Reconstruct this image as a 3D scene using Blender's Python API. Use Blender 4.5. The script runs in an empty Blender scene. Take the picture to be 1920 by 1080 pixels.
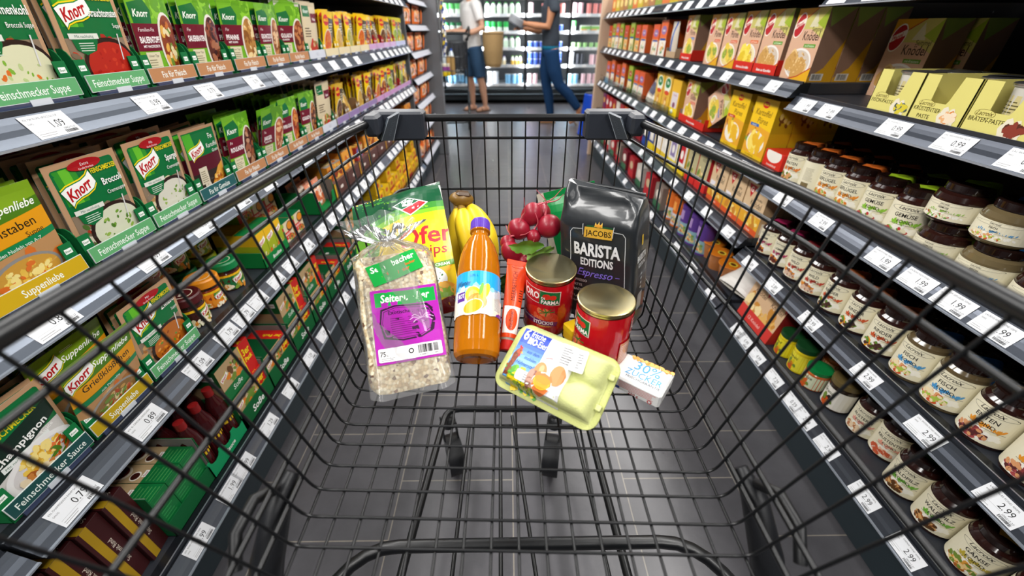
import bpy, math, random
from mathutils import Vector as V, Matrix as Mx
sc = bpy.context.scene
COL = sc.collection
rnd = random.Random(7)
PI = math.pi
# ------------------------------------------------------------------ camera
cd = bpy.data.cameras.new('camera'); cam = bpy.data.objects.new('camera', cd); COL.objects.link(cam)
cd.sensor_width = 36; cd.lens = 14.0; cd.clip_start = .01; cd.clip_end = 60
cam.location = (0, 0, 1.05); cam.rotation_euler = (PI/2-math.atan(486/746.7), 0, -.0112)
cd.dof.use_dof = True; cd.dof.focus_distance = .66; cd.dof.aperture_fstop = 3.4
sc.camera = cam
# ------------------------------------------------------------------ light and exposure
sc.view_settings.view_transform = 'Standard'; sc.view_settings.look = 'None'
sc.view_settings.exposure = -0.02; sc.view_settings.gamma = 1
w = bpy.data.worlds.new('store_air'); sc.world = w; w.use_nodes = True
w.node_tree.nodes['Background'].inputs[0].default_value = (.85, .92, 1, 1)
w.node_tree.nodes['Background'].inputs[1].default_value = .06
def area(name, loc, rot, sx, sy, power, col=(1, .98, .95)):
    l = bpy.data.lights.new(name, 'AREA'); l.shape = 'RECTANGLE'; l.size = sx; l.size_y = sy; l.energy = power; l.color = col
    o = bpy.data.objects.new(name, l); o.location = loc; o.rotation_euler = rot; COL.objects.link(o); return o
for y in (-1.3, .75, 2.8, 4.8):
    for x in (-1.25, 1.25): area('ceiling_lamp_light', (x, y, 2.58), (0, (1 if x > 0 else -1)*math.radians(52), 0), .3, 1.7, 44)
    for x in (-.6, .6): area('ceiling_lamp_light', (x, y, 2.86), (0, 0, 0), .16, 1.7, 5.5)
# ------------------------------------------------------------------ colours, materials
def lin(h):
    if not isinstance(h, str): return tuple(h)+((1,) if len(h) == 3 else ())
    h = h.lstrip('#')
    if len(h) == 3: h = ''.join(c*2 for c in h)
    o = []
    for i in (0, 2, 4):
        c = int(h[i:i+2], 16)/255
        o.append(c/12.92 if c <= .04045 else ((c+.055)/1.055)**2.4)
    return (*o, 1)
MATS = {}
def mat(name, rough=.5, metal=0, coat=0, bump=0, bscale=200, spec=.5, trans=0, ior=1.45, col=None, var=0, vscale=60, emit=0):
    """procedural surface: face colours (or one colour) with an optional noise tint and noise relief"""
    m = bpy.data.materials.new(name); m.use_nodes = True; nt = m.node_tree; n = nt.nodes; b = n['Principled BSDF']
    b.inputs['Roughness'].default_value = rough; b.inputs['Metallic'].default_value = metal
    b.inputs['Coat Weight'].default_value = coat; b.inputs['Coat Roughness'].default_value = .08
    b.inputs['Specular IOR Level'].default_value = spec; b.inputs['Transmission Weight'].default_value = trans; b.inputs['IOR'].default_value = ior
    if col is None:
        a = n.new('ShaderNodeAttribute'); a.attribute_name = 'Col'; src = a.outputs['Color']
    else:
        a = n.new('ShaderNodeRGB'); a.outputs[0].default_value = lin(col); src = a.outputs[0]
    if var or bump:
        tc = n.new('ShaderNodeTexCoord')
    if var:
        nz = n.new('ShaderNodeTexNoise'); nz.inputs['Scale'].default_value = vscale; nz.inputs['Detail'].default_value = 4
        nt.links.new(tc.outputs['Object'], nz.inputs['Vector'])
        mr = n.new('ShaderNodeMapRange'); mr.inputs[3].default_value = 1-var; mr.inputs[4].default_value = 1+var
        nt.links.new(nz.outputs[0], mr.inputs[0])
        mx = n.new('ShaderNodeMix'); mx.data_type = 'RGBA'; mx.blend_type = 'MULTIPLY'; mx.inputs[0].default_value = 1
        nt.links.new(src, mx.inputs[6]); nt.links.new(mr.outputs[0], mx.inputs[7]); src = mx.outputs[2]
    nt.links.new(src, b.inputs['Base Color'])
    if emit:
        nt.links.new(src, b.inputs['Emission Color']); b.inputs['Emission Strength'].default_value = emit
    if bump:
        nb = n.new('ShaderNodeTexNoise'); nb.inputs['Scale'].default_value = bscale; nb.inputs['Detail'].default_value = 3
        nt.links.new(tc.outputs['Object'], nb.inputs['Vector'])
        bp = n.new('ShaderNodeBump'); bp.inputs['Strength'].default_value = bump; bp.inputs['Distance'].default_value = .002
        nt.links.new(nb.outputs[0], bp.inputs['Height']); nt.links.new(bp.outputs[0], b.inputs['Normal'])
    MATS[name] = m; return m
mat('print', .42, spec=.4)                        # printed card and paper
mat('foil', .27, coat=.12, spec=.4, bump=.12, bscale=38)     # printed plastic film
mat('paper', .75, spec=.25)
mat('plastic', .38, bump=.04, bscale=300)
mat('gloss', .12, coat=.3)
mat('black_lacquer', .36, coat=.08, spec=.45, col='#0f1012', bump=.05, bscale=400)
mat('corner_plastic', .42, bump=.12, bscale=900)
mat('metal', .28, metal=1)
mat('rail', .24, metal=.5, spec=.6, bump=.03, bscale=60)
mat('shelf_steel', .45, spec=.5, bump=.03, bscale=500)
mat('skin', .55, var=.06, vscale=30)
mat('cloth', .9, spec=.15, bump=.25, bscale=260, var=.08, vscale=40)
mat('fruit', .38, coat=.08, var=.14, vscale=26, bump=.1, bscale=80)
mat('leaf', .45, var=.2, vscale=60, bump=.3, bscale=90)
mat('wicker', .8, bump=.9, bscale=120, var=.25, vscale=150)
mat('glass', .03, trans=1, spec=.5)
mat('juice', .08, trans=.35, ior=1.36)
mat('lamp', .5, emit=6)
mat('cooler_lamp', .5, emit=9)
# ------------------------------------------------------------------ mesh builder
class MB:
    def __init__(s): s.v = []; s.f = []; s.c = []; s.m = []; s.s = []; s.T = Mx()
    def add(s, vs, fs, col, mt='print', smooth=False):
        k = len(s.v); T = s.T
        s.v += [tuple(T @ V(p)) for p in vs]
        c = lin(col)
        for f in fs:
            s.f.append([i+k for i in f]); s.c.append(c); s.m.append(mt); s.s.append(smooth)
        return s
    def poly(s, pts, col, mt='print'): return s.add(pts, [list(range(len(pts)))], col, mt)
    def box(s, a, b, col, mt='print', bev=0):
        x0, y0, z0 = a; x1, y1, z1 = b
        if not bev:
            vs = [(x, y, z) for x in (x0, x1) for y in (y0, y1) for z in (z0, z1)]
            return s.add(vs, [(0, 1, 3, 2), (4, 6, 7, 5), (0, 4, 5, 1), (2, 3, 7, 6), (0, 2, 6, 4), (1, 5, 7, 3)], col, mt)
        e = bev; vs = []; ix = {}
        for sx in (0, 1):
            for sy in (0, 1):
                for sz in (0, 1):
                    X = (x0, x1)[sx]; Y = (y0, y1)[sy]; Z = (z0, z1)[sz]
                    dx = (e, -e)[sx]; dy = (e, -e)[sy]; dz = (e, -e)[sz]
                    for q, p in (('x', (X, Y+dy, Z+dz)), ('y', (X+dx, Y, Z+dz)), ('z', (X+dx, Y+dy, Z))):
                        ix[q, sx, sy, sz] = len(vs); vs.append(p)
        F = []
        cyc = [(0, 0), (0, 1), (1, 1), (1, 0)]
        for sx in (0, 1): F.append([ix['x', sx, a, b] for a, b in cyc])
        for sy in (0, 1): F.append([ix['y', a, sy, b] for a, b in cyc][::-1])
        for sz in (0, 1): F.append([ix['z', a, b, sz] for a, b in cyc])
        for a in (0, 1):
            for b in (0, 1):
                F.append([ix['x', a, b, 0], ix['x', a, b, 1], ix['y', a, b, 1], ix['y', a, b, 0]])
                F.append([ix['x', a, 0, b], ix['x', a, 1, b], ix['z', a, 1, b], ix['z', a, 0, b]])
                F.append([ix['y', 0, a, b], ix['y', 1, a, b], ix['z', 1, a, b], ix['z', 0, a, b]])
        for a in (0, 1):
            for b in (0, 1):
                for c in (0, 1): F.append([ix['x', a, b, c], ix['y', a, b, c], ix['z', a, b, c]])
        return s.add(vs, F, col, mt)
    def tube(s, pts, r, col='#131417', mt='black_lacquer', n=8, closed=False, ry=None):
        P = [V(p) for p in pts]; N = len(P); vs = []; fs = []
        R = r if isinstance(r, (list, tuple)) else [r]*N
        T = []
        for i in range(N):
            a = P[i-1] if (i or closed) else P[i]; b = P[(i+1) % N] if (i < N-1 or closed) else P[i]
            T.append((b-a).normalized())
        up = V((0, 0, 1)) if abs(T[0].z) < .9 else V((1, 0, 0))
        u = (up-T[0]*up.dot(T[0])).normalized()
        for i in range(N):
            u = (u-T[i]*u.dot(T[i])).normalized(); w_ = T[i].cross(u)
            for k in range(n):
                a = 2*PI*k/n; vs.append(P[i]+u*(math.cos(a)*R[i])+w_*(math.sin(a)*R[i]*(ry or 1)))
        for i in range(N if closed else N-1):
            j = (i+1) % N
            for k in range(n): fs.append((i*n+k, i*n+(k+1) % n, j*n+(k+1) % n, j*n+k))
        s.add(vs, fs, col, mt, True)
        if not closed: s.add(vs[:n], [list(range(n))[::-1]], col, mt); s.add(vs[-n:], [list(range(n))], col, mt)
        return s
    def lathe(s, prof, col, mt='gloss', n=28, cols=None, mts=None, a0=0, a1=2*PI, ell=1):
        full = abs(a1-a0-2*PI) < 1e-6; m = n if full else n+1
        vs = [(r*math.cos(a0+(a1-a0)*k/n), ell*r*math.sin(a0+(a1-a0)*k/n), z) for r, z in prof for k in range(m)]
        for i in range(len(prof)-1):
            fs = []
            for k in range(n):
                j = (k+1) % m; fs.append((i*m+k, i*m+j, (i+1)*m+j, (i+1)*m+k))
            s.add(vs[i*m:(i+2)*m], [[q-i*m for q in f] for f in fs], cols[i] if cols else col, mts[i] if mts else mt, True)
        if full:
            for e in (0, len(prof)-1):
                if prof[e][0] > 1e-5:
                    r_ = list(range(m)); s.add(vs[e*m:(e+1)*m], [r_[::-1] if e == 0 else r_], (cols[0 if e == 0 else -1] if cols else col), mts[0 if e == 0 else -1] if mts else mt)
        return s
    def grid(s, fn, nu, nv, col, mt='foil', smooth=True, wrapu=False):
        m = nu if wrapu else nu+1
        vs = [fn(i/nu, j/nv) for j in range(nv+1) for i in range(m)]
        fs = [(j*m+i, j*m+(i+1) % m, (j+1)*m+(i+1) % m, (j+1)*m+i) for j in range(nv) for i in range(nu)]
        return s.add(vs, fs, col, mt, smooth)
    def sph(s, c, r, col, mt='fruit', nu=14, nv=9, fn=None):
        def f(u, v):
            a = u*2*PI; b = (v-.5)*PI
            p = V((math.cos(a)*math.cos(b)*r[0], math.sin(a)*math.cos(b)*r[1], math.sin(b)*r[2]))
            return (fn(p) if fn else p)+V(c)
        return s.grid(f, nu, nv, col, mt, True, True)
    def mesh(s, name):
        me = bpy.data.meshes.new(name); me.from_pydata(s.v, [], s.f)
        names = sorted(set(s.m)); ix = {q: i for i, q in enumerate(names)}
        for q in names: me.materials.append(MATS[q])
        me.polygons.foreach_set('material_index', [ix[q] for q in s.m])
        me.polygons.foreach_set('use_smooth', s.s)
        at = me.color_attributes.new('Col', 'FLOAT_COLOR', 'CORNER'); d = []
        for f, c in zip(s.f, s.c): d += c*len(f)
        at.data.foreach_set('color', d); me.validate(); me.update(); return me
    def build(s, name, parent=None, loc=None, rot=None):
        return link(s.mesh(name), name, parent, loc, rot)
def link(me, name, parent=None, loc=None, rot=None):
    o = bpy.data.objects.new(name, me); COL.objects.link(o)
    if parent: o.parent = parent
    if loc: o.location = loc
    if rot: o.rotation_euler = rot
    return o
def tag(o, label, cat, group=None, kind=None):
    o['label'] = label; o['category'] = cat
    if group: o['group'] = group
    if kind: o['kind'] = kind
    return o
def thing(name, label, cat, loc=(0, 0, 0), rot=(0, 0, 0), group=None):
    o = bpy.data.objects.new(name, None); COL.objects.link(o); o.location = loc; o.rotation_euler = rot; o.empty_display_size = .02
    return tag(o, label, cat, group)
def struct(name, mb): o = mb.build(name); o['kind'] = 'structure'; return o
def dup(o, loc, rot=None, label=None, group=None):
    kids = list(o.children)
    c = o.copy(); COL.objects.link(c); c.location = loc
    if rot: c.rotation_euler = rot
    if label: c['label'] = label
    if group: c['group'] = group
    for k in kids:
        d = k.copy(); COL.objects.link(d); d.parent = c
        for g in k.children: e = g.copy(); COL.objects.link(e); e.parent = d
    return c
# ------------------------------------------------------------------ printed artwork
GC = {}
def glyphs(t, bold=0., shear=0.):
    k = (t, bold, shear)
    if k not in GC:
        cu = bpy.data.curves.new('t', 'FONT'); cu.body = t; cu.size = 1; cu.resolution_u = 2; cu.offset = bold; cu.shear = shear
        o = bpy.data.objects.new('t', cu); COL.objects.link(o)
        me = bpy.data.meshes.new_from_object(o.evaluated_get(bpy.context.evaluated_depsgraph_get()))
        vs = [(v.co.x, v.co.y) for v in me.vertices]; fs = [list(p.vertices) for p in me.polygons]
        bpy.data.objects.remove(o); bpy.data.curves.remove(cu); bpy.data.meshes.remove(me)
        xs = [p[0] for p in vs] or [0, 1]; x0 = min(xs); wd = max(max(xs)-x0, 1e-3)
        GC[k] = ([(x-x0, y) for x, y in vs], fs, wd)
    return GC[k]
class Pr:
    """a flat drawing: coloured outlines in reading order, later ones on top"""
    def __init__(s): s.i = []; s.l = 0
    def raw(s, vs, fs, col): s.l += 1; s.i.append((vs, fs, lin(col), s.l)); return s
    def R(s, x0, y0, x1, y1, col): return s.raw([(x0, y0), (x1, y0), (x1, y1), (x0, y1)], [(0, 1, 2, 3)], col)
    def P(s, pts, col): return s.raw(list(pts), tri(pts), col)
    def RR(s, x0, y0, x1, y1, r, col):
        p = []
        for cx, cy, a in ((x1-r, y1-r, 0), (x0+r, y1-r, 90), (x0+r, y0+r, 180), (x1-r, y0+r, 270)):
            for k in range(5): t = math.radians(a+k*22.5); p.append((cx+r*math.cos(t), cy+r*math.sin(t)))
        return s.raw(p, [list(range(20))], col)
    def E(s, cx, cy, rx, ry, col, rot=0, n=20, a0=0, a1=2*PI):
        c, d = math.cos(rot), math.sin(rot); p = []
        full = a1-a0 > 6.28
        for k in range(n if full else n+1):
            a = a0+(a1-a0)*k/n; x, y = rx*math.cos(a), ry*math.sin(a); p.append((cx+x*c-y*d, cy+x*d+y*c))
        return s.raw(p, [list(range(len(p)))], col)
    def L(s, pts, wd, col):
        vs = []; fs = []
        for (a, b), (c, d) in zip(pts, pts[1:]):
            dx, dy = c-a, d-b; l = math.hypot(dx, dy) or 1; nx, ny = -dy/l*wd/2, dx/l*wd/2; k = len(vs)
            vs += [(a+nx, b+ny), (a-nx, b-ny), (c-nx, d-ny), (c+nx, d+ny)]; fs.append((k, k+1, k+2, k+3))
        return s.raw(vs, fs, col)
    def T(s, t, x, y, size, col, al='c', bold=.0, shear=0, fit=None, rot=0, sx=1):
        if not t.strip(): return s
        vs, fs, wd = glyphs(t, bold, shear); k = size*sx
        if fit: k = min(k, fit/wd) if fit > 0 else -fit/wd
        off = {'l': 0, 'c': -wd/2, 'r': -wd}[al]; c, d = math.cos(rot), math.sin(rot)
        out = []
        for a, b in vs:
            X, Y = (a+off)*k, b*size; out.append((x+X*c-Y*d, y+X*d+Y*c))
        return s.raw(out, fs, col)
    def lines(s, x0, y0, x1, y1, n, col, fill=.5, ragged=0):
        vs = []; fs = []; h = (y1-y0)/n
        for i in range(n):
            y = y0+i*h; k = len(vs); e = x1-rnd.random()*ragged*(x1-x0)
            vs += [(x0, y), (e, y), (e, y+h*fill), (x0, y+h*fill)]; fs.append((k, k+1, k+2, k+3))
        return s.raw(vs, fs, col)
    def bars(s, x0, y0, x1, y1, n, col='#222'):
        vs = []; fs = []; r = random.Random(n); w_ = (x1-x0)/n
        for i in range(n):
            a = x0+i*w_; k = len(vs); b = a+w_*(.3+.5*r.random()); vs += [(a, y0), (b, y0), (b, y1), (a, y1)]; fs.append((k, k+1, k+2, k+3))
        return s.raw(vs, fs, col)
    def food(s, cx, cy, rx, ry, cols, n, size, seed=1, el=.6):
        r = random.Random(seed)
        for c in cols:
            cc = lin(c)
            for i in range(max(1, n//len(cols))):
                a = r.random()*2*PI; q = math.sqrt(r.random()); x, y = cx+rx*q*math.cos(a), cy+ry*q*math.sin(a)
                t = r.random()*PI; sz = size*(.5+r.random()); vs = []
                for j in range(7):
                    b = j*2*PI/7; ex, ey = sz*math.cos(b), sz*el*math.sin(b); vs.append((x+ex*math.cos(t)-ey*math.sin(t), y+ex*math.sin(t)+ey*math.cos(t)))
                s.l += .12; s.i.append((vs, [list(range(7))], cc, s.l))
        return s
    def clip(s, w_, h, x0=0, y0=0):
        out = []
        for vs, fs, c, l in s.i:
            if min(p[0] for p in vs) >= x0-1e-9 and max(p[0] for p in vs) <= w_+1e-9 and min(p[1] for p in vs) >= y0-1e-9 and max(p[1] for p in vs) <= h+1e-9: out.append((vs, fs, c, l)); continue
            nv = []; nf = []
            for f in fs:
                p = [vs[i] for i in f]
                for ax, lim, sg in ((0, x0, 1), (0, w_, -1), (1, y0, 1), (1, h, -1)): p = half(p, ax, lim, sg)
                if len(p) > 2: nf.append(list(range(len(nv), len(nv)+len(p)))); nv += p
            if nf: out.append((nv, nf, c, l))
        s.i = out; return s
    def on(s, mb, fn, du=0, dv=0, mt='print', eps=3e-5):
        for vs, fs, c, l in s.i:
            polys = [[vs[i] for i in f] for f in fs]
            for ax, d in ((0, du), (1, dv)):
                if d:
                    q = []
                    for p in polys:
                        lo = min(a[ax] for a in p); hi = max(a[ax] for a in p); k0 = math.floor(lo/d+1e-6); k1 = math.ceil(hi/d-1e-6)
                        if k1-k0 <= 1: q.append(p); continue
                        for k in range(k0, k1):
                            g = half(half(p, ax, k*d, 1), ax, (k+1)*d, -1)
                            if len(g) > 2: q.append(g)
                    polys = q
            nv = []; nf = []
            for p in polys:
                nf.append(list(range(len(nv), len(nv)+len(p)))); nv += [fn(a, b, l*eps) for a, b in p]
            mb.add(nv, nf, c, mt, bool(du or dv))
        return mb
def half(p, ax, lim, sg):
    o = []; n = len(p)
    for i in range(n):
        a, b = p[i], p[(i+1) % n]; da = (a[ax]-lim)*sg; db = (b[ax]-lim)*sg
        if da >= 0: o.append(a)
        if (da > 0 and db < 0) or (da < 0 and db > 0):
            t = da/(da-db); o.append((a[0]+(b[0]-a[0])*t, a[1]+(b[1]-a[1])*t))
    return o
def tri(pts):
    from mathutils.geometry import tessellate_polygon
    return [list(t) for t in tessellate_polygon([[V((p[0], p[1], 0)) for p in pts]])]
def plane(ox=0, y=0, oz=0): return lambda u, v, l: (ox+u, y-.0002-l, oz+v)      # artwork on a face that looks along -y
def cyl(r, w_, z0, n0=0, cone=0): return lambda u, v, l: ((r+cone*v+.0002+l)*math.sin((u-w_/2)/r+n0), -(r+cone*v+.0002+l)*math.cos((u-w_/2)/r+n0), z0+v)
# ------------------------------------------------------------------ room shell
m = bpy.data.materials.new('floor_tile'); m.use_nodes = True; nt = m.node_tree; n = nt.nodes; b = n['Principled BSDF']
g = n.new('ShaderNodeNewGeometry'); sx = n.new('ShaderNodeSeparateXYZ'); nt.links.new(g.outputs['Position'], sx.inputs[0])
ax = n.new('ShaderNodeMath'); ax.operation = 'SUBTRACT'; ax.inputs[1].default_value = .6365; nt.links.new(sx.outputs[1], ax.inputs[0])
ay = n.new('ShaderNodeMath'); ay.operation = 'SUBTRACT'; ay.inputs[1].default_value = .009; nt.links.new(sx.outputs[0], ay.inputs[0])
cx = n.new('ShaderNodeCombineXYZ'); nt.links.new(ax.outputs[0], cx.inputs[0]); nt.links.new(ay.outputs[0], cx.inputs[1])
br = n.new('ShaderNodeTexBrick'); nt.links.new(cx.outputs[0], br.inputs['Vector'])
br.inputs['Scale'].default_value = 1; br.inputs['Brick Width'].default_value = .307; br.inputs['Row Height'].default_value = .307
br.inputs['Mortar Size'].default_value = .0016; br.inputs['Mortar Smooth'].default_value = .1
br.inputs['Color1'].default_value = lin('#4b4a4e'); br.inputs['Color2'].default_value = lin('#535256'); br.inputs['Mortar'].default_value = lin('#857f76')
nz = n.new('ShaderNodeTexNoise'); nz.inputs['Scale'].default_value = 5; nz.inputs['Detail'].default_value = 8; nz.inputs['Roughness'].default_value = .7
nt.links.new(g.outputs['Position'], nz.inputs['Vector'])
fl = n.new('ShaderNodeTexNoise'); fl.inputs['Scale'].default_value = 420; fl.inputs['Detail'].default_value = 1; nt.links.new(g.outputs['Position'], fl.inputs['Vector'])
mr = n.new('ShaderNodeMapRange'); mr.inputs[1].default_value = .35; mr.inputs[2].default_value = .75; mr.inputs[3].default_value = .8; mr.inputs[4].default_value = 1.25; nt.links.new(nz.outputs[0], mr.inputs[0])
m2 = n.new('ShaderNodeMapRange'); m2.inputs[1].default_value = .68; m2.inputs[2].default_value = .8; m2.inputs[3].default_value = 0; m2.inputs[4].default_value = .22; nt.links.new(fl.outputs[0], m2.inputs[0])
ad = n.new('ShaderNodeMath'); nt.links.new(mr.outputs[0], ad.inputs[0]); nt.links.new(m2.outputs[0], ad.inputs[1])
mx = n.new('ShaderNodeMix'); mx.data_type = 'RGBA'; mx.blend_type = 'MULTIPLY'; mx.inputs[0].default_value = 1
nt.links.new(br.outputs[0], mx.inputs[6]); nt.links.new(ad.outputs[0], mx.inputs[7]); nt.links.new(mx.outputs[2], b.inputs['Base Color'])
rr = n.new('ShaderNodeMapRange'); rr.inputs[3].default_value = .2; rr.inputs[4].default_value = .42; nt.links.new(nz.outputs[0], rr.inputs[0]); nt.links.new(rr.outputs[0], b.inputs['Roughness'])
bp = n.new('ShaderNodeBump'); bp.inputs['Strength'].default_value = .35; bp.inputs['Distance'].default_value = .004
n3 = n.new('ShaderNodeTexNoise'); n3.inputs['Scale'].default_value = 13; n3.inputs['Detail'].default_value = 6; nt.links.new(g.outputs['Position'], n3.inputs['Vector'])
sb = n.new('ShaderNodeMath'); sb.operation = 'SUBTRACT'; nt.links.new(n3.outputs[0], sb.inputs[0]); nt.links.new(br.outputs[1], sb.inputs[1])
nt.links.new(sb.outputs[0], bp.inputs['Height']); nt.links.new(bp.outputs[0], b.inputs['Normal']); MATS['floor_tile'] = m
f = MB(); f.box((-3.2, -2.6, -.05), (3.2, 8.6, 0), '#444', 'floor_tile'); struct('floor', f)
f = MB(); f.box((-3.2, -2.6, 3.1), (3.2, 8.6, 3.15), '#55585c', 'paper'); struct('ceiling', f)
f = MB(); f.box((-3.25, -2.6, 0), (-3.2, 8.6, 3.1), '#8a8a88', 'paper'); struct('wall_left', f)
f = MB(); f.box((3.2, -2.6, 0), (3.25, 8.6, 3.1), '#8a8a88', 'paper'); struct('wall_right', f)
f = MB(); f.box((-3.2, 8.6, 0), (3.2, 8.65, 3.1), '#6a6c6e', 'paper'); struct('wall_back', f)
for y in (-1.3, .75, 2.8, 4.8):
    for x, z, a in ((-1.25, 2.6, -52), (-.6, 2.88, 0), (.6, 2.88, 0), (1.25, 2.6, 52)):
        r = thing('ceiling_lamp', ['long linear lamp hung flat above the aisle', 'long linear lamp hung tilted over a shelf row'][a != 0], 'lamp', (x, y, z), (0, math.radians(a), 0), group=['flat lamps above the aisle', 'tilted lamps above the shelf rows'][a != 0])
        q = MB(); q.box((-.16, -.86, .0), (.16, .86, .05), '#d8dade', 'plastic', .006); q.build('housing', r)
        for s in (-1, 1):
            q = MB(); q.tube([(0, s*.6, .05), (-(3.1-z)*math.sin(math.radians(a)), s*.6, (3.1-z)*math.cos(math.radians(a)))], .003, '#999', 'metal', 6); q.build('hanger', r)
# ------------------------------------------------------------------ shelving
TAGC = 0
def tagart(price, name, big=True):
    p = Pr(); W, Hh = .066, .034
    p.R(0, 0, W, Hh, '#e6e8ec')
    if big:
        p.T(name, .004, .0275, .0042, '#3a3a3a', 'l', fit=.05); p.T(name.split()[-1][:3]+'G', .004, .021, .0036, '#555', 'l')
        p.T(price, .053, .0125, .0155, '#2c2c2c', 'r', sx=.86)
        p.R(.004, .0102, .04, .0105, '#999'); p.lines(.004, .003, .032, .009, 2, '#a5a5a5', .3, .5)
        p.T('100G=2.27', .062, .0075, .0042, '#555', 'r', fit=.024); p.bars(.042, .002, .062, .0065, 22, '#444')
    else:
        p.R(.004, .026, .044, .0275, '#aaa'); p.T(price, .054, .0125, .0155, '#444', 'r', sx=.86); p.bars(.042, .003, .061, .009, 9, '#888'); p.R(.004, .008, .03, .0086, '#bbb')
    return p
def shelf(side, y0, y1, zb, tags=(), lab='', depth=.48, base=False, glassy=False, col='#454a54'):
    """one shelf with its price rail: zb = lower edge of the rail; side -1 left, +1 right"""
    xo = -.66 if side < 0 else .81                              # rail's lower edge
    X = lambda d: xo+side*d
    zs = zb+.036
    if side < 0 and col == '#454a54': col = '#666d78'  # left rails get a lighter colour, standing in for lamp reflections
    r = thing('shelf', lab, 'shelf', (X(.25), (y0+y1)/2, zb), group=('left' if side < 0 else 'right')+' gondola shelves')
    ox, oy, oz = r.location
    q = MB(); q.T = Mx.Translation((-ox, -oy, -oz))
    q.box((min(X(.045), X(.045+depth)), y0+.002, zs-.03), (max(X(.045), X(.045+depth)), y1-.002, zs), '#2e3138', 'shelf_steel', .002)
    q.build('board', r)
    q = MB(); q.T = Mx.Translation((-ox, -oy, -oz))
    pf = [(.05, zs+.001), (.03, zs+.001), (.03, zs+.004), (.027, zs+.004), (.0265, zs-.003), (.021, zs-.003), (.0168, zs-.0105), (.0122, zs-.0175), (.0066, zs-.0245), (.0005, zb+.001), (-.004, zb+.001), (-.004, zb-.002), (.012, zb-.002), (.03, zs-.03), (.05, zs-.03)]
    k = len(pf); vs = [(X(a), y, z) for y in (y0+.001, y1-.001) for a, z in pf]
    cols = ['#25282e', '#3b3f47', '#9aa0aa', '#3b3f47', '#1d2026', col, col, col, col, '#aab2bd', '#aab2bd', '#3b3f47', '#25282e', '#25282e']
    for i in range(k-1): q.add([vs[i], vs[i+1], vs[k+i+1], vs[k+i]], [(0, 1, 2, 3)], cols[i], 'plastic' if col == '#c9ccd6' else 'rail')
    for e in (0, k): q.poly([vs[e+i] for i in range(k)], '#2a2d33', 'rail')
    q.build('price_rail', r)
    up = V((-side*.0205, 0, -(zs-.003-zb-.001))); L = up.length; up = -up/L; nr = V((-side*abs(up.z), 0, abs(up.x)))
    for yc, price, nm in tags:
        p = tagart(price, nm, nm != ''); q = MB(); w_ = .066
        def fn(u, v, l): a = V((X(.0005), yc-side*(u-w_/2), zb+.001))+up*(v+.0015)+nr*(.0008+l); return a-V((ox, oy, oz))
        p.on(q, fn, mt='paper'); q.build('price_tag', r)
    return r
def gondola(side, y0, y1, lab, kick=True, col='#20242a'):
    xo = -.66 if side < 0 else .81; X = lambda d: xo+side*d
    r = thing('gondola_frame', lab, 'shelving', (X(.3), (y0+y1)/2, 0)); ox, oy, oz = r.location
    def B(nm, a, b, c, mt='shelf_steel', bev=0):
        q = MB(); q.T = Mx.Translation((-ox, -oy, -oz)); q.box((min(a[0], b[0]), a[1], a[2]), (max(a[0], b[0]), b[1], b[2]), c, mt, bev); return q.build(nm, r)
    B('back_panel', (X(.53), y0, 0), (X(.55), y1, 1.62), '#1a1c20')
    if kick:
        B('kick_plate', (X(.012), y0, .012), (X(.035), y1, .112), '#1f2a30', 'shelf_steel', .003)
    return r
gondola(-1, .27-1, 3.28, 'dark steel shelving wall behind the green soup sachets, left of the aisle')
gondola(-1, 3.3, 4.06, 'dark shelving bay behind the orange bags at the left gondola end', col='#55585d')
gondola(1, 0-1, 4.02, 'dark steel shelving wall behind the broth jars, right of the aisle')
# end panels
q = MB(); q.box((-1.19, 3.262, 0), (-.695, 3.288, 1.6), '#5a5d61', 'shelf_steel', .003); tag(q.build('partition_panel'), 'grey partition panel between yellow sachets and orange bags', 'panel')
q = MB(); q.box((-1.23, 4.06, 0), (-.585, 4.12, 1.62), '#6a6d71', 'shelf_steel', .006); tag(q.build('end_panel'), 'grey end panel closing the left gondola beside the orange bags', 'panel')
q = MB(); q.box((.795, 4.03, 0), (1.36, 4.075, 1.62), '#c9ae95', 'plastic', .004); tag(q.build('end_panel'), 'beige end panel closing the right gondola near the blue stool', 'panel')
T1 = [(.629, '1.09', 'KN. FSM BLUME. BROCCOLI SUP'), (.828, '0.99', 'KN. FSM STRAUCHTOM SUP'), (1.0, '0.79', 'KN. FAM. FIX BAUERNTOPF'), (1.19, '0.79', 'KN. FIX SAUERBRATEN')]
def auto(y0, y1, st, pr): return [(y0+i*st, pr[i % len(pr)], '') for i in range(int((y1-y0)/st)+1)]
L1a = [t for t in T1 if t[0] < 1.25]
shelf(-1, .27, 1.27, .915, L1a, 'upper left shelf of the near bay, holding tomato and braised-beef sachets')
shelf(-1, 1.27, 2.27, .915, auto(1.34, 2.2, .145, ['0.79', '0.79', '0.49']), 'upper left shelf of the middle bay, with yellow sachets beyond the green ones')
shelf(-1, 2.27, 3.26, .915, auto(2.33, 3.22, .12, ['0.59']), 'upper left shelf of the far bay, holding yellow sachets beside the grey partition')
shelf(-1, .27, 1.27, .672, [(.47, '0.89', 'KN. SL BUCHSTABEN SUPPE'), (.665, '1.09', 'KN. FSM BROCCOLI SUPPE'), (.812, '1.09', 'KN. FSM SPARGEL SUPPE'), (.96, '0.79', 'KN. FIX KARTOFFELGRATIN'), (1.1, '0.79', 'KN. FIX ROULADEN')], 'second left shelf of the near bay, holding broccoli and asparagus sachets')
shelf(-1, 1.27, 2.27, .672, auto(1.345, 2.2, .145, ['0.79']), 'second left shelf of the middle bay, holding goulash sachets')
shelf(-1, 2.27, 3.26, .672, auto(2.33, 3.22, .1, ['0.59']), 'second left shelf of the far bay, with pink signs under yellow sachets')
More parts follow.
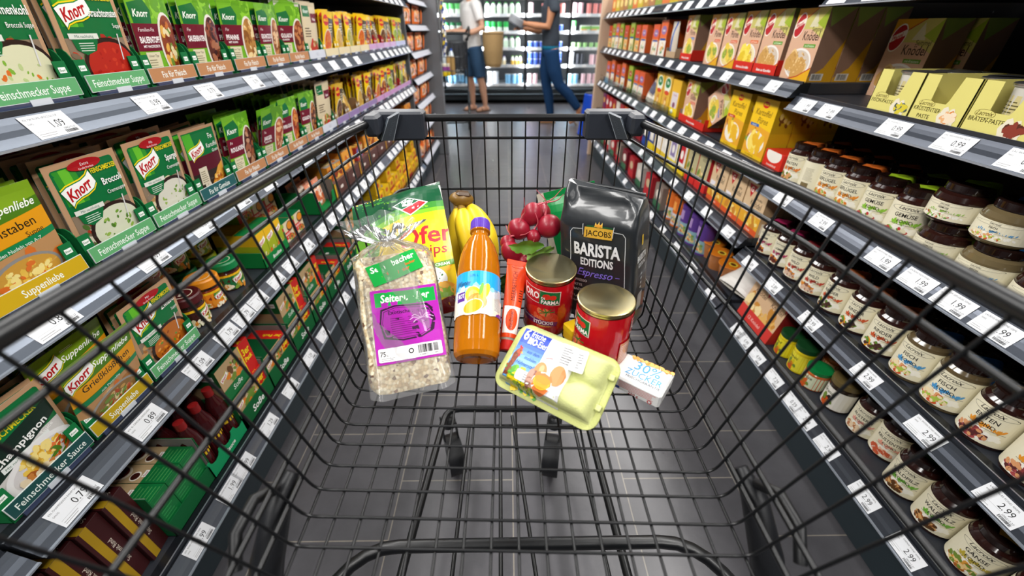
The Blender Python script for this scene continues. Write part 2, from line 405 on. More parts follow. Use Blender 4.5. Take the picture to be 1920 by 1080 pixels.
shelf(-1, .27, 1.27, .424, [(.343, '0.79', 'KN. CHAMPIGNON RAHM SAUCE'), (.49, '0.89', 'KN. SL GRIESSKLOESSCHEN'), (.637, '1.09', 'KN. FSM ZWIEBELSUPPE'), (.742, '1.79', 'KN. BOUILLON PUR'), (.815, '1.79', 'KN. GEMUESE BOUILLON'), (.884, '1.79', 'KN. RIND BOUILLON'), (.985, '1.79', 'KN. FETTE BRUEHE'), (1.075, '2.89', 'KN. BOUILLON'), (1.2, '1.49', 'KN. BOUILLON POT')], 'third left shelf of the near bay, holding bouillon jars')
shelf(-1, 1.27, 2.27, .424, auto(1.33, 2.2, .1, ['1.59']), 'third left shelf of the middle bay, holding brown cartons')
shelf(-1, 2.27, 3.26, .424, auto(2.33, 3.22, .1, ['1.29']), 'third left shelf of the far bay, low beside the grey partition')
shelf(-1, -.75, .266, .424, (), 'third left shelf nearest the camera, its rail ending at the sauce sachets')
shelf(-1, .27, 1.27, .108, [(.43, '1.99', 'KN. RIND BOUILLON 150G'), (.545, '1.99', 'KN. KLARER BRATENSAFT'), (.605, '0.99', 'KN. SOSSE ZU BRATEN'), (.73, '1.29', 'KN. SOSSE 3ER'), (.865, '1.29', 'KN. JAEGER SOSSE'), (1.0, '1.29', 'KN. RAHM SOSSE'), (1.12, '1.29', 'KN. PFEFFER SOSSE')], 'bottom left shelf of the near bay, holding gravy boxes', base=True)
shelf(-1, 1.27, 2.27, .108, auto(1.35, 2.2, .12, ['1.29']), 'bottom left shelf of the middle bay, holding gravy three-packs')
shelf(-1, 2.27, 3.26, .108, auto(2.33, 3.22, .1, ['1.49']), 'bottom left shelf of the far bay, holding stacked yellow boxes')
for i in range(3): shelf(-1, .27+i, 1.265+i, 1.172, auto(.33+i, 1.22+i, .13, ['1.29']), ['top left shelf of the near bay, above the sachets', 'top left shelf of the middle bay, above the sachets', 'top left shelf of the far bay, its price strip just inside the frame'][i])
for i, z in enumerate((1.2, 1.04, .87, .7, .525, .35, .115)): shelf(-1, 3.3, 4.055, z, (), 'pale price-strip shelf of orange bags, %s from the top at the gondola end' % ['first', 'second', 'third', 'fourth', 'fifth', 'sixth', 'seventh'][i], col='#c9ccd6')
# right near bay
LC = 'LACX. %s 400ML'
shelf(1, 0, 1.25, .856, [(1.185, '1.99', 'PASTETE 2ER'), (1.09, '2.99', 'PASTETE 125G'), (.885, '0.99', 'LAC. FISCH PASTE'), (.75, '0.99', 'LAC. KRUSTENTIER PASTE'), (.63, '0.99', 'LAC. BRATEN PASTE'), (.515, '0.99', 'LAC. RINDER PASTE')], 'second right shelf of the near bay, holding the yellow paste trays')
shelf(1, 0, 1.25, .61, [(1.13, '2.99', 'LAC. BRATEN FOND'), (.96, '2.99', 'LAC. GEFLUEGEL FOND'), (.758, '1.99', 'LACROIX FOND 200ML'), (.668, '1.99', 'LACROIX FISCH FOND'), (.592, '1.99', 'LACROIX GEFLUEGEL FOND'), (.515, '1.99', 'LACROIX RINDER FOND 200ML'), (.4, '1.99', 'LACROIX FOND 200ML')], 'third right shelf of the near bay, holding the upper broth jars')
shelf(1, 0, 1.25, .366, [(1.17, '2.89', 'LAC. LAMM FOND'), (1.03, '2.89', 'LAC. WILD FOND'), (.85, '2.99', 'LAC. RINDER FOND 400ML'), (.648, '2.99', 'LAC. FISCH FOND 400ML'), (.494, '2.99', 'LAC. ENTEN FOND 400ML'), (.35, '2.99', 'LAC. KALBS FOND 400ML')], 'fourth right shelf of the near bay, holding game, beef and fish broth jars')
shelf(1, 0, 1.25, .127, [(.87, '7.29', 'GELEE EXTRA'), (.78, '0.59', 'SENF 200ML'), (.72, '2.99', 'LAC. SENF'), (.63, '2.99', 'LAC. AUSTERN FOND'), (.5, '2.99', 'LAC. WALDPILZ FOND 400ML'), (.385, '2.99', 'LAC. GAENSE FOND 400ML'), (.97, '4.99', 'KNOEDEL'), (1.05, '0.99', 'KNOEDEL 12ER'), (1.1, '0.99', 'KNOEDEL')], 'bottom right shelf of the near bay, holding mushroom and goose broth jars', base=True)
shelf(1, 0, 1.25, 1.1, [(1.2, '2.49', ''), (1.08, '2.49', '')], 'top right shelf of the near bay, its price strip just inside the frame')
for i, nm in enumerate(('middle', 'far')):
    a, c = (1.25, 2.65) if i == 0 else (2.65, 4.02)
    shelf(1, a, c, .885, auto(a+.11, c-.06, .155, ['1.49', '1.29']), 'second right shelf of the %s bay, holding %s' % (nm, ['dumpling cartons', 'orange cereal bar packs'][i]))
    shelf(1, a, c, .632, auto(a+.13, c-.06, .145, ['0.99', '1.19']), 'third right shelf of the %s bay, holding %s' % (nm, ['mashed potato cartons', 'orange and white packs']
[i]))
    shelf(1, a, c, .4, auto(a+.1, c-.06, .19, ['1.49']), 'fourth right shelf of the %s bay, behind the trolley rim' % nm)
    shelf(1, a, c, .14, auto(a+.08, c-.06, .2, ['1.79']), 'bottom right shelf of the %s bay, behind the trolley wires' % nm, base=True)
    shelf(1, a, c, 1.122, auto(a+.1, c-.06, .14, ['1.99']), 'top right shelf of the %s bay, with price cards at the frame top' % nm)
# ------------------------------------------------------------------ drawings for packs
GR = '#0a6a36'
def flag(p, cx, cy, s, txt='Knorr', rot=.1):
    c, d = math.cos(rot), math.sin(rot)
    def W(pts): return [(cx+(x*c-.74*y*d)*s, cy+(x*d+.74*y*c)*s) for x, y in pts]
    top = [(-.5, .14), (-.32, .235), (-.1, .25), (.12, .26), (.32, .33), (.46, .46)]; bot = [(.5, .02), (.36, -.15), (.12, -.23), (-.1, -.24), (-.3, -.31), (-.4, -.44)]
    sh = lambda q, k: [(x, y+k) for x, y in q]
    p.P(W(sh(top, .08)+sh(bot, -.08)), '#f2d21c'); p.P(W(sh(top, .035)+sh(bot, -.035)), '#14813a'); p.P(W(top+bot), '#f3f2ee')
    p.T(txt, cx+.015*s, cy-.12*s, .39*s, '#b3151b', 'c', bold=.03, shear=.35, fit=.8*s, rot=rot+.2)
def mini(p, cx, cy, s, rot=.15): p.R(cx-s*.5, cy-s*.25, cx+s*.5, cy+s*.25, '#f0f0ea'); p.T('Knorr', cx, cy-s*.14, s*.4, '#a01820', bold=.02, shear=.3, fit=s*.85)
def bowl(p, cx, cy, rx, ry, rim, soup, cols, seed=1, bits=14, sz=.004):
    p.E(cx, cy, rx, ry, rim, n=26); p.E(cx+rx*.02, cy-ry*.02, rx*.9, ry*.87, soup, n=26)
    if cols: p.food(cx, cy-ry*.08, rx*.7, ry*.65, cols, bits, sz, seed)
SW, SH = .128, .166
def fsm(title, sub, soup, bits, red=None, rim='#2b1a14', bg=('#7c6a55', '#4b6b2c', '#a63a22', '#d8cfb8'), seed=1):
    p = Pr(); w, h = SW, SH
    p.R(0, 0, w, h, '#bb9470'); p.RR(.008, .004, w-.008, h-.009, .006, GR); p.R(.012, .1, .048, h-.011, '#2f8f2a'); p.R(.022, .1, .038, h-.011, '#63b82c')
    p.R(.008, .004, w-.008, .084, '#8b7863'); p.food(w/2, .05, w*.42, .034, bg, 90, .007, seed)
    bowl(p, .078, .042, .054, .043, rim, soup, bits, seed, 24, .0036)
    p.P([(.016, .086), (.062, .09), (.062, .08), (.054, .066), (.034, .06), (.02, .068)], GR); p.R(.014, .083, .066, .091, '#dfe2d8'); p.T('Mit nachhaltig', .04, .085, .006, '#365', fit=.046); p.lines(.026, .066, .056, .08, 4, '#cfe0cf', .35, .2)
    p.L([(.106, .09), (.102, .05)], .0025, '#d8d8d6')
    flag(p, .04, .121, .06)
    p.T('FEINSCHMECKER', .119, .138, .011, '#e3d21a', 'r', bold=.02, sx=.66, fit=.05); p.T(title, .12, .115, .0165, '#f4f6f2', 'r', bold=.015, sx=.74, fit=.058); p.T(sub, .12, .099, .0095, '#f4f6f2', 'r', sx=.8, fit=.042)
    if red: p.E(.066, h-.011, .03, .0085, '#a8141c'); p.T(red, .066, h-.0125, .007, '#f4e8e8'); p.T('Große Portion', .066, h-.018, .0045, '#f4e8e8', fit=.04)
    return p.clip(w, h)
def fix(title, sub, dish, cols, seed=1, fam='Fix', logo=True):
    p = Pr(); w, h = .118, .158
    p.R(0, 0, w, h, '#6fae25'); p.food(w*.7, h*.9, w*.3, .02, ['#86c232', '#5c9a1e'], 20, .012, seed)
    p.P([(.004, h-.02), (.05, h-.012), (.06, h-.03), (.052, h-.052), (.006, h-.056)], '#0c6834'); p.T('Knorr', .03, h-.041, .017, '#eef4ea', bold=.02, shear=.3, fit=.042)
    p.R(0, .06, w, .106, '#6d1328'); p.T(fam, .01, .093, .009, '#f0dfe0', 'l', shear=.25); p.T(title, .008, .074, .015, '#fbf3f2', 'l', bold=.03, sx=.74, fit=.053); p.T(sub, .012, .066, .0062, '#fbf3f2', 'l', bold=.02, fit=.045)
    p.R(.012, .022, .05, .058, '#dcd3b2'); p.T('Unser Tipp', .031, .05, .006, '#4a4030', shear=.2); p.lines(.016, .026, .046, .048, 5, '#8f8668', .35, .4)
    p.E(.094, .066, .033, .06, '#e6ded2', n=26); p.E(.096, .066, .0295, .055, dish, n=26); p.food(.096, .066, .025, .049, cols, 44, .0085, seed)
    p.E(.07, .012, .008, .008, '#e8c51c'); p.R(.008, .006, .05, .012, '#4f8a1c')
    return p.clip(w, h)
def liebe(t1, t2, strip, soup, bits, seed=1, pan='#8d8a86'):
    p = Pr(); w, h = .13, .158
    p.R(0, 0, w, h, '#5d8a1c'); p.R(0, h*.8, w, h, '#7fa51f'); p.P([(.0, h*.66), (w*.45, h*.7), (w, h*.76), (w, h*.86), (w*.4, h*.8), (0, h*.76)], '#4c7a18')
    p.T('Suppenliebe', w*.66, h*.79, .0165, '#fdfdf5', shear=.35, bold=.01, fit=.074); p.R(w*.42, h*.9, w*.58, h*.905, '#e6ecc8'); p.R(w*.42, h*.915, w*.56, h*.92, '#e6ecc8')
    p.P([(0, h*.5), (w, h*.56), (w, h*.76), (0, h*.68)], '#e39a14'); p.T(t1, w*.52, h*.615, .0185, '#2b2213', bold=.005, fit=.095, rot=.05); p.T(t2, w*.78, h*.545, .011, '#2b2213', fit=.05, rot=.05)
    p.P([(0, h*.42), (w, h*.5), (w, h*.56), (0, h*.49)], '#12804a'); p.T(strip, w*.5, h*.465, .0075, '#eef6ee', fit=.1, rot=.06)
    p.P([(0, 0), (w, 0), (w, h*.5), (0, h*.42)], '#b98b5a'); p.food(w*.5, h*.2, w*.5, h*.2, ['#c79a66', '#d9b98c', '#d4702a', '#a67038'], 40, .012, seed)
    bowl(p, w*.5, h*.22, w*.4, h*.19, pan, soup, bits, seed, 70, .0055)
    p.E(.006, h*.1, .012, .012, '#f4f1e4'); p.E(.006, h*.1, .009, .009, '#2d8a3a')
    flag(p, .024, h*.8, .052) if t2 == '' or seed == 9 else None
    return p.clip(w, h)
def gratin():
    p = Pr(); w, h = SW-.012, .155
    p.R(0, 0, w, h, '#b28c6a'); p.R(.006, .003, w-.006, h-.006, GR); p.R(.008, .095, .034, h-.008, '#4aa62c'); p.R(.006, .06, w-.006, .095, '#571424'); p.R(.006, .003, w-.006, .06, '#2e2620')
    flag(p, .036, .108, .05); p.T('Fix', .1, .126, .016, '#eef4ee', 'r', sx=.8); p.T('Kartoffel', .108, .108, .014, '#eef4ee', 'r', sx=.8, fit=.05); p.T('Gratin', .108, .096, .0095, '#eef4ee', 'r')
    p.R(.024, .034, .05, .072, '#d9d0b8'); p.lines(.027, .038, .047, .066, 6, '#8a8066', .4, .3)
    p.P([(.036, .004), (.11, .004), (.11, .07), (.09, .062)], '#d99b3a'); p.food(.088, .026, .022, .024, ['#e6b04a', '#c77f26', '#f0cf7e', '#a85c1c'], 50, .006, 3); p.food(.04, .02, .02, .012, ['#b9967a', '#d6cbb8'], 10, .006, 5)
    return p.clip(w, h)
def champ():
    p = Pr(); w, h = SW, .155
    p.R(0, 0, w, h, '#bb9470'); p.RR(.006, .003, w-.006, h-.008, .005, GR); p.R(.006, .003, w-.006, .084, '#cfccc8'); p.P([(.006, .052), (w-.006, .094), (w-.006, .122), (.006, .1)], '#12291f')
    p.T('FEINSCHMECKER', .068, .116, .013, '#d6c81a', bold=.02, sx=.75, fit=.1, rot=.06); p.T('Champignon', .066, .084, .0165, '#f4f4f0', bold=.02, fit=.092, rot=.16); p.T('Sauce', .1, .076, .009, '#f4f4f0', bold=.01, rot=.16)
    p.R(.03, .066, .1, .076, '#e8ece8'); p.T('Mit nachhaltig angebauten', .065, .0685, .0062, '#2b5a3c', fit=.062)
    p.E(.076, .036, .056, .038, '#e9e7e6', n=28); p.E(.076, .036, .047, .03, '#d4d0d0', n=28)
    p.food(.074, .048, .03, .017, ['#eac34c', '#d9a42c', '#f4dc86'], 70, .0058, 3); p.food(.1, .034, .016, .016, ['#c6501c', '#e0702c', '#4d7a22'], 22, .0065, 8, .35); p.food(.06, .022, .024, .012, ['#a85c26', '#c98240', '#e8d8b8'], 26, .008, 4)
    return p.clip(w, h)
def mag(cols, food, red='MAGGI', seed=1, top='#f0c60e'):
    p = Pr(); w, h = .11, .155
    p.R(0, 0, w, h, top); p.R(0, 0, w, h*.1, '#e8b70c'); p.P([(.05, h*.88), (w, h*.84), (w, h*.3), (.06, h*.36)], '#4a4434'); p.lines(.062, h*.5, w-.01, h*.78, 5, '#d9cfa8', .45, .5)
    p.E(.034, h*.82, .026, .018, '#c81d1c'); p.T(red, .034, h*.79, .014, '#f7d71c', bold=.02, fit=.04)
    p.E(w*.42, h*.36, w*.34, h*.28, '#e9dcb8', n=24); p.E(w*.42, h*.36, w*.3, h*.25, food, n=24); p.food(w*.42, h*.36, w*.26, h*.21, cols, 34, .0075, seed)
    return p.clip(w, h)
def tanbag(title, seed=1):
    p = Pr(); w, h = .12, .175
    p.R(0, 0, w, h, '#d5c5a4'); p.R(.008, h*.76, .062, h*.94, '#0c6834'); p.T('Knorr', .035, h*.82, .016, '#f0f4ec', bold=.02, shear=.3, fit=.046)
    p.R(.066, h*.66, w, h*.82, '#6d1328'); p.T(title, .093, h*.7, .012, '#f6ecec', bold=.02, fit=.046); p.lines(.012, h*.42, .06, h*.6, 4, '#4b3a2c', .35, .4)
    p.food(.07, h*.2, .04, h*.14, ['#d9a24a', '#a5501f', '#e8d8b0', '#7a8a2e', '#c0392b'], 50, .01, seed)
    return p.clip(w, h)
# ------------------------------------------------------------------ sachets
def sachet(art, w, h, edge='#b28c6a', mt='foil', t=.0048, seed=1, crimp=.0):
    """a filled flat pouch standing on its lower edge, print on the -y side"""
    r = random.Random(seed); ph = [r.random()*6 for _ in range(4)]
    def bl(u, v):
        a = (1-abs(2*u-1)**3)*(1-abs(2*v-.85)**3 if v < .97 else .03); a = max(a, .03)
        return t*a+.0005*math.sin(7*u+ph[0])*math.sin(5*v+ph[1])
    mb = MB()
    mb.grid(lambda u, v: ((u-.5)*w, -bl(u, v), v*h), 14, 14, edge, 'paper' if mt == 'print' else mt)
    mb.grid(lambda u, v: ((.5-u)*w, bl(u, v)*.8, v*h), 5, 5, '#cfcac0' if mt == 'foil' else '#b9b4a8', mt)
    art.on(mb, lambda u, v, l: (u-w/2, -bl(u/w, v/h)-.0003-l, v), w/14, h/14, mt, 6e-5)
    if crimp:
        for k in range(int(w/.004)): x = -w/2+.002+k*.004; mb.box((x, -.0009, h-crimp), (x+.0015, .0009, h-.001), edge, mt)
    return mb.mesh('sachet_print')
def tray(w, d=.2, h=.072, col=GR, logo=True, front=.012):
    q = MB()
    q.box((-w/2, 0, 0), (w/2, d, .0015), col, 'paper'); q.box((-w/2, d-.0015, 0), (w/2, d, h*.8), col, 'paper'); q.box((-w/2, -.001, 0), (w/2, .0005, front), col, 'paper')
    for s in (-1, 1):
        prof = [(0, 0), (0, h*.72)]+[(.012-.012*math.cos(a), h*.72+h*.28*math.sin(a)) for a in (.4, .8, 1.2, 1.57)]+[(.03, h), (.055, h*.55), (d, h*.5), (d, 0)]
        x0 = s*w/2; x1 = x0-s*.0016; k = len(prof)
        vs = [(x0, y, z) for y, z in prof]+[(x1, y, z) for y, z in prof]
        q.add(vs, [list(range(k)), list(range(k, 2*k))]+[(i, (i+1) % k, k+(i+1) % k, k+i) for i in range(k)], col, 'paper')
        # front flap beside the pack
        q.box((min(x0, x0-s*.02), -.0012, 0), (max(x0, x0-s*.02), .0003, h*.78), col, 'paper')
        if logo: p = Pr(); p.R(-.006, 0, .006, .008, '#eef2ec'); p.T('Knorr', 0, .002, .0055, '#1d6a3a', bold=.02, shear=.3, fit=.0105); p.on(q, lambda u, v, l: (x0-s*.01+u, -.0014-l, h*.55+v))
    return q.mesh('cardboard_tray')
def sign(text, col, w, h=.0255, tc='#eef4ee'):
    q = MB(); q.box((-w/2, 0, 0), (w/2, .0016, h), '#dfe6e4', 'gloss'); p = Pr(); p.R(.0008, .0008, w-.0008, h-.0006, col)
    if text: p.T(text, w/2, h*.27, h*.64, tc, bold=.006, sx=.78, fit=w*.86)
    p.on(q, plane(-w/2)); q.box((-w*.42, -.001, -.0075), (w*.42, .004, 0), '#3c4560', 'gloss'); q.box((-.016, -.0016, -.006), (.016, 0, .003), '#cdd2da', 'gloss')
    return q.mesh('sign_card')
RL, RR_ = (0, 0, PI/2), (0, 0, -PI/2)
def leftcol(y0, y1, zs, me, w, h, desc, where, grp, n=4, lean=.13, x=-.708, step=.011, raise_=0, signtxt=None, signcol=None, traycol=GR, tr=True, seed=0, scol='#eef4ee', cat='soup sachet', name='soup_sachet', yaw=0):
    """one slot of sachets on the left: tray, sign, foremost sachet and the ones behind it"""
    yc = (y0+y1)/2; r = random.Random(seed+int(yc*1000))
    if tr:
        o = link(tray(y1-y0-.003, col=traycol), 'display_tray', None, (x+.004, yc, zs+.0005), RL)
        tag(o, 'cardboard tray holding the '+desc+' '+where, 'tray')
    if signcol:
        o = link(sign(signtxt, signcol, y1-y0-.004, tc=scol), 'shelf_sign', None, (-.698, yc, zs+.0085), RL)
        tag(o, 'shelf sign below the '+desc+' '+where, 'sign')
    o0 = None
    for i in range(n):
        ln = lean-.03*i if lean > 0 else lean
        o = link(me, name, None, (x-.009-i*step-.002*r.random(), yc+r.uniform(-.004, .004)*(i > 0), zs+.003+(raise_+r.uniform(-.002, .006) if i else 0)), (ln, r.uniform(-.03, .03)*(i > 0), PI/2+yaw+r.uniform(-.03, .03)))
        if i == 0: tag(o, 'foremost '+desc+' '+where, cat, grp)
        else: tag(o, desc+' behind front one, '+where, cat, grp)
    return o0
# ------------------------------------------------------------------ left gondola: sachets
Z1, Z2, Z3, ZB = .951, .708, .46, .144
W1, W2, W3, W4 = 'on upper left shelf', 'on second left shelf', 'on third left shelf', 'on bottom left shelf'
G_, O_, Y_, DT = '#5fa56c', '#b57f55', '#c9a416', '#1d4f4a'
G1 = 'sachets on the upper left shelf'; G2 = 'sachets on the second left shelf'; G3 = 'sachets on the third left shelf'
FS = 'Feinschmecker Suppe'; FF = 'Fix für Fleisch'
me = sachet(fsm('Blumenkohl', 'Broccoli Suppe', '#d9d8b4', ['#7fae3a', '#d9702a', '#b9c98a'], seed=2), SW, SH)
leftcol(.585, .735, Z1, me, SW, SH, 'green sachet with a cream cauliflower soup bowl', W1, G1, 3, signtxt=FS, signcol=G_)
me = sachet(fsm('Strauchtomaten', 'Suppe', '#b3271a', ['#c43a24', '#a01c14'], seed=5, bg=('#a6281c', '#c43a24', '#3f6b26', '#7c6a55')), SW, SH)
leftcol(.748, .881, Z1, me, SW, SH, 'green sachet with a red tomato soup bowl', W1, G1, 3, signtxt=FS, signcol=G_)
FW, FH = .118, .158
me = sachet(fix('BAUERNTOPF', 'MIT HACKFLEISCH', '#8a3d1c', ['#c9702a', '#e0a94a', '#7a2f16', '#6b8a2e', '#e9d7a8'], 3, 'Familien-Fix'), FW, FH, '#6fae25')
leftcol(.886, 1.024, Z1, me, FW, FH, 'light green sachet titled Bauerntopf', W1, G1, 4, signtxt=FF, signcol=O_, yaw=.1)
me = sachet(fix('SAUERBRATEN', '', '#5a2a1e', ['#7a3a2a', '#8f4a34', '#3f1c14', '#a86a4a'], 4), FW, FH, '#6fae25', seed=4, crimp=.006)
leftcol(1.03, 1.168, Z1, me, FW, FH, 'crumpled light green sachet titled Sauerbraten', W1, G1, 5, signtxt=FF, signcol=O_)
me = sachet(fix('PFANNE', 'MIT HUHN', '#a8743a', ['#d9a860', '#b5803c', '#8a5424', '#e9cf9a'], 6), FW, FH, '#6fae25', seed=6, crimp=.006)
leftcol(1.18, 1.332, Z1, me, FW, FH, 'light green sachet with pan of fried pieces', W1, G1, 4, signtxt=FF, signcol=O_, yaw=-.15)
me = sachet(fix('GESCHNETZELTES', 'ZUERCHER ART', '#a4643a', ['#c98c54', '#8a4f2a', '#e2b98a'], 7), FW, FH, '#6fae25', seed=7)
leftcol(1.341, 1.483, Z1, me, FW, FH, 'light green sachet with creamy meat strips', W1, G1, 5, signtxt=FF, signcol=O_)
me = sachet(fix('GULASCH', 'KLASSISCH', '#7c3a20', ['#9a5230', '#5f2a18', '#c07a4a'], 8), FW, FH+.012, '#6fae25', seed=8, crimp=.006)
leftcol(1.486, 1.634, Z1, me, FW, FH, 'leaning light green sachet with dark meat cubes', W1, G1, 4, signtxt=FF, signcol=O_, yaw=-.2)
me = sachet(tanbag('Pasta'), .12, .175, '#d5c5a4')
leftcol(1.638, 1.786, Z1, me, .12, .175, 'tall beige bag with a green corner mark', W1, G1, 3, signtxt='NEU', signcol='#c9cdd8', scol='#a8adba')
MG = [sachet(mag(['#c9541c', '#e0862c'], '#d8642a', seed=1), .11, .155, '#f0c60e', seed=1), sachet(mag(['#d9b45a', '#c79a3c'], '#c9a04a', seed=2), .11, .155, '#f0c60e', seed=2), sachet(mag(['#8a9a3a', '#c9b46a'], '#a8a04c', seed=3), .11, .155, '#f0c60e', seed=3), sachet(mag(['#a8341c', '#6d2a18', '#e0a04a'], '#7a3c22', seed=4), .11, .155, '#f0c60e', seed=4),
      sachet(mag(['#5a3a26', '#8a5a34'], '#4a3220', seed=5, top='#d9b014'), .11, .15, '#d9b014', seed=5), sachet(mag(['#6b8a2e', '#a8b84a'], '#7d9a34', seed=6, top='#c9c01c'), .11, .15, '#c9c01c', seed=6)]
ORD = ['first', 'second', 'third', 'fourth', 'fifth', 'sixth', 'seventh', 'eighth', 'ninth', 'tenth', 'eleventh', 'twelfth']
YW = ['orange-dish', 'pale-dish', 'olive-dish', 'red-dish', 'dark', 'green-dish']
for i, y in enumerate([1.79, 1.935, 2.08, 2.225, 2.37, 2.515, 2.66, 2.805, 2.95, 3.09]):
    k = [0, 1, 2, 0, 3, 4, 4, 3, 5, 5][i]; c = ['#d9cba6', '#d9cba6', '#d9cba6', '#d9cba6', '#c39ac4', '#c39ac4', '#c9a8d0', '#c9a8d0', '#b9bfe0', '#b9bfe0'][i]
    leftcol(y, y+.142, Z1, MG[k], .11, .155, 'yellow '+YW[k]+' seasoning sachet', '%s past beige bag, upper left shelf' % ORD[i], G1, 3 if i < 4 else 4, lean=[.2, .1, .05, .2, .02, -.15, .1, -.1, .1, .0][i], signtxt='', signcol=c, traycol='#b3202a' if 3 < i < 8 else '#d8b21a', name='seasoning_sachet', cat='sachet', yaw=rnd.uniform(-.2, .1))
# second shelf
me = sachet(liebe('Buchstaben', 'Suppe', 'mit vielen Nudeln von A-Z', '#c9963a', ['#ecd26a', '#e3b84a', '#d9702a', '#f0dc8a'], 2), .13, .158, '#6f981c')
leftcol(.44, .585, Z2, me, .13, .158, 'yellow and green alphabet noodle soup sachet', W2, G2, 3, signtxt='Suppenliebe', signcol=Y_)
me = sachet(fsm('Broccoli', 'Cremesuppe', '#d3d6bc', ['#6f9a34', '#8fb04a', '#4f7a26'], red='Extra', seed=8), SW, SH)
leftcol(.594, .737, Z2, me, SW, SH, 'green sachet with a pale broccoli soup bowl', W2, G2, 7, signtxt=FS, signcol=G_, raise_=.004, step=.015)
me = sachet(fsm('Spargel', 'Cremesuppe', '#d6d4c4', ['#8fae4a', '#6d9434'], red='Mit', seed=11, bg=('#cdb07a', '#b98a54', '#8a7a68', '#e0d2b0')), SW, SH)
leftcol(.74, .879, Z2, me, SW, SH, 'green sachet with a white asparagus soup bowl', W2, G2, 6, signtxt=FS, signcol=G_, raise_=.003, step=.016)
me = sachet(gratin(), SW-.012, .155)
leftcol(.883, 1.02, Z2, me, SW, .155, 'brown and green potato gratin sachet', W2, G2, 6, signtxt='Fix für Gemüse', signcol='#24595b')
me = sachet(fix('ROULADEN', '', '#54281c', ['#7a3c28', '#48201a', '#9a5a3c', '#b98a6a'], 12), FW, FH, '#6fae25', seed=12)
leftcol(1.025, 1.172, Z2, me, FW, FH, 'light green sachet titled Rouladen', W2, G2, 6, signtxt=FF, signcol=O_)
me = sachet(fix('JAEGER', 'SCHNITZEL', '#b5623a', ['#d98a5a', '#a8482a', '#e9b98a'], 13), FW, .118, '#4a8a24', seed=13)
leftcol(1.175, 1.312, Z2, me, FW, .118, 'low sachet with an orange-red roast picture', W2, G2, 2, lean=.3, signtxt=FF, signcol=O_)
me = sachet(fix('PAPRIKA GULASCH', '', '#a8421c', ['#c9602c', '#8a2c18', '#d98a3a'], 14), FW, FH, '#6fae25', seed=14)
leftcol(1.318, 1.456, Z2, me, FW, FH, 'light green sachet titled Paprika Gulasch', W2, G2, 8, signtxt=FF, signcol=O_, step=.014)
me = sachet(fix('GULASCH', '', '#6a3018', ['#8a4a2a', '#4f2412', '#b5703c'], 15), FW, FH, '#6fae25', seed=15)
leftcol(1.459, 1.597, Z2, me, FW, FH, 'light green sachet titled Gulasch', W2, G2, 4, signtxt=FF, signcol=O_)
me = sachet(tanbag('Sauce', 4), .115, .165, '#d5c5a4', seed=16)
leftcol(1.6, 1.745, Z2, me, .115, .165, 'beige sachet with maroon title', W2, G2, 7, signtxt='NEU', signcol='#c9cdd8', scol='#a8adba', step=.016)
for i in range(10):
    y = 1.752+i*.15; k = [4, 1, 1, 3, 0, 3, 5, 4, 5, 1][i]; c = '#8f78a8' if i < 4 else '#c08ec0'
    leftcol(y, y+.146, Z2, MG[k], .11, .155, 'yellow '+YW[k]+' seasoning sachet', '%s past beige sachet, second left shelf' % ORD[i], G2, [3, 3, 8, 4, 3, 3, 5, 4, 4, 2][i], lean=[.2, -.2, .1, .1, .2, .1, .1, .05, .1, 0][i], signtxt='', signcol=c, traycol='#b3202a' if i in (4, 5, 7) else '#8a6a4a', name='seasoning_sachet', cat='sachet', yaw=rnd.uniform(-.15, .15), step=.014)
# third shelf
me = sachet(champ(), SW, .155)
leftcol(.298, .431, Z3, me, SW, SH, 'dark green mushroom sauce sachet with noodles', W3, G3, 6, signtxt='Feinschmecker Sauce', signcol='#1c4a48', step=.008)
me = sachet(liebe('Grießklößchen', 'Suppe', 'mit Petersilie', '#8f6a3a', ['#e3d29a', '#c79a54', '#b5502a', '#6f8a34'], 9, pan='#9a968e'), .13, .158, '#5d8a1c', seed=9)
leftcol(.434, .565, Z3, me, .13, .158, 'green and orange dumpling soup sachet', W3, G3, 3, signtxt='Suppenliebe', signcol='#b99a14', lean=.26, step=.03, raise_=.012)
me = sachet(fsm('Zwiebel', 'Suppe', '#b5651c', ['#d98a2a', '#e0a03c', '#8a3f14', '#5f8a2c'], red='Mit', seed=17, bg=('#c79a64', '#a8703a', '#8a5a34', '#d9c09a')), SW, SH)
leftcol(.569, .708, Z3, me, SW, SH, 'green sachet with an orange onion soup bowl', W3, G3, 3, signtxt=FS, signcol=G_)
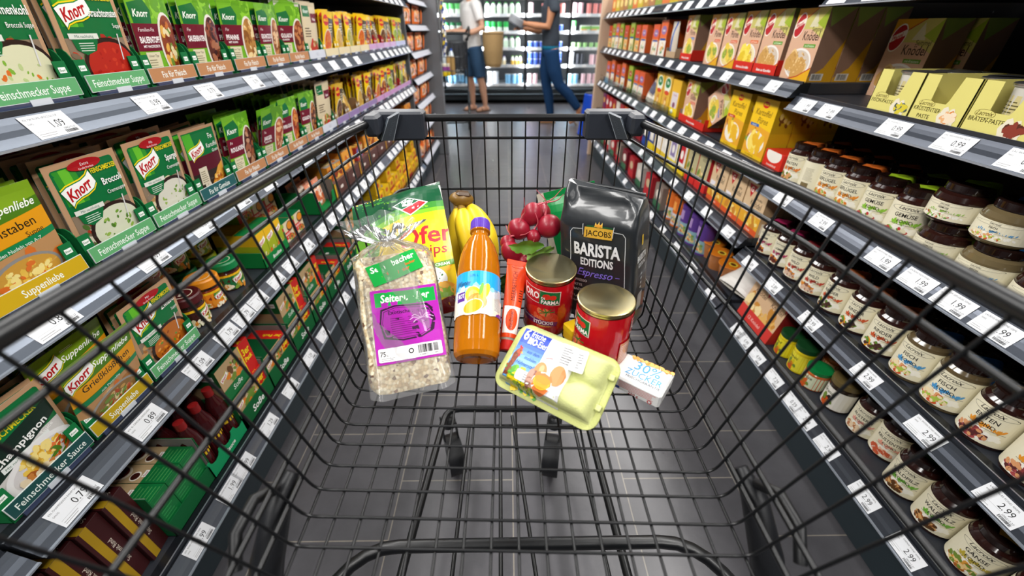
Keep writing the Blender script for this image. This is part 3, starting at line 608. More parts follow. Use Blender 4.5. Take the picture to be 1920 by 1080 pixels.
# ------------------------------------------------------------------ cartons, jars and trays
def carton(w, d, h, col, front=None, top=None, left=None, right=None, mt='print', bev=.0012):
    q = MB(); q.box((-w/2, 0, 0), (w/2, d, h), col, mt, bev)
    if front: front.clip(w, h).on(q, plane(-w/2), mt=mt)
    if top: top.clip(w, d).on(q, lambda u, v, l: (u-w/2, v, h+.0002+l), mt=mt)
    if left: left.clip(d, h).on(q, lambda u, v, l: (-w/2-.0002-l, d-u, v), mt=mt)
    if right: right.clip(d, h).on(q, lambda u, v, l: (w/2+.0002+l, u, v), mt=mt)
    return q.mesh('carton_print')
def put(me, name, loc, rot, label, cat, grp=None): return tag(link(me, name, None, loc, rot), label, cat, grp)
def opentray(w, d, h, col, inner='#77706a', text='', tc='#f2f4f0', front=None, cut=None, th=.002, tsz=.5):
    """open display tray: front lip of height front, optionally scalloped"""
    q = MB(); fr = front or h
    q.box((-w/2, 0, 0), (w/2, d, th), col, 'paper')
    for a, b in (((-w/2, 0, 0), (-w/2+th, d, h)), ((w/2-th, 0, 0), (w/2, d, h)), ((-w/2, d-th, 0), (w/2, d, h))): q.box(a, b, col, 'paper')
    for a, b in (((-w/2+th, th, th), (-w/2+th+.0008, d-th, h)), ((w/2-th-.0008, th, th), (w/2-th, d-th, h)), ((-w/2+th, d-th-.0008, th), (w/2-th, d-th, h))): q.box(a, b, inner, 'paper')
    if cut:
        pts = [(-w/2, 0)]+[(w/2, 0), (w/2, fr)]
        for k in range(cut):
            c = w/2-(k+.5)*w/cut; r_ = w/cut*.36
            pts += [(c+r_*math.cos(a), fr-r_*math.sin(a)) for a in (0, .5, 1, 1.57, 2.1, 2.6, PI)]
        pts.append((-w/2, fr)); tr_ = tri(pts); k = len(pts)
        q.add([(x, 0, z) for x, z in pts]+[(x, th, z) for x, z in pts], tr_+[[i+k for i in t_] for t_ in tr_]+[(i, (i+1) % k, k+(i+1) % k, k+i) for i in range(k)], col, 'paper')
    else: q.box((-w/2, 0, 0), (w/2, th, fr), col, 'paper')
    if text: p = Pr(); p.T(text, w/2, fr*.3, fr*tsz, tc, bold=.02, shear=.15, fit=w*.8); p.on(q, plane(-w/2))
    return q.mesh('tray_print')
GL = 'cartons on the left shelves'
# bouillon jars --------------------------------------------------------------
def stockjar(lid, body, band, txt, seed=1):
    def f(loc, label, rot=0):
        r = thing('bouillon_jar', label, 'jar', loc, (0, 0, PI/2+rot), 'bouillon jars on the third left shelf')
        q = MB(); q.lathe([(.0, 0), (.03, 0), (.0335, .004), (.0345, .03), (.034, .05), (.031, .056)], body, 'gloss')
        p = Pr(); w_ = .2; p.R(0, 0, w_, .043, band); p.R(0, .037, w_, .043, '#e8b41a'); p.R(.078, .02, .112, .036, '#12803c'); flag(p, .094, .026, .034); p.R(.114, .016, .15, .035, '#e8763a' if seed % 2 else '#d7dd7a'); p.T('BOUILLON', .132, .026, .008, '#f7f2e0', bold=.03, fit=.032); p.T('PUR', .132, .018, .006, '#f7f2e0', bold=.02)
        p.food(.1, .008, .06, .007, ['#e8d8b0', '#d98a2a', '#7a9a34', '#f0e8d0'], 40, .006, seed); p.on(q, cyl(.0345, w_, .006), .012, 0); q.build('glass_body', r)
        q = MB(); q.lathe([(.031, .052), (.0325, .053), (.0325, .06), (.031, .061)], '#2a1310', 'gloss'); q.build('collar', r)
        q = MB(); q.lathe([(.0345, .06), (.0365, .062), (.0365, .078), (.034, .0815), (.026, .0815), (.025, .0805), (.0001, .0805)], lid, 'plastic'); p = Pr(); p.E(0, 0, .022, .022, '#e9e2c4', n=20); p.E(0, 0, .02, .02, lid); p.T(txt, 0, -.003, .009, '#f4efd8', bold=.02, fit=.032); p.on(q, lambda u, v, l: (u, v, .0808+l)); q.build('lid', r)
    return f
OR, BRN, GRN, YL = stockjar('#e08a1a', '#7a2d10', '#d9801c', 'GEMÜSE', 1), stockjar('#4a1216', '#3a1510', '#3a1a14', 'RIND', 3), stockjar('#0f7a42', '#4a1c10', '#1b6a3c', 'HUHN', 2), stockjar('#a9b81c', '#5a3a10', '#c9b41c', 'KRÄUTER', 4)
BRN((-.75, .765, Z3), 'small jar with maroon lid beside the onion soup sachet', .3); OR((-.757, .842, Z3), 'front orange-lidded jar between maroon and green lids', .1); GRN((-.757, .926, Z3), 'front green-lidded jar next to the front orange-lidded jar')
OR((-.832, .795, Z3), 'orange-lidded jar behind the maroon-lidded jar'); GRN((-.832, .875, Z3), 'green-lidded jar behind the front orange-lidded jar'); YL((-.832, .957, Z3), 'yellow-green jar behind the front green-lidded jar')
OR((-.84, .795, Z3+.0825), 'orange jar stacked on the rear orange-lidded jar'); GRN((-.838, .875, Z3+.0825), 'green-lidded jar stacked on the rear green-lidded jar'); YL((-.835, .957, Z3+.0825), 'lime-lidded jar stacked highest beside the bouillon cartons')
# third left shelf cartons ---------------------------------------------------
def stripes(w, h, cs):
    p = Pr(); y = 0
    for fr, c in cs: p.R(0, y, w, y+fr*h, c); y += fr*h
    return p
p = stripes(.044, .1, [(.3, '#d9a06a'), (.4, '#9aa81c'), (.3, '#e0b01c')]); p.food(.022, .02, .02, .018, ['#e8d8b0', '#c9541c', '#7a9a34'], 24, .006, 3); flag(p, .022, .07, .036)
me = carton(.044, .12, .1, '#0f7a3c', p, stripes(.044, .12, [(.5, '#0f7a3c'), (.5, '#e0b01c')]), left=stripes(.12, .1, [(.35, '#d9a06a'), (.3, '#9aa81c'), (.35, '#e0b01c')]))
put(opentray(.145, .14, .05, '#0d7a3a', text='Bouillon', front=.03), 'display_tray', (-.706, 1.088, Z3+.001), RL, 'green display tray lettered Bouillon on the third left shelf', 'tray')
for i in range(3): put(me, 'bouillon_carton', (-.71, 1.043+i*.0455, Z3+.004), RL, ['yellow-green bouillon carton at the near end of the lettered green tray', 'yellow-green bouillon carton in the middle of the lettered green tray', 'yellow-green bouillon carton at the far end of the lettered green tray'][i], 'carton', GL)
def pot(seed):
    p = Pr(); w, h = .07, .066; p.R(0, 0, w, h, '#d9c8a8'); p.R(0, 0, .016, h, '#a81c1c'); p.R(.014, .01, .052, .034, '#c8201e'); p.T('BOUILLON', .033, .023, .009, '#f6eee4', bold=.02, fit=.034); p.T('POT', .033, .013, .008, '#f6eee4', bold=.02); p.E(.055, .046, .02, .017, '#5a3a26'); p.E(.055, .048, .016, .012, '#d9861c'); p.R(0, .054, .02, h, '#8db02e'); p.food(.05, .01, .02, .008, ['#6b4a34', '#8db02e', '#c9702a'], 18, .006, seed); return p
me = carton(.07, .1, .066, '#c9a878', pot(1), stripes(.07, .1, [(.5, '#0f6a3c'), (.5, '#8a5a34')]), left=stripes(.1, .066, [(.5, '#8db02e'), (.5, '#c9a878')]))
for i, (x, y, z, t_) in enumerate([(-.72, 1.2, 0, 'cream and red stock pot pack beside the lettered green tray'), (-.72, 1.274, 0, 'cream and red stock pot pack, the farther of two on the shelf'), (-.79, 1.13, .1, 'stock pot pack lying on the yellow-green cartons'), (-.795, 1.2, .0665, 'stock pot pack stacked behind the nearer cream and red pack'), (-.795, 1.274, .0665, 'stock pot pack stacked behind the farther cream and red pack')]):
    put(me, 'stock_pot_pack', (x, y, Z3+.001+z+(.004 if i == 2 else 0)), RL, t_, 'carton', GL)
for i in range(2): put(me, 'stock_pot_pack', (-.822, 1.2+.074*i, Z3+.001), RL, 'stock pot pack at the shelf back, under a stacked pack, %s' % ['near side', 'far side'][i], 'carton', GL)
put(opentray(.165, .15, .085, '#0d7a3a', front=.045, cut=1), 'display_tray', (-.706, 1.5, Z3+.001), RL, 'green cut-out display tray holding a salmon foil bag', 'tray')
fb = Pr(); fb.R(0, 0, .12, .1, '#d98a6a'); fb.food(.06, .05, .05, .04, ['#e8b48a', '#f0e0d0', '#c9643a'], 40, .014, 4); fb.T('Gravy', .05, .014, .018, '#fff', bold=.02, fit=.06)
for i in range(3): put(sachet(fb.clip(.12, .1), .12, .1, '#c9c4bc', t=.014), 'foil_bag', (-.74-.034*i, 1.5, Z3+.005), (-.12, 0, PI/2), ['salmon foil bag at the front of the green cut-out tray', 'salmon foil bag in the middle of the green cut-out tray', 'salmon foil bag at the back of the green cut-out tray'][i], 'bag', GL)
def brown(seed, c2):
    p = Pr(); w, h = .15, .055; p.R(0, 0, w, h, '#5a3a34'); p.R(0, 0, .012, h, c2); p.R(.06, .02, .09, .032, '#e0d4cc'); return p
rc = [['#d98a2a', '#e0b45a', '#8a3a1c'], ['#e8a03a', '#c9641c', '#f0d08a'], ['#a8302a', '#3a6ab0', '#e0c08a']]
for i in range(10):
    y = 1.675+i*.162; q = ['#e0b41c', '#5a3a34', '#d9a01c'][i % 3]
    put(carton(.152, .13, .058, '#5a3a34', brown(i, q), stripes(.152, .13, [(.2, '#6a5048'), (.8, '#4a3a36')])), 'brown_display_box', (-.708, y, Z3+.001), RL, '%s brown box past the green cut-out tray, third left shelf' % ORD[i], 'box', GL)
    p = Pr(); p.R(0, 0, .13, .06, rc[i % 3][0]); p.food(.065, .03, .06, .026, rc[i % 3], 30, .014, i); p2 = Pr(); p2.R(0, 0, .13, .1, '#c9742a' if i % 3 else '#a8a29a'); p2.food(.06, .05, .06, .045, rc[(i+1) % 3], 40, .016, i+20)
    put(carton(.13, .1, .06+.018*(i % 2), rc[i % 3][0], p, p2), 'snack_carton', (-.72, y, Z3+.06), (0, 0, PI/2+.1*(i % 3-1)), 'orange-brown carton on the %s brown box, third left shelf' % ORD[i], 'carton', GL)
# bottom left shelf ----------------------------------------------------------
p = Pr(); w, d = .045, .15; p.R(0, 0, w, d, '#3a1214'); p.R(.004, 0, .018, d, '#a8861a'); p.R(.004, d*.55, .024, d*.82, '#123f1e'); p.R(.008, d*.82, w, d, '#9a4a18'); p.T('Suppe mit Rind', .034, d*.3, .012, '#d9cfc0', rot=PI/2, fit=.09); mini(p, .03, d*.7, .02)
p2 = Pr(); p2.R(0, 0, w, .19, '#3a1214'); p2.R(.006, 0, .02, .19, '#a8861a'); p2.T('Suppe mit Rind', .032, .09, .012, '#d9cfc0', rot=PI/2, fit=.11)
me = carton(w, d, .19, '#2e1012', p2, p)
for i in range(4): put(me, 'soup_carton', (-.735+.004*i, .265+i*.047, ZB+.002), (0, 0, PI/2+.03*i), '%s maroon and yellow beef soup carton from the camera, bottom left shelf' % ORD[i], 'carton', GL)
p = Pr(); p.R(0, 0, .14, .17, '#e0b81c'); p.E(.05, .12, .03, .02, '#12682e'); p.L([(.1, .17), (.06, 0)], .014, '#c0201c'); p.R(.1, 0, .14, .17, '#e8e2c4'); p.T('mild', .115, .09, .03, '#2a7a34', bold=.02, fit=.03)
put(sachet(p.clip(.14, .17), .14, .17, '#d9b01c', t=.02), 'seasoning_bag', (-.725, .2, ZB+.003), (-.25, 0, PI/2+.2), 'yellow bag with a green oval, nearest on the bottom left shelf', 'bag', GL)
put(opentray(.14, .17, .14, '#0c5a30', inner='#8d8782', front=.045), 'display_tray', (-.706, .5, ZB+.001), RL, 'green carton tray with grey inside holding gravy boxes', 'tray')
p = Pr(); w, d = .042, .15; p.R(0, 0, w, d, '#b59a72'); p.R(0, 0, w, d*.35, '#0f6a34'); p.lines(.004, .004, w-.004, d*.33, 6, '#3f8a4a', .3, .3); p.E(w*.5, d*.74, w*.44, d*.17, '#e0d2bc'); p.E(w*.52, d*.75, w*.36, d*.14, '#5a1a12'); p.E(w*.35, d*.48, w*.26, d*.07, '#efe6d8'); p.E(w*.35, d*.485, w*.2, d*.055, '#3a140e'); mini(p, w*.5, d*.37, .016)
p2 = Pr(); p2.R(0, 0, w, .12, '#0f6a34'); p2.lines(.004, .01, w-.004, .11, 12, '#2f8a4a', .3, .4)
me = carton(w, d, .115, '#0e5e2e', p2, p)
for i in range(3): put(me, 'gravy_carton', (-.712, .456+i*.0435, ZB+.004), (0, 0, PI/2), '%s green gravy carton in the grey-lined tray, bottom left shelf' % ['nearest', 'middle', 'farthest'][i], 'carton', GL)
put(opentray(.15, .16, .045, '#12905a', text='Sauce', front=.052, cut=3, tsz=.3), 'display_tray', (-.704, .635, ZB+.001), RL, 'bright green scalloped tray lettered Sauce, bottom left shelf', 'tray')
for i in range(3):
    for k in range(2):
        r = thing('sauce_bottle', 'dark maroon sauce bottle in the scalloped tray, %s pair, %s' % (['nearest', 'middle', 'farthest'][i], ['front', 'back'][k]), 'bottle', (-.735-k*.055, .586+i*.049, ZB+.004), (0, 0, PI/2), 'maroon sauce bottles in the scalloped tray')
        q = MB(); q.lathe([(.0, 0), (.02, 0), (.0222, .004), (.0222, .1), (.019, .12), (.009, .15)], '#3a0f12', 'gloss', 20); p = Pr(); p.R(0, 0, .05, .06, '#4a1216'); p.R(.004, .03, .046, .04, '#d9b41c'); p.T('Sauce', .025, .046, .01, '#f0e8d8', fit=.03); p.on(q, cyl(.0222, .05, .03), .01); q.build('bottle_body', r)
        q = MB(); q.lathe([(.0095, .148), (.0105, .15), (.0105, .17), (.0001, .171)], '#8a1a1a', 'plastic', 16); q.build('cap', r)
def sosse(title, w=.14, h=.1, seed=1):
    p = Pr(); p.R(0, 0, w, h, '#b79a72'); p.R(0, 0, w, h*.34, '#0f6a34'); p.R(w*.7, 0, w, h, '#c8201c'); p.L([(w*.7, 0), (w*.7, h)], .004, '#e8c81c'); p.food(w*.42, h*.6, w*.22, h*.24, ['#d9c8a0', '#6b4a2a', '#d97a2a', '#6f8a34'], 40, .009, seed)
    p.T('3er', w*.85, h*.6, .03, '#f0d81c', bold=.03, fit=w*.22); p.T('Pack', w*.85, h*.4, .02, '#f0d81c', bold=.03, fit=w*.22); p.T(title, w*.36, h*.12, .02, '#f0f2ea', shear=.2, fit=w*.4); flag(p, w*.14, h*.66, .03); return p
tp = Pr(); tp.R(0, 0, .14, .1, '#0c4a26'); tp.R(.098, 0, .14, .1, '#c8201c'); tp.T('3er Pack', .119, .03, .016, '#f0d81c', bold=.02, rot=PI/2, fit=.07); mini(tp, .03, .06, .024)
def lside(d, h): q = Pr(); q.R(0, 0, d, h, '#0c5a2c'); q.R(0, 0, d, h*.5, '#a98d68'); mini(q, d*.75, h*.8, .03); return q
mes = [carton(.14, .1, .1, '#0c4a26', sosse('Soße', seed=i), tp, lside(.1, .1)) for i in range(3)]
def stray(y, n): put(opentray(.15, .13, .12, '#0c5a2e', inner='#8a8480', text='Soße', front=.055), 'display_tray', (-.704, y, ZB+.001), RL, '%s green sauce tray from the scalloped one, bottom left shelf' % ORD[n], 'tray')
for n, y in enumerate([.772, .925, 1.08, 1.235, 1.39, 1.545, 1.7, 1.855, 2.01]):
    stray(y, n)
    for k in range(2 if n in (0, 2, 3, 6) else 1):
        put(mes[(n+k) % 3], 'sauce_carton', (-.71-.004*k, y, ZB+.004+k*.102), RL, '%s three-pack sauce carton in the %s green sauce tray' % (['lower', 'upper'][k], ORD[n]), 'carton', GL)
for i in range(9):
    y = 2.2+i*.12
    for k in range(2 if i % 2 else 3):
        p = Pr(); p.R(0, 0, .1, .06, '#e0b41c'); p.R(.0, .0, .1, .02, ['#a8201c', '#d9901c', '#c9a41c'][(i+k) % 3]); p.E(.05, .04, .02, .012, '#c8201c')
        t2 = Pr(); t2.R(0, 0, .1, .12, '#e8bc1c'); t2.E(.05, .06, .03, .03, ['#b3271a', '#e8d8a0', '#8a5a2a'][(i+k) % 3]); t2.food(.05, .06, .04, .04, ['#c9702a', '#f0d08a', '#3a6ab0'], 14, .012, i)
        put(carton(.105, .13, .06, '#d9ac1c', p, t2), 'yellow_carton', (-.71-.01*k, y, ZB+.002+k*.062), RL, '%s yellow carton from below in the %s far stack, bottom left shelf' % (['first', 'second', 'third'][k], ORD[i]), 'carton', GL)
# orange bags at the gondola end --------------------------------------------
ob = []
for s_ in range(2):
    p = Pr(); p.R(0, 0, .11, .12, '#e8701c'); p.R(.03, .02, .085, .075, '#f0e6dc' if s_ else '#c9c0c4'); p.food(.06, .09, .04, .02, ['#f09030', '#d9541c', '#f6c48a'], 24, .012, s_); p.food(.055, .045, .022, .02, ['#e8a04a', '#7a4a3a'], 12, .009, s_+4); ob.append(sachet(p.clip(.11, .12), .11, .12, '#e0641c', t=.012, seed=s_))
for i, z in enumerate((1.2, 1.04, .87, .7, .525, .35, .115)):
    for k in range(6):
        for b in range(2):
            put(ob[(k+i) % 2], 'orange_bag', (-.715-.04*b, 3.37+k*.117, z+.038), (.1-.1*b, 0, PI/2+.25*((k*7+i*3) % 3-1)), 'small orange and white bag on the %s end shelf from the top, %s row' % (ORD[i], ['front', 'back'][b]), 'bag', 'orange bags on the %s end shelf from the top' % ORD[i])
# ------------------------------------------------------------------ right gondola
FOOD = {'LAMM': ('#b03060', ['#b5623a', '#e0902c', '#7a3a2a', '#5a2a20']), 'WILD': ('#b83a2a', ['#6b4438', '#e08a2a', '#8a5a48', '#d9b8a0']), 'RINDER': ('#c9542a', ['#7a4a38', '#e89a1c', '#5f8a2c', '#4a2f28']), 'FISCH': ('#4a94c8', ['#e0a06a', '#c9542a', '#a8c04a', '#f0dcb0']), 'ENTEN': ('#e0922a', ['#8a3a3a', '#a8484a', '#5a2a2a', '#d99a6a']), 'KALBS': ('#d9482a', ['#c97a3a', '#e0a860', '#6f9a34', '#a8502a']), 'GEFLÜGEL': ('#e08a2a', ['#e0a85a', '#f0d8a8', '#8ab03a', '#d97a2a']), 'GEMÜSE': ('#8abf3a', ['#5f9a2c', '#8ac04a', '#c03a3a', '#e8e0c0']), 'BRATEN': ('#e07a2a', ['#7a3a24', '#a8582a', '#5f8a2c', '#d9a06a']),
        'AUSTERN': ('#e09a8a', ['#d9a06a', '#b5744a', '#e8cfae']), 'KRUSTENTIER': ('#e8a08a', ['#e0886a', '#f0c0a0', '#c95a3a']), 'WALDPILZ': ('#6fae3a', ['#b5703a', '#8a4f26', '#d9a86a', '#5a3a1c']), 'GÄNSE': ('#b9a53a', ['#d99a3a', '#a85f26', '#e8c88a', '#6f8a34'])}
RIB = {'o': '#c9621c', 'g': '#93b51c', 'b': '#1f78c0', 'p': '#a01a50', 'r': '#8a1826', 'y': '#d9a83a', 'd': '#1d4a24', 's': '#c07850'}
def jarlabel(kind, w, h, blank=False):
    p = Pr(); br, fc = FOOD[kind]
    p.R(0, 0, w, h, '#e6dfc4')
    if not blank:
        c = w/2
        p.food(c, h*.2, w*.15, h*.18, ['#f4f0e4'], 30, h*.09, 9)
        p.food(c+w*.02, h*.48, w*.12, h*.05, [br], 30, h*.05, 3, .4)
        p.E(c, h*.865, w*.155, h*.085, '#2a241c', .06, 28); p.E(c, h*.865, w*.15, h*.077, '#e6dfc4', .06, 28)
        p.T('Lacroix', c, h*.83, h*.15, '#1c1812', bold=.012, shear=.4, fit=w*.26)
        p.T(kind, c, h*.62, h*.155, '#1a1612', bold=.008, fit=w*.27, sx=.92); p.T('FOND', c+w*.015, h*.46, h*.13, '#1a1612', bold=.004, fit=w*.18)
        p.lines(c-w*.1, h*.405, c+w*.15, h*.43, 1, '#8a8270', .5)
        p.food(c-w*.03, h*.18, w*.1, h*.13, fc, 48, h*.058, len(kind), .7)
    x = w*.8 if not blank else w*.45
    p.R(x, h*.06, x+w*.1, h*.26, '#7a6a48'); p.lines(x, h*.34, x+w*.13, h*.8, 12, '#a39a82', .35, .3)
    return p.clip(w, h)
JC = {}
def broth(kind, loc, rot, label, rib='o', low=False, blank=False, grp='broth jars on the right shelves', glass='#2c1410'):
    key = (kind, rib, low, blank, glass)
    if key in JC: return dup(JC[key], loc, (0, 0, -PI/2+rot), label, grp)
    r = thing('broth_jar', label, 'jar', loc, (0, 0, -PI/2+rot), grp); JC[key] = r
    if low: R0, H0, hl, z0, pf = .044, .069, .034, .008, [(.0, 0), (.038, 0), (.042, .004), (.044, .012), (.044, .046), (.041, .055), (.034, .06)]
    else: R0, H0, hl, z0, pf = .0385, .113, .078, .01, [(.0, 0), (.033, 0), (.037, .003), (.0385, .009), (.0385, .086), (.0365, .095), (.031, .102)]
    q = MB(); q.lathe(pf, glass, 'gloss', 32); q.build('glass_body', r)
    zt = pf[-1][1]; rt = pf[-1][0]
    q = MB(); q.lathe([(rt-.001, zt-.001), (rt+.001, zt), (rt+.0018, zt+.003), (rt+.0018, zt+.014), (rt-.001, zt+.0165), (rt-.006, zt+.0165), (rt-.007, zt+.0155), (.0001, zt+.0155)], '#1d100d', 'gloss', 32); q.build('lid', r)
    w_ = 2*PI*R0*.92; q = MB(); jarlabel(kind, w_, hl, blank).on(q, cyl(R0+.0002, w_, z0), w_/48, 0, 'print'); q.build('paper_label', r)
    q = MB(); c = RIB[rib]; zl = zt+.0172            # card tag lying over the lid and hanging down behind
    def g(u, v):
        t = v*(rt+.056)-.012; w2 = (u-.5)*(.024+.02*math.sin(min(1, max(0, (v-.1)/.6))*PI*.75))
        xe = rt+.0035
        if t < xe: x, z = t, zl+.0006
        else: k = t-xe; x, z = xe+.006*math.sin(min(k/.02, 1)*1.5)+(.003 if k > .02 else 0), zl-k*.93
        return (x*.82+w2*.35+.0, x*.42-w2, z)
    q.grid(g, 4, 16, c, 'paper'); q.grid(lambda u, v: (lambda t: (t[0]+.0004, t[1]+.0003, t[2]+.0005))(g(u, v)), 4, 16, c, 'paper')
    p = Pr(); p.L([(.004, .01), (.024, .013)], .0015, '#1c1410'); p.E(.014, .012, .011, .006, '#2a1c14', n=18); p.E(.014, .012, .0104, .0054, c, n=18); p.T('Lacroix', .014, .01, .006, '#1c1410', shear=.4, fit=.018); p.on(q, lambda u, v, l: (u-.004, v-.006, zl+.0016+l))
    q.build('neck_tag', r)
    return r
X2 = .895
ZR1, ZR2, ZR3, ZRB = .892, .647, .402, .163
w3, w4, w5 = 'upper jar shelf, right', 'lower jar shelf, right', 'bottom shelf, right'
for kind, y, rib, rot, lab, bl in [('BRATEN', 1.215, 'o', .1, 'tall Braten Fond jar, first from the bay joint', 0), ('BRATEN', 1.135, 'o', .2, 'jar turned with its blank label side out, beside the Braten Fond jar', 1), ('GEFLÜGEL', 1.06, 'o', .15, 'farther of the two Geflügel Fond jars', 0), ('GEFLÜGEL', .98, 'o', .1, 'nearer of the two Geflügel Fond jars', 0), ('GEMÜSE', .9, 'g', .25, 'farther of the two tall Gemüse Fond jars with green tags', 0), ('GEMÜSE', .82, 'g', .45, 'nearer of the two tall Gemüse Fond jars, turned aside', 0)]:
    broth(kind, (X2, y, ZR2), rot+.12, lab, rib, blank=bool(bl))
    broth(kind, (X2+.085, y-.004, ZR2), rot+.5, lab.replace('jar', 'jar behind it,', 1) if False else 'tall broth jar behind the row front, %s tag, near Y joint'.replace(', near Y joint', ' over its lid') % {'o': 'orange', 'g': 'green'}[rib], rib, blank=bool(bl))
for kind, y, rib, gl, a, b_ in [('GEMÜSE', .733, 'g', '#2a1410', 'low Gemüse Fond jar on top of its stack', 'low jar under the stacked Gemüse Fond jar'), ('FISCH', .637, 'b', '#6a5c40', 'low Fisch Fond jar on top of its stack', 'low jar under the stacked Fisch Fond jar'), ('RINDER', .54, 'o', '#2a1410', None, 'low dark jar with an orange tag, third low jar toward the camera'), ('KALBS', .445, 'o', '#2a1410', None, 'low dark jar nearest the camera, behind the trolley rim')]:
    broth(kind, (.9, y, ZR2), .3, b_, rib, True, glass=gl)
    broth(kind, (1.0, y, ZR2), .4, 'low jar in the rear row behind the low %s jars' % {'GEMÜSE': 'vegetable', 'FISCH': 'fish', 'RINDER': 'orange-tagged', 'KALBS': 'nearest'}[kind], rib, True, glass=gl)
    if a: broth(kind, (.9, y+.012, ZR2+.0775), .25, a, rib, True, glass=gl)
for kind, y, rib, rot, lab in [('LAMM', 1.21, 'p', .1, 'farther Lamm Fond jar next to the bay joint'), ('LAMM', 1.127, 'p', .15, 'nearer Lamm Fond jar'), ('WILD', 1.045, 'r', .2, 'farther Wild Fond jar'), ('WILD', .967, 'r', .35, 'nearer Wild Fond jar'), ('RINDER', .88, 'o', .1, 'farthest of three Rinder Fond jars'), ('RINDER', .797, 'o', .2, 'middle one of three Rinder Fond jars'), ('RINDER', .716, 'o', .25, 'nearest of three Rinder Fond jars'), ('FISCH', .633, 'b', .1, 'farther tall Fisch Fond jar with blue tag'), ('FISCH', .553, 'b', .2, 'nearer tall Fisch Fond jar with blue tag'), ('ENTEN', .472, 'y', .15, 'farther Enten Fond jar with sliced duck picture'), ('ENTEN', .39, 'y', .2, 'nearer Enten Fond jar with sliced duck picture'), ('KALBS', .305, 'o', .2, 'Kalbs Fond jar at the right frame edge')]:
    gl = '#5a4c34' if kind == 'FISCH' else '#2c1410'
    broth(kind, (X2, y, ZR3), rot+.12, lab+', '+w4, rib, glass=gl)
    broth(kind, (X2+.085, y+.01, ZR3), rot+.3, 'jar in the second row behind the %s Fond jars, lower jar shelf' % kind.capitalize(), rib, glass=gl)
for kind, y, x, rib, rot, lab in [('AUSTERN', .665, .93, 's', .1, 'Austern Fond jar with a salmon tag'), ('KRUSTENTIER', .6, .94, 's', .3, 'Krustentier Fond jar with a salmon tag'), ('WALDPILZ', .51, .905, 'd', .1, 'farther Waldpilz Fond jar with dark green tag'), ('WALDPILZ', .432, .905, 'd', .2, 'nearer Waldpilz Fond jar with dark green tag'), ('GÄNSE', .352, .905, 'y', .2, 'farther Gänse Fond jar'), ('GÄNSE', .268, .905, 'y', .3, 'nearer Gänse Fond jar at the frame bottom')]:
    broth(kind, (x, y, ZRB), rot+.15, lab+', '+w5, rib)
    broth(kind, (x+.085, y, ZRB), rot+.2, 'jar behind the %s Fond jars, bottom right shelf' % kind.capitalize(), rib)
# small mustard and preserve jars on the bottom shelf
def sjar(loc, label, body, lid, lab, txt, h=.085, r0=.032, tc='#3a4a1c'):
    r = thing('preserve_jar', label, 'jar', loc, (0, 0, -PI/2-.1), 'mustard and preserve jars on the bottom right shelf')
    q = MB(); q.lathe([(0, 0), (r0*.9, 0), (r0, .004), (r0, h*.78), (r0*.9, h*.84)], body, 'gloss', 24); q.build('glass_body', r)
    q = MB(); q.lathe([(r0*.9, h*.83), (r0*1.02, h*.84), (r0*1.02, h*.99), (r0*.9, h), (.0001, h)], lid, 'plastic', 24); q.build('lid', r)
    w_ = r0*4; p = Pr(); p.R(0, 0, w_, h*.62, lab); p.food(w_*.55, h*.2, w_*.12, h*.14, [body, '#c9541c', '#6f8a34'], 14, .008, 3); p.T(txt, w_/2, h*.42, .014, tc, shear=.2, bold=.01, fit=w_*.4); q = MB(); p.on(q, cyl(r0, w_, h*.08), .01); q.build('paper_label', r); return r
sjar((.9, .965, ZRB), 'yellow jar beside the red dumpling carton', '#d9c31c', '#14401f', '#e6d92a', 'Senf'); sjar((.9, .893, ZRB), 'yellow jar between its twin and the green-lidded jar', '#d9c31c', '#14401f', '#e8dc3a', 'Classic', .095)
sjar((.9, .826, ZRB), 'small jar with a bright green lid and vegetable picture', '#c9642a', '#0f7a3c', '#d9e0c0', 'Gemüse', .07); sjar((.915, .75, ZRB), 'square-shouldered jar with a cream label and gold lid', '#2a1c12', '#6a5a34', '#e8e4da', 'Grand', .1, .036); sjar((.965, .855, ZRB), 'jar with orange contents behind the green-lidded jar', '#b5541c', '#5a1c10', '#e0a878', 'Chutney', .1)
# red tent carton of dumplings and white bag beside it
p = Pr(); w, h = .19, .16; p.R(0, 0, w, h, '#d8b48e'); p.food(w*.3, .07, .05, .03, ['#e0b060', '#c98a3a', '#f0d8a0'], 20, .016, 2); p.food(w*.75, .06, .04, .03, ['#e0b060', '#c98a3a'], 14, .014, 5)
for cx_ in (.045, .14): p.T('Knödel', cx_+.01, .105, .022, '#3a1c14', shear=.15, fit=.075); p.T('Kartoffel', cx_+.01, .128, .01, '#3a1c14', fit=.05); p.P([(cx_+.03, .15), (cx_+.062, .15), (cx_+.045, .118)], '#c01c24')
p.R(0, 0, w, .045, '#cf3a34'); p.T('12 Knödel', w*.5, .016, .018, '#f0c8c0', fit=.09)
ls = Pr(); ls.R(0, 0, .14, h, '#a8282a'); ls.T('12 Knödel', .07, .05, .016, '#d98a84', fit=.09)
q = MB(); q.add([(-w/2, 0, 0), (w/2, 0, 0), (w/2, .14, 0), (-w/2, .14, 0), (-w/2, .035, h), (w/2, .035, h), (w/2, .1, h), (-w/2, .1, h)], [(0, 1, 5, 4), (1, 2, 6, 5), (2, 3, 7, 6), (3, 0, 4, 7), (0, 3, 2, 1), (4, 5, 6, 7)], '#b52c2c', 'print')
p.clip(w, h).on(q, lambda u, v, l: (u-w/2, .035*v/h-.0003-l, v)); ls.on(q, lambda u, v, l: (w/2+.0003+l, .03+u*.6, v)); ls.on(q, lambda u, v, l: (-w/2-.0003-l, .12-u*.6, v))
put(q.mesh('carton_print'), 'dumpling_carton', (.858, 1.1, ZRB+.001), RR_, 'red slant-sided dumpling carton on the bottom shelf beside a white bag', 'carton')
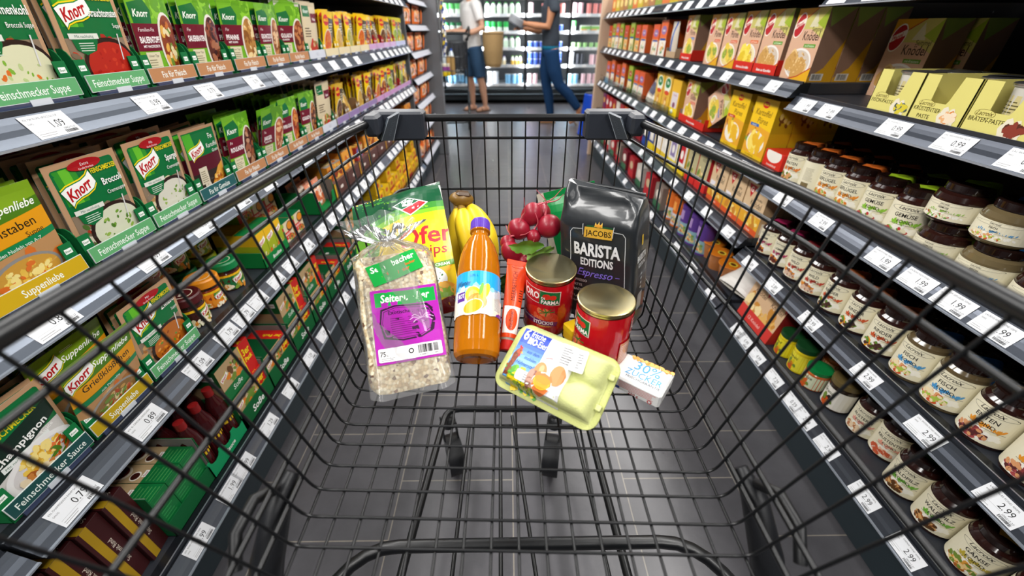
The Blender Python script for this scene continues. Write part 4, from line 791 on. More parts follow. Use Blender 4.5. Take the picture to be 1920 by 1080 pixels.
p = Pr(); p.R(0, 0, .16, .2, '#d9d4ce'); p.food(.08, .1, .02, .02, ['#b5622a', '#d9a06a'], 10, .009, 1); p.food(.09, .16, .05, .03, ['#8a2a24', '#6a5a50'], 12, .014, 2)
put(sachet(p.clip(.16, .2), .16, .2, '#d5d0ca', t=.03), 'flour_bag', (.86, 1.27, ZRB+.05), (-1.2, 0, -PI/2+.25), 'white bag lying beside the red dumpling carton on the bottom shelf', 'bag')
# yellow paste trays ---------------------------------------------------------
def paste(word, cols, loc, label, gap):
    w, h, d = .112, .082, .16; r = thing('paste_tray', label, 'tray', loc, RR_, 'yellow paste trays on the right shelf')
    c = '#dcd27a'; q = MB()
    pts = [(-w/2, 0), (w/2, 0), (w/2, h), (w*.2, h), (w*.13, h*.5), (w*.1, h*.42), (-w*.17, h*.42), (-w*.2, h*.47), (-w*.22, h), (-w/2, h)]; t_ = tri(pts); k = len(pts)
    q.add([(x, 0, z) for x, z in pts]+[(x, .0015, z) for x, z in pts], t_+[[i+k for i in f] for f in t_]+[(i, (i+1) % k, k+(i+1) % k, k+i) for i in range(k)], c, 'paper')
    q.box((-w/2, 0, 0), (-w/2+.0015, d, h), c, 'paper'); q.box((w/2-.0015, 0, 0), (w/2, d, h), c, 'paper'); q.box((-w/2, 0, 0), (w/2, d, .0015), c, 'paper'); q.box((-w/2, d-.0015, 0), (w/2, d, h), '#8d8a84', 'paper')
    p = Pr(); p.T('Lacroix', w*.26, h*.34, .0115, '#6a5a1c', shear=.4, bold=.01, fit=.03); p.E(w*.26, h*.38, .018, .007, '#6a5a1c', n=20); p.E(w*.26, h*.38, .0172, .0064, c, n=20); p.T('Lacroix', w*.26, h*.345, .0105, '#5a4a14', shear=.4, bold=.01, fit=.03)
    ws = word.split('|'); p.T(ws[0], w*.05, h*.22, .0105, '#4a4216', 'l', fit=w*.55); p.T(ws[1], w*.3, h*.06, .0105, '#4a4216', fit=w*.4) if len(ws) > 1 else None
    p.food(w*.76, h*.17, w*.15, h*.12, ['#e8dfc8'], 14, .009, 3); p.food(w*.78, h*.17, w*.12, h*.1, cols, 36, .0055, len(word), .6); p.on(q, plane(-w/2)); q.build('card_tray', r)
    return r
def cup(loc, label, up=True):
    r = thing('paste_cup', label, 'cup', loc, (0, 0, -PI/2), 'paste cups on the right shelf')
    q = MB(); q.T = Mx.Diagonal((1, 1, 1.42, 1)); q.lathe([(0, 0), (.026, 0), (.028, .003), (.033, .05), (.036, .052), (.036, .054)], '#cfcbc0', 'plastic', 24); p = Pr(); p.R(0, 0, .12, .036, '#cfc28a'); p.lines(.035, .006, .07, .032, 7, '#5a522c', .35, .3); p.bars(.074, .006, .092, .03, 14, '#3a341c'); p.on(q, cyl(.0285, .12, .006, 0, .1), .01, .02); q.build('cup_body', r)
    q = MB(); q.T = Mx.Diagonal((1, 1, 1.42, 1)); q.lathe([(.0001, .0555), (.036, .0555), (.0375, .0545), (.0375, .053)], '#c9c9cc', 'metal', 24); q.build('foil_lid', r)
PT = [('FISCH-PASTE', ['#3a4a48', '#5a6a64', '#d9c83a'], .952, 'yellow tray lettered Fisch-Paste'), ('KRUSTENTIER-|PASTE', ['#d9802a', '#e8b07a', '#f0dcc0'], .838, 'yellow tray lettered Krustentier-Paste with a gap in its cups'), ('BRATEN-PASTE', ['#7a2a24', '#5a2a1c', '#8a3a2c'], .722, 'yellow tray lettered Braten-Paste'), ('RINDER-|PASTE', ['#7a3a2a', '#a85a3a'], .606, 'yellow tray cut by the right frame edge')]
for wd, cl, y, lb in PT:
    paste(wd, cl, (.845, y, ZR1+.001), lb, 0)
    nm = lb.split('lettered ')[-1].split(' with')[0] if 'lettered' in lb else 'frame-edge tray'
    for k in range(2):
        if 'KRUST' in wd and k == 0: cup((.93, y-.02, ZR1+.004), 'paste cup set back in the Krustentier-Paste tray, before the rear one'); continue
        cup((.888+.073*k, y, ZR1+.004), '%s paste cup in the %s' % (['front', 'rear'][k], nm))
for k, (x, y) in enumerate([(.9, .64), (.895, .565)]): cup((x, y, ZR1+.084), ['paste cup stacked on the cups nearest the right frame edge', 'paste cup stacked beside another at the right frame edge'][k])
# cartons ---------------------------------------------------------------------
def pf(p, cx_, cy, s): p.E(cx_, cy, s*.55, s*.8, '#f0e6d8', -.3); p.E(cx_, cy, s*.48, s*.72, '#b51c24', -.3); p.P([(cx_-s*.55, cy-s*.3), (cx_+s*.5, cy+s*.15), (cx_+s*.55, cy+s*.5), (cx_-s*.5, cy+s*.05)], '#f0e6d8'); p.T('Pfanni', cx_, cy-s*.08, s*.4, '#c02028', shear=.3, rot=.4, bold=.02, fit=s*.8)
def knoedel(l1, l2, bowlcol, bits, chip='#5f9a2c', w=.135, h=.178, big=True, seed=1):
    p = Pr(); p.R(0, 0, w, h, '#d6ab8e'); p.P([(0, h*.72), (0, h), (w, h), (w, h*.6), (w*.6, h*.72)], '#c9c06a'); p.P([(0, h*.74), (0, h), (w*.62, h), (w*.3, h*.86)], '#e0a01c'); p.P([(w*.5, h*.75), (w*.64, h*.96), (w*.78, h*.75)], '#d9d2b0'); p.P([(w*.72, h*.8), (w, h), (w, h*.72)], '#9fb52c')
    p.P([(w*.3, h*.86), (w*.62, h), (w*.65, h), (w*.32, h*.85)], '#b83a1c'); pf(p, w*.17, h*.77, w*.3)
    p.T(l1, w*.78, h*.69, .0165, '#3a2018', 'r' if False else 'c', sx=.85, fit=w*.46); p.T(l2, w*.66, h*.57, .031, '#3a1c16', bold=.005, sx=.8, fit=w*.62); p.R(w*.52, h*.47, w*.9, h*.52, chip); p.T('mit Kräutern', w*.71, h*.48, .008, '#eef2e0', fit=w*.34)
    p.E(w*.5, h*.24, w*.43, h*.22, '#ece6e0', n=28); p.E(w*.5, h*.24, w*.38, h*.19, bowlcol, n=28); p.food(w*.48, h*.25, w*.3, h*.15, bits, 16, w*.13, seed, .85); p.food(w*.48, h*.25, w*.3, h*.15, bits[1:]+['#b98a4a'], 50, w*.022, seed+3)
    p.P([(w*.3, 0), (w, 0), (w, h*.2), (w*.62, h*.06)], '#e0a81c'); p.L([(w*.3, 0), (w*.62, h*.06), (w, h*.2)], .003, '#b8321c'); return p
def kside(d=.07, h=.178):
    p = Pr(); p.R(0, 0, d, h, '#8a6a58'); p.P([(0, 0), (d, 0), (d, h*.6), (d*.5, h*.2), (0, h*.06)], '#c9941c'); p.P([(d*.2, h*.75), (d, h), (0, h)], '#8a9a4a'); p.R(d*.1, h*.02, d*.6, h*.12, '#d9d4cc'); p.bars(d*.15, h*.03, d*.55, h*.11, 14); return p
KB = ['#d9b06a', '#e3c084', '#c99a54']; PB = ['#ecd23a', '#f2dc5a', '#e0c02c']
cm = {}
cm['semmel'] = carton(.135, .07, .178, '#b98a5a', knoedel('Semmel', 'Knödel', '#cfc0b0', KB, seed=2), None, kside(), kside())
cm['kart'] = carton(.135, .07, .178, '#b98a5a', knoedel('Kartoffel', 'Knödel', '#e8dcae', PB, '#e0662a', seed=3), None, kside(), kside())
cm['pueree'] = carton(.13, .07, .178, '#d9c06a', knoedel('Kartoffel', 'Püree', '#e6cf8a', ['#f0dc84', '#e6c84a', '#8aa83a'], '#d9582a', w=.13, seed=4), None, kside(), kside())
cm['pueree2'] = carton(.13, .07, .178, '#d9c06a', knoedel('Flocken', 'Püree', '#e6cf8a', ['#f0dc84', '#e6c84a', '#8aa83a'], '#2a6ab0', w=.13, seed=5), None, kside(), kside())
GC_ = 'cartons on the right shelves'
ZF0, ZF1, ZF2, ZF3, ZFB = 1.158, .921, .668, .436, .176
red = lambda w: opentray(w, .16, .045, '#c9281c', inner='#a89a90', text='Beste aus Kartoffeln', front=.03, tsz=.36)
for i, (k, y, z, lb) in enumerate([('semmel', 1.345, 0, 'Semmel Knödel carton nearest the camera, standing outside the trays'), ('semmel', 1.505, .003, 'Semmel Knödel carton in a red tray beside its nearer twin'), ('kart', 1.648, .003, 'Kartoffel Knödel carton with yellow dumplings, in a red tray'), ('pueree', 1.793, 0, 'nearer of two adjoining Püree cartons with orange bands'), ('pueree', 1.935, 0, 'farther of two adjoining Püree cartons with orange bands'), ('pueree2', 2.2, .003, 'Püree carton with a blue band in a red tray')]):
    put(cm[k], 'dumpling_carton', (.862, y, ZF1+z), RR_, lb, 'carton', GC_)
    if z: put(red(.142), 'red_tray', (.857, y, ZF1+.0005), RR_, 'red display tray under the %s' % lb.split(' in a')[0], 'tray', 'red trays on the right shelf')
    for b in (1, 2): put(cm[k], 'dumpling_carton', (.862+.073*b, y, ZF1+z), RR_, '%s carton behind the %s' % (['', 'second', 'third'][b], lb.split(',')[0].split(' standing')[0].replace(' carton', '', 1)), 'carton', GC_)
for i in range(2):       # shaded cartons of the next bay, deeper on the shelf
    put(cm['semmel'], 'dumpling_carton', (1.02+.08*i, 1.17-.02*i, ZR1+.001), RR_, 'shaded dumpling carton set back beside the yellow paste trays, %s' % ['front', 'rear'][i], 'carton', GC_)
def cereal(c1, c2, c3, seed, w=.11, h=.17):
    p = Pr(); p.R(0, 0, w, h, c2); p.R(0, h*.5, w, h, c1); p.R(0, h*.44, w, h*.52, c3); p.food(w*.5, h*.22, w*.3, h*.15, ['#e8c88a', '#d99a3a', '#f4eee0', '#4a8a4a'], 14, w*.12, seed); p.E(w*.5, h*.72, w*.36, h*.12, '#8a6aa0' if seed % 2 else '#a83a2a'); p.T('Kräcker' if seed % 2 else 'Crunch', w*.5, h*.69, h*.08, '#f4eee0', bold=.02, fit=w*.6); p.R(w*.1, h*.44, w*.9, h*.5, '#2a4a9a'); return p
cz = [carton(.11, .06, .17, '#c9541c', cereal('#e0642c', '#e8e0d6', '#d98a3a', 1)), carton(.11, .06, .15, '#d9602a', cereal('#d9582a', '#e6dcd0', '#e8a04a', 3, h=.15)), carton(.1, .06, .165, '#7a9a2c', cereal('#9ab02c', '#e8d8a0', '#6a8a2c', 2, .1, .165)), carton(.1, .06, .15, '#d9702a', cereal('#c9401c', '#e8b06a', '#4a8a3c', 4, .1, .15))]
for i, (k, y, dz) in enumerate([(0, 2.59, 0), (1, 2.72, 0), (1, 2.96, 0), (3, 3.1, 0), (2, 3.24, 0), (3, 3.4, 0), (2, 3.55, 0), (0, 3.68, 0), (2, 3.8, 0), (3, 3.92, 0)]):
    for b in range(2): put(cz[k], 'snack_carton', (.864+.065*b, y, ZF1+dz), RR_, '%s orange snack carton past the blue-banded Püree carton, upper shelf, %s' % (ORD[i], ['front', 'rear'][b]), 'carton', GC_)
p = Pr(); p.R(0, 0, .09, .16, '#cfc4b4'); p.L([(.03, 0), (.06, .16)], .018, '#2a5ab0'); put(sachet(p.clip(.09, .16), .09, .16, '#cfc4b4', t=.015), 'snack_bag', (.875, 2.42, ZF1+.001), (.05, 0, -PI/2), 'pale bag with a blue stripe between orange cartons and Püree', 'bag')
put(opentray(.14, .12, .045, '#b59a7a', front=.03), 'display_tray', (.86, 2.42, ZF1), RR_, 'torn brown tray around the blue-striped bag', 'tray')
# second carton shelf
def mkart(chip, seed, w=.135, h=.188):
    p = Pr(); p.R(0, 0, w, h, '#f0c41c'); p.P([(0, 0), (w, 0), (w, h*.5), (0, h*.58)], '#e6a52c'); p.E(w*.5, h*.9, w*.14, h*.055, '#d2201c'); p.T('MAGGI', w*.5, h*.885, .012, '#f6dc2a', bold=.02, fit=w*.2)
    p.T('Kartoffel', w*.5, h*.72, .027, '#6a3a10', shear=.2, fit=w*.72); p.T('Püree', w*.56, h*.59, .027, '#6a3a10', shear=.2, fit=w*.45); p.R(w*.06, h*.52, w*.45, h*.57, chip); p.T('Klassisch', w*.25, h*.53, .008, '#f4f0e0', fit=w*.3)
    p.food(w*.3, h*.3, w*.3, h*.2, ['#a85a2a', '#d9a06a', '#7a9a3a'], 30, w*.06, seed); p.E(w*.5, h*.26, w*.4, h*.19, '#efe8d8', n=28); p.food(w*.5, h*.28, w*.26, h*.13, ['#f0c83a', '#f6dc6a', '#e8b42a'], 24, w*.13, seed+2, .6); p.R(w*.0, 0, w, h*.06, '#e8bc1c'); p.T('Kartoffelpüree', w*.4, h*.015, .009, '#7a4a10', fit=w*.4); return p
ms = Pr(); ms.R(0, 0, .07, .188, '#d9b01c'); ms.R(0, .09, .07, .188, '#c9a41c'); ms.food(.035, .13, .02, .02, ['#7a4a1c', '#e0c06a'], 8, .01, 2)
for i, (y, c, lb) in enumerate([(1.43, '#2a62a8', 'nearer yellow Kartoffel Püree carton with a blue band'), (1.6, '#c02c1c', 'farther yellow Kartoffel Püree carton with a red band')]):
    me = carton(.135, .07, .188, '#d9b01c', mkart(c, i+1), None, ms, ms)
    for b in range(3): put(me, 'potato_carton', (.862+.073*b, y, ZF2+.001), RR_, lb if b == 0 else '%s carton behind the %s' % (['', 'second', 'third'][b], lb.replace(' carton', '')), 'carton', GC_)
p = Pr(); p.R(0, 0, .1, .04, '#d22c1c'); p.E(.05, .04, .04, .024, '#ece6dc'); p.T('Kartoffelkloß', .05, .004, .01, '#f4eee4', fit=.07)
put(carton(.1, .1, .05, '#c9281c', p), 'red_tray', (.86, 1.3, ZF2+.001), RR_, 'low red pack beside the yellow Püree cartons at the bay joint', 'tray', 'red trays on the right shelf')
put(opentray(.3, .15, .05, '#c9281c', inner='#a89a90', text='Beste aus Kartoffeln', front=.032, tsz=.36), 'red_tray', (.857, 1.98, ZF2+.0005), RR_, 'long red tray holding a dumpling carton and a leaning pack', 'tray', 'red trays on the right shelf')
put(carton(.135, .07, .178, '#b98a5a', knoedel('Kartoffel', 'Klöße', '#e8dcae', PB, '#d9482a', seed=7), None, kside(), kside()), 'dumpling_carton', (.863, 2.04, ZF2+.004), RR_, 'Klöße carton upright in the long red tray', 'carton', GC_)
put(carton(.135, .07, .178, '#b98a5a', knoedel('Kartoffel', 'Klöße', '#e8dcae', PB, '#d9482a', seed=7), None, kside(), kside()), 'dumpling_carton', (.936, 2.04, ZF2+.004), RR_, 'Klöße carton behind the upright one in the long red tray', 'carton', GC_)
put(cm['pueree2'], 'dumpling_carton', (.875, 1.86, ZF2+.075), (0, 1.05, -PI/2), 'Püree pack leaning sideways in the long red tray', 'carton', GC_)
p = Pr(); w, h = .12, .165; p.R(0, 0, w, h, '#e6b42c'); p.R(w*.15, h*.2, w*.85, h*.66, '#d9d0d4'); p.T('Kartoffel', w*.5, h*.55, .014, '#a8446a', fit=w*.5); p.E(w*.5, h*.3, w*.15, h*.08, '#8a4a6a'); p.R(0, 0, w, h*.22, '#f0d01c'); p.E(w*.4, h*.11, w*.15, h*.07, '#e6ecd8')
put(carton(w, .06, h, '#d9a82c', p), 'potato_carton', (.862, 2.24, ZF2+.001), RR_, 'yellow carton with a pale pink panel, beside the long red tray', 'carton', GC_)
p = Pr(); w, h = .115, .18; p.R(0, 0, w, h, '#e0b43a'); p.E(w*.5, h*.7, w*.4, h*.22, '#e6ecdc'); p.E(w*.5, h*.76, w*.32, h*.13, '#1a7a3a'); p.T('Eta', w*.5, h*.73, .024, '#f0f4e8', bold=.02, fit=w*.4); p.E(w*.5, h*.5, w*.3, h*.06, '#d2401c'); p.food(w*.5, h*.22, w*.3, h*.16, ['#c9702a', '#f0d8a0', '#d9a04a'], 12, w*.13, 3)
me = carton(w, .06, h, '#d9a83a', p)
for i in range(2): put(me, 'snack_carton', (.862, 2.37+.125*i, ZF2+.001), RR_, ['nearer', 'farther'][i]+' yellow carton with a green oval mark', 'carton', GC_)
p = Pr(); p.R(0, 0, .1, .16, '#b5a898'); p.R(0, .05, .1, .11, '#5a5a70'); p.R(0, 0, .1, .04, '#e6e0d4')
for i in range(2): put(sachet(p.clip(.1, .16), .1, .16, '#b5a898', t=.02), 'snack_bag', (.885, 2.62+.11*i, ZF2+.001), (-.35, .2, -PI/2), ['nearer', 'farther'][i]+' slumped silver-grey bag beside the green oval cartons', 'bag', 'bags on the right shelf')
for i, (k, y) in enumerate([(1, 2.86), (1, 2.98), (2, 3.14), (0, 3.34), (3, 3.5), (0, 3.68), (1, 3.85)]):
    for b in range(2): put(cz[k], 'snack_carton', (.864+.065*b, y, ZF2+.001), RR_, '%s orange snack carton past the silver-grey bags, %s row' % (ORD[i], ['front', 'rear'][b]), 'carton', GC_)
q = MB()
for y0, y1 in ((2.22, 2.6), (2.62, 3.2), (3.22, 3.98)):
    q = MB(); q.box((.832, y0, ZF2+.002), (.835, y1, ZF2+.042), '#cfd8d4', 'glass'); tag(q.build('shelf_guard'), 'clear guard strip along the snack shelf, %s' % {2.22: 'nearest the oval cartons', 2.62: 'in front of the silver bags', 3.22: 'at the beige end panel'}[y0], 'guard')
# third and bottom carton shelves, behind the trolley
def gg(seed, w=.13, h=.165):
    p = Pr(); p.R(0, 0, w, h, '#d9bb94'); p.P([(w*.06, h*.95), (w*.44, h*.95), (w*.25, h*.68)], '#c01c28'); p.T('G', w*.25, h*.8, .026, '#f0e6d8', bold=.03); p.T('Kartoffel', w*.66, h*.7, .012, '#3a2418', fit=w*.4); p.T('Knödel', w*.6, h*.55, .03, '#33201a', shear=.1, sx=.8, fit=w*.6); p.R(w*.06, h*.38, w*.36, h*.5, '#e6e2ea'); p.P([(0, 0), (w, 0), (w, h*.4), (0, h*.36)], '#e0a42c'); p.food(w*.55, h*.24, w*.34, h*.13, ['#e6c04a', '#f0d884', '#c9862c'], 18, w*.1, seed); p.R(0, 0, w, h*.12, '#d9582a'); p.T('12 Stück', w*.55, h*.03, .012, '#f6e8d8', fit=w*.4); return p
gs = Pr(); gs.R(0, 0, .07, .165, '#c9a57c'); gs.R(.01, .01, .06, .05, '#e6dfd4')
for i, y in enumerate([1.32, 1.457, 1.595]):
    me = carton(.13, .07, .165, '#c9a57c', gg(i+1), None, gs, gs)
    for b in range(2): put(me, 'dumpling_carton', (.862+.073*b, y, ZF3+.001), RR_, '%s beige dumpling carton with a red triangle, %s' % (['nearest', 'middle', 'farthest'][i], ['front row', 'second row'][b]), 'carton', GC_)
p = Pr(); w, h = .11, .15; p.R(0, 0, w, h, '#b5ad84'); p.T('RÖSTI', w*.5, h*.82, .016, '#3a3420', bold=.01, fit=w*.6); p.food(w*.45, h*.45, w*.35, h*.2, ['#e0b45a', '#f0d8a0', '#6f8a34'], 20, w*.1, 2); p.R(0, 0, w, h*.24, '#cf2c28')
for i in range(2): put(carton(w, .07, h, '#cf2c34', p), 'potato_carton', (.864, 1.75+.12*i, ZF3+.001), RR_, ['nearer', 'farther'][i]+' red-sided carton with potato picture beside the triangle cartons', 'carton', GC_)
for i, (c1, c2) in enumerate([('#c01c28', '#e8c81c'), ('#8a7aa8', '#e8d84a'), ('#d9d4e0', '#e0c02c'), ('#c9ccd9', '#e8c01c'), ('#1c3a8a', '#e0c81c'), ('#1c2a5a', '#2a4a9a')]):
    p = Pr(); w, h = .105, .15; p.R(0, 0, w, h, '#e6e2dc' if i < 4 else c1); p.R(w*.2, h*.35, w*.8, h*.9, c1 if i < 2 else '#e0dcd0'); p.R(0, 0, w, h*.26, c2); p.E(w*.5, h*.6, w*.16, h*.14, '#f0ece4')
    put(carton(w, .07, h, c2, p), 'soup_carton', (.864, 2.0+.12*i, ZF3+.001), RR_, '%s of six small cartons past the red-sided ones, behind the trolley' % ORD[i], 'carton', GC_)
def tallcup(loc, label, c1, c2, h=.15, r0=.042):
    r = thing('purple_tub' if c1 == '#5a3a8a' else 'snack_tub', label, 'tub', loc, RR_, 'tubs on the bottom right shelf')
    q = MB(); q.lathe([(0, 0), (r0, 0), (r0, h*.93), (r0*.95, h*.95)], c1, 'foil', 24); p = Pr(); p.R(0, 0, r0*4, h*.4, c2); p.food(r0*2, h*.2, r0, h*.12, ['#c9541c', '#6f9a4a', '#e8c88a', '#4a8a9a'], 30, .012, 4); p.R(r0*1.6, h*.5, r0*2.4, h*.8, '#a88ac0' if c1 == '#5a3a8a' else '#f0a04a'); p.on(q, cyl(r0, r0*4, h*.06), .01); q.build('tub_body', r)
    q = MB(); q.lathe([(r0*.97, h*.94), (r0*1.04, h*.945), (r0*1.04, h*.99), (.0001, h)], c1, 'plastic', 24); q.build('lid', r)
for i in range(3): tallcup((.905, 1.64+.1*i, ZFB), '%s purple tub behind the coffee bag and trolley wires' % ['nearest', 'middle', 'farthest'][i], '#5a3a8a', '#8ab0b8')
for i in range(2): tallcup((.905, 1.95+.1*i, ZFB), '%s orange tub past the purple tubs' % ['nearer', 'farther'][i], '#d9702a', '#c9d0d8')
for i in range(3):
    r = thing('dessert_cup', '%s clear cup with orange lid beside the purple tubs' % ['nearest', 'middle', 'farthest'][i], 'cup', (.91+.02*(i == 2), 1.4+.1*i, ZFB), RR_, 'cups on the bottom right shelf')
    q = MB(); q.lathe([(0, 0), (.034, 0), (.046, .07), (.049, .072)], '#b5703a', 'gloss', 24); q.build('cup_body', r)
    q = MB(); q.lathe([(.0001, .075), (.049, .075), (.05, .073), (.05, .071)], '#c9701c', 'foil', 24); p = Pr(); p.E(.01, 0, .02, .016, '#d9c03a'); p.E(.01, 0, .013, .01, '#5a2a10'); p.on(q, lambda u, v, l: (u, v, .0755+l)); q.build('lid', r)
for i in range(9):
    p = Pr(); w, h = .12, .13; c = ['#8a7a70', '#b52c34', '#c9c4bc', '#a8242c', '#7a1c2a'][i % 5]; p.R(0, 0, w, h, c); p.R(0, 0, w, h*.3, '#c02c34' if i % 2 else '#3a6a4a'); p.E(w*.5, h*.6, w*.3, h*.2, ['#e6dcd0', '#c9b08a'][i % 2])
    for b in range(2): put(carton(w, .07, h, c, p), 'bread_pack', (.864+.073*b, 2.2+.195*i, ZFB+.001), RR_, '%s dark red pack past the orange tubs, bottom shelf, %s row' % (ORD[i], ['front', 'rear'][b]), 'pack', GC_)
for i in range(10):
    c = ['#a81c24', '#b52c2c', '#7a1c4a', '#c9541c', '#a81c24', '#d9d0c4', '#a01c2c', '#b52c2c', '#b01c24', '#6a1c5a'][i]
    p = Pr(); w, h = .1, .14; p.R(0, 0, w, h, c); p.E(w*.5, h*.62, w*.3, h*.16, '#e6e0dc' if i % 3 else '#d9a04a'); p.R(0, 0, w, h*.2, '#8a1420')
    put(carton(w, .08, h, c, p), 'red_pack', (.864, 2.74+.125*i, ZF3+.001), RR_, '%s reddish pack past the six small cartons, lower carton shelf' % ORD[i], 'pack', GC_)
for i in range(13):
    p = Pr(); w, h = .12, .17; c = ['#b5822c', '#c9b01c', '#d9702a', '#8a9a2c', '#a86a3a'][i % 5]; p.R(0, 0, w, h, c); p.R(0, h*.5, w, h*.9, '#d9b45a'); p.E(w*.5, h*.3, w*.3, h*.14, '#e8d080')
    put(carton(w, .08, h, c, p), 'snack_carton', (.864, 2.4+.125*i, ZF0+.001), RR_, '%s carton on the top right shelf, its foot just in frame' % ORD[i % 12] if i < 12 else 'last carton on the top right shelf at the beige panel', 'carton', GC_)
# ------------------------------------------------------------------ shopping trolley
def itp(tab, y):
    for (a, p), (b, q) in zip(tab, tab[1:]):
        if y <= b: return p+(q-p)*(y-a)/(b-a)
    return tab[-1][1]
XL = [(-.4, -.276), (0, -.273), (.2, -.27), (.34, -.266), (.41, -.263), (.5, -.26), (.64, -.254), (.72, -.244), (.785, -.226)]
XR = [(-.4, .302), (0, .3), (.22, .299), (.317, .297), (.38, .291), (.46, .279), (.576, .262), (.726, .233), (.785, .219)]
HC = 1.05; FLZ = .65; FY = .785
tr = thing('shopping_trolley', 'black wire shopping trolley full of groceries in the middle of the aisle', 'trolley', (0, .3, 0))
TO = Mx.Translation((0, -.3, 0))
def tb(name, parent=tr, fn=None):
    q = MB(); q.T = TO; fn(q); return q.build(name, parent)
def arc(a, b, c, r, n=4):
    """points rounding corner b between a and c"""
    a, b, c = V(a), V(b), V(c); p = b+(a-b).normalized()*r; q_ = b+(c-b).normalized()*r
    return [tuple(p*(1-t)**2+b*2*t*(1-t)+q_*t*t) for t in [k/n for k in range(n+1)]]
def rim(q):
    L = [(itp(XL, y), y, HC-.137) for y in (-.2, 0, .2, .34, .41, .5, .64, .7)]; R = [(itp(XR, y), y, HC-.137) for y in (.7, .576, .46, .38, .317, .22, 0, -.2)]
    q.tube(L+arc(L[-1], (-.232, FY, HC-.137), (0, FY, HC-.137), .03)+arc((0, FY, HC-.137), (.226, FY, HC-.137), R[0], .03)+R, .0066, n=14)
tb('rim_tube', fn=rim)
def side(x_top, x_bot, yt, yb, d):   # point on a side wire at depth d below the camera height
    t = (d-.137)/.263; return (x_top+(x_bot-x_top)*t, yt+(yb-yt)*t, HC-d)
def wires(q):
    for i in range(-9, 16):
        yt = .195+.035*i; yb = .207+.027*i
        L = side(itp(XL, yt), -.2, yt, yb, .143); R = side(itp(XR, yt-.013), .2185, yt-.01, yb-.013, .143)
        a, b = (-.2, yb, FLZ), (.2185, yb-.013, FLZ)
        q.tube([L]+arc(L, a, b, .014)+arc(a, b, R, .014)+[R], .00145, n=7)
    for y in (.64, .667, .695, .722, .749):
        a, b = (-.2, y, FLZ), (.2185, y-.006, FLZ); L = (-.21, y+.01, HC-.345); R = (.229, y+.004, HC-.345)
        q.tube([L]+arc(L, a, b, .014)+arc(a, b, R, .014)+[R], .00145, n=7)
    for k in range(17):
        x = -.1972+.0257*k
        p = [(x, FY, HC-.143)]+arc((x, FY, HC-.143), (x, FY-.006, FLZ-.0028), (x, -.1, FLZ-.0028), .03)+[(x, -.1, FLZ-.0028)]
        q.tube(p, .00145, n=7)
tb('basket_wires', fn=wires)
def ring(d, r, off, cr=.028, sag=0):
    def f(q):
        t = (d-.137)/.263; z = HC-d
        xl = lambda y: itp(XL, y)*(1-t)-.2*t-off; xr = lambda y: itp(XR, y)*(1-t)+.2185*t+off
        Y = (-.1, .05, .2, .34, .5, .64, .72)
        L = [(xl(y), y, z) for y in Y]; R = [(xr(y), y, z) for y in Y[::-1]]; yf = FY+.004
        q.tube(L+arc(L[-1], (xl(.76), yf, z), (0, yf, z), cr)+arc((0, yf, z), (xr(.76), yf, z), R[0], cr)+R, r, n=9)
    return f
for d, r in ((.1735, .0026), (.272, .0026), (.352, .0027), (.3785, .0027)): tb('basket_bar', fn=ring(d, r, .0035))
for s, cx_ in ((-1, -.226), (1, .2185)):
    def cap(q):
        x1 = cx_-s*.076
        q.box((min(cx_+s*.012, x1), FY-.026, HC-.172), (max(cx_+s*.012, x1), FY+.012, HC-.123), '#2a2e36', 'corner_plastic', .004)
        xs = cx_+s*.008
        q.box((xs-.0125, FY-.062, HC-.158), (xs+.0125, FY, HC-.1235), '#2a2e36', 'corner_plastic', .005)
    c = tb('corner_cap', fn=cap)
    def badge(q):
        A = [V(p) for p in (((-.206, .742, .919), (-.1885, .752, .927), (-.207, .755, .8795), (-.2245, .742, .8823)) if s < 0 else ((.1975, .742, .919), (.1777, .752, .926), (.199, .755, .8814), (.2158, .742, .8843)))]
        n = (A[1]-A[0]).cross(A[3]-A[0]).normalized()
        if n.y > 0: n = -n
        q.add(A+[p-n*.006 for p in A], [(0, 1, 2, 3), (4, 5, 6, 7), (0, 1, 5, 4), (1, 2, 6, 5), (2, 3, 7, 6), (3, 0, 4, 7)], '#444b53', 'corner_plastic')
        for a, b in ((A[0], A[3]), (A[1], A[2])): q.tube([a+n*.0002, b+n*.0002], .0006, '#9aa2aa', 'corner_plastic', 5)  # edge highlights of the badge, put in as thin pale lines
        d = ((A[2]+A[3])/2-(A[0]+A[1])/2).normalized(); e = n.cross(d); o = (A[0]+A[1]+A[2]+A[3])/4
        p = Pr(); p.T('WANZL', 0, -.004, .008, '#525a63', bold=.02); p.on(q, lambda u, v, l: o+n*(.0006+l)+d*(-u if s < 0 else -u)+e*(v if e.x*s > 0 else -v))
    q = MB(); q.T = TO; badge(q); q.build('badge_panel', c)
tb('push_handle', fn=lambda q: (q.tube([(-.31, -.26, .985), (.335, -.26, .985)], .014, '#1a1b1e', 'corner_plastic', 14), q.tube([(-.276, -.2, .913), (-.3, -.25, .98)], .009), q.tube([(.302, -.2, .913), (.325, -.25, .98)], .009)))
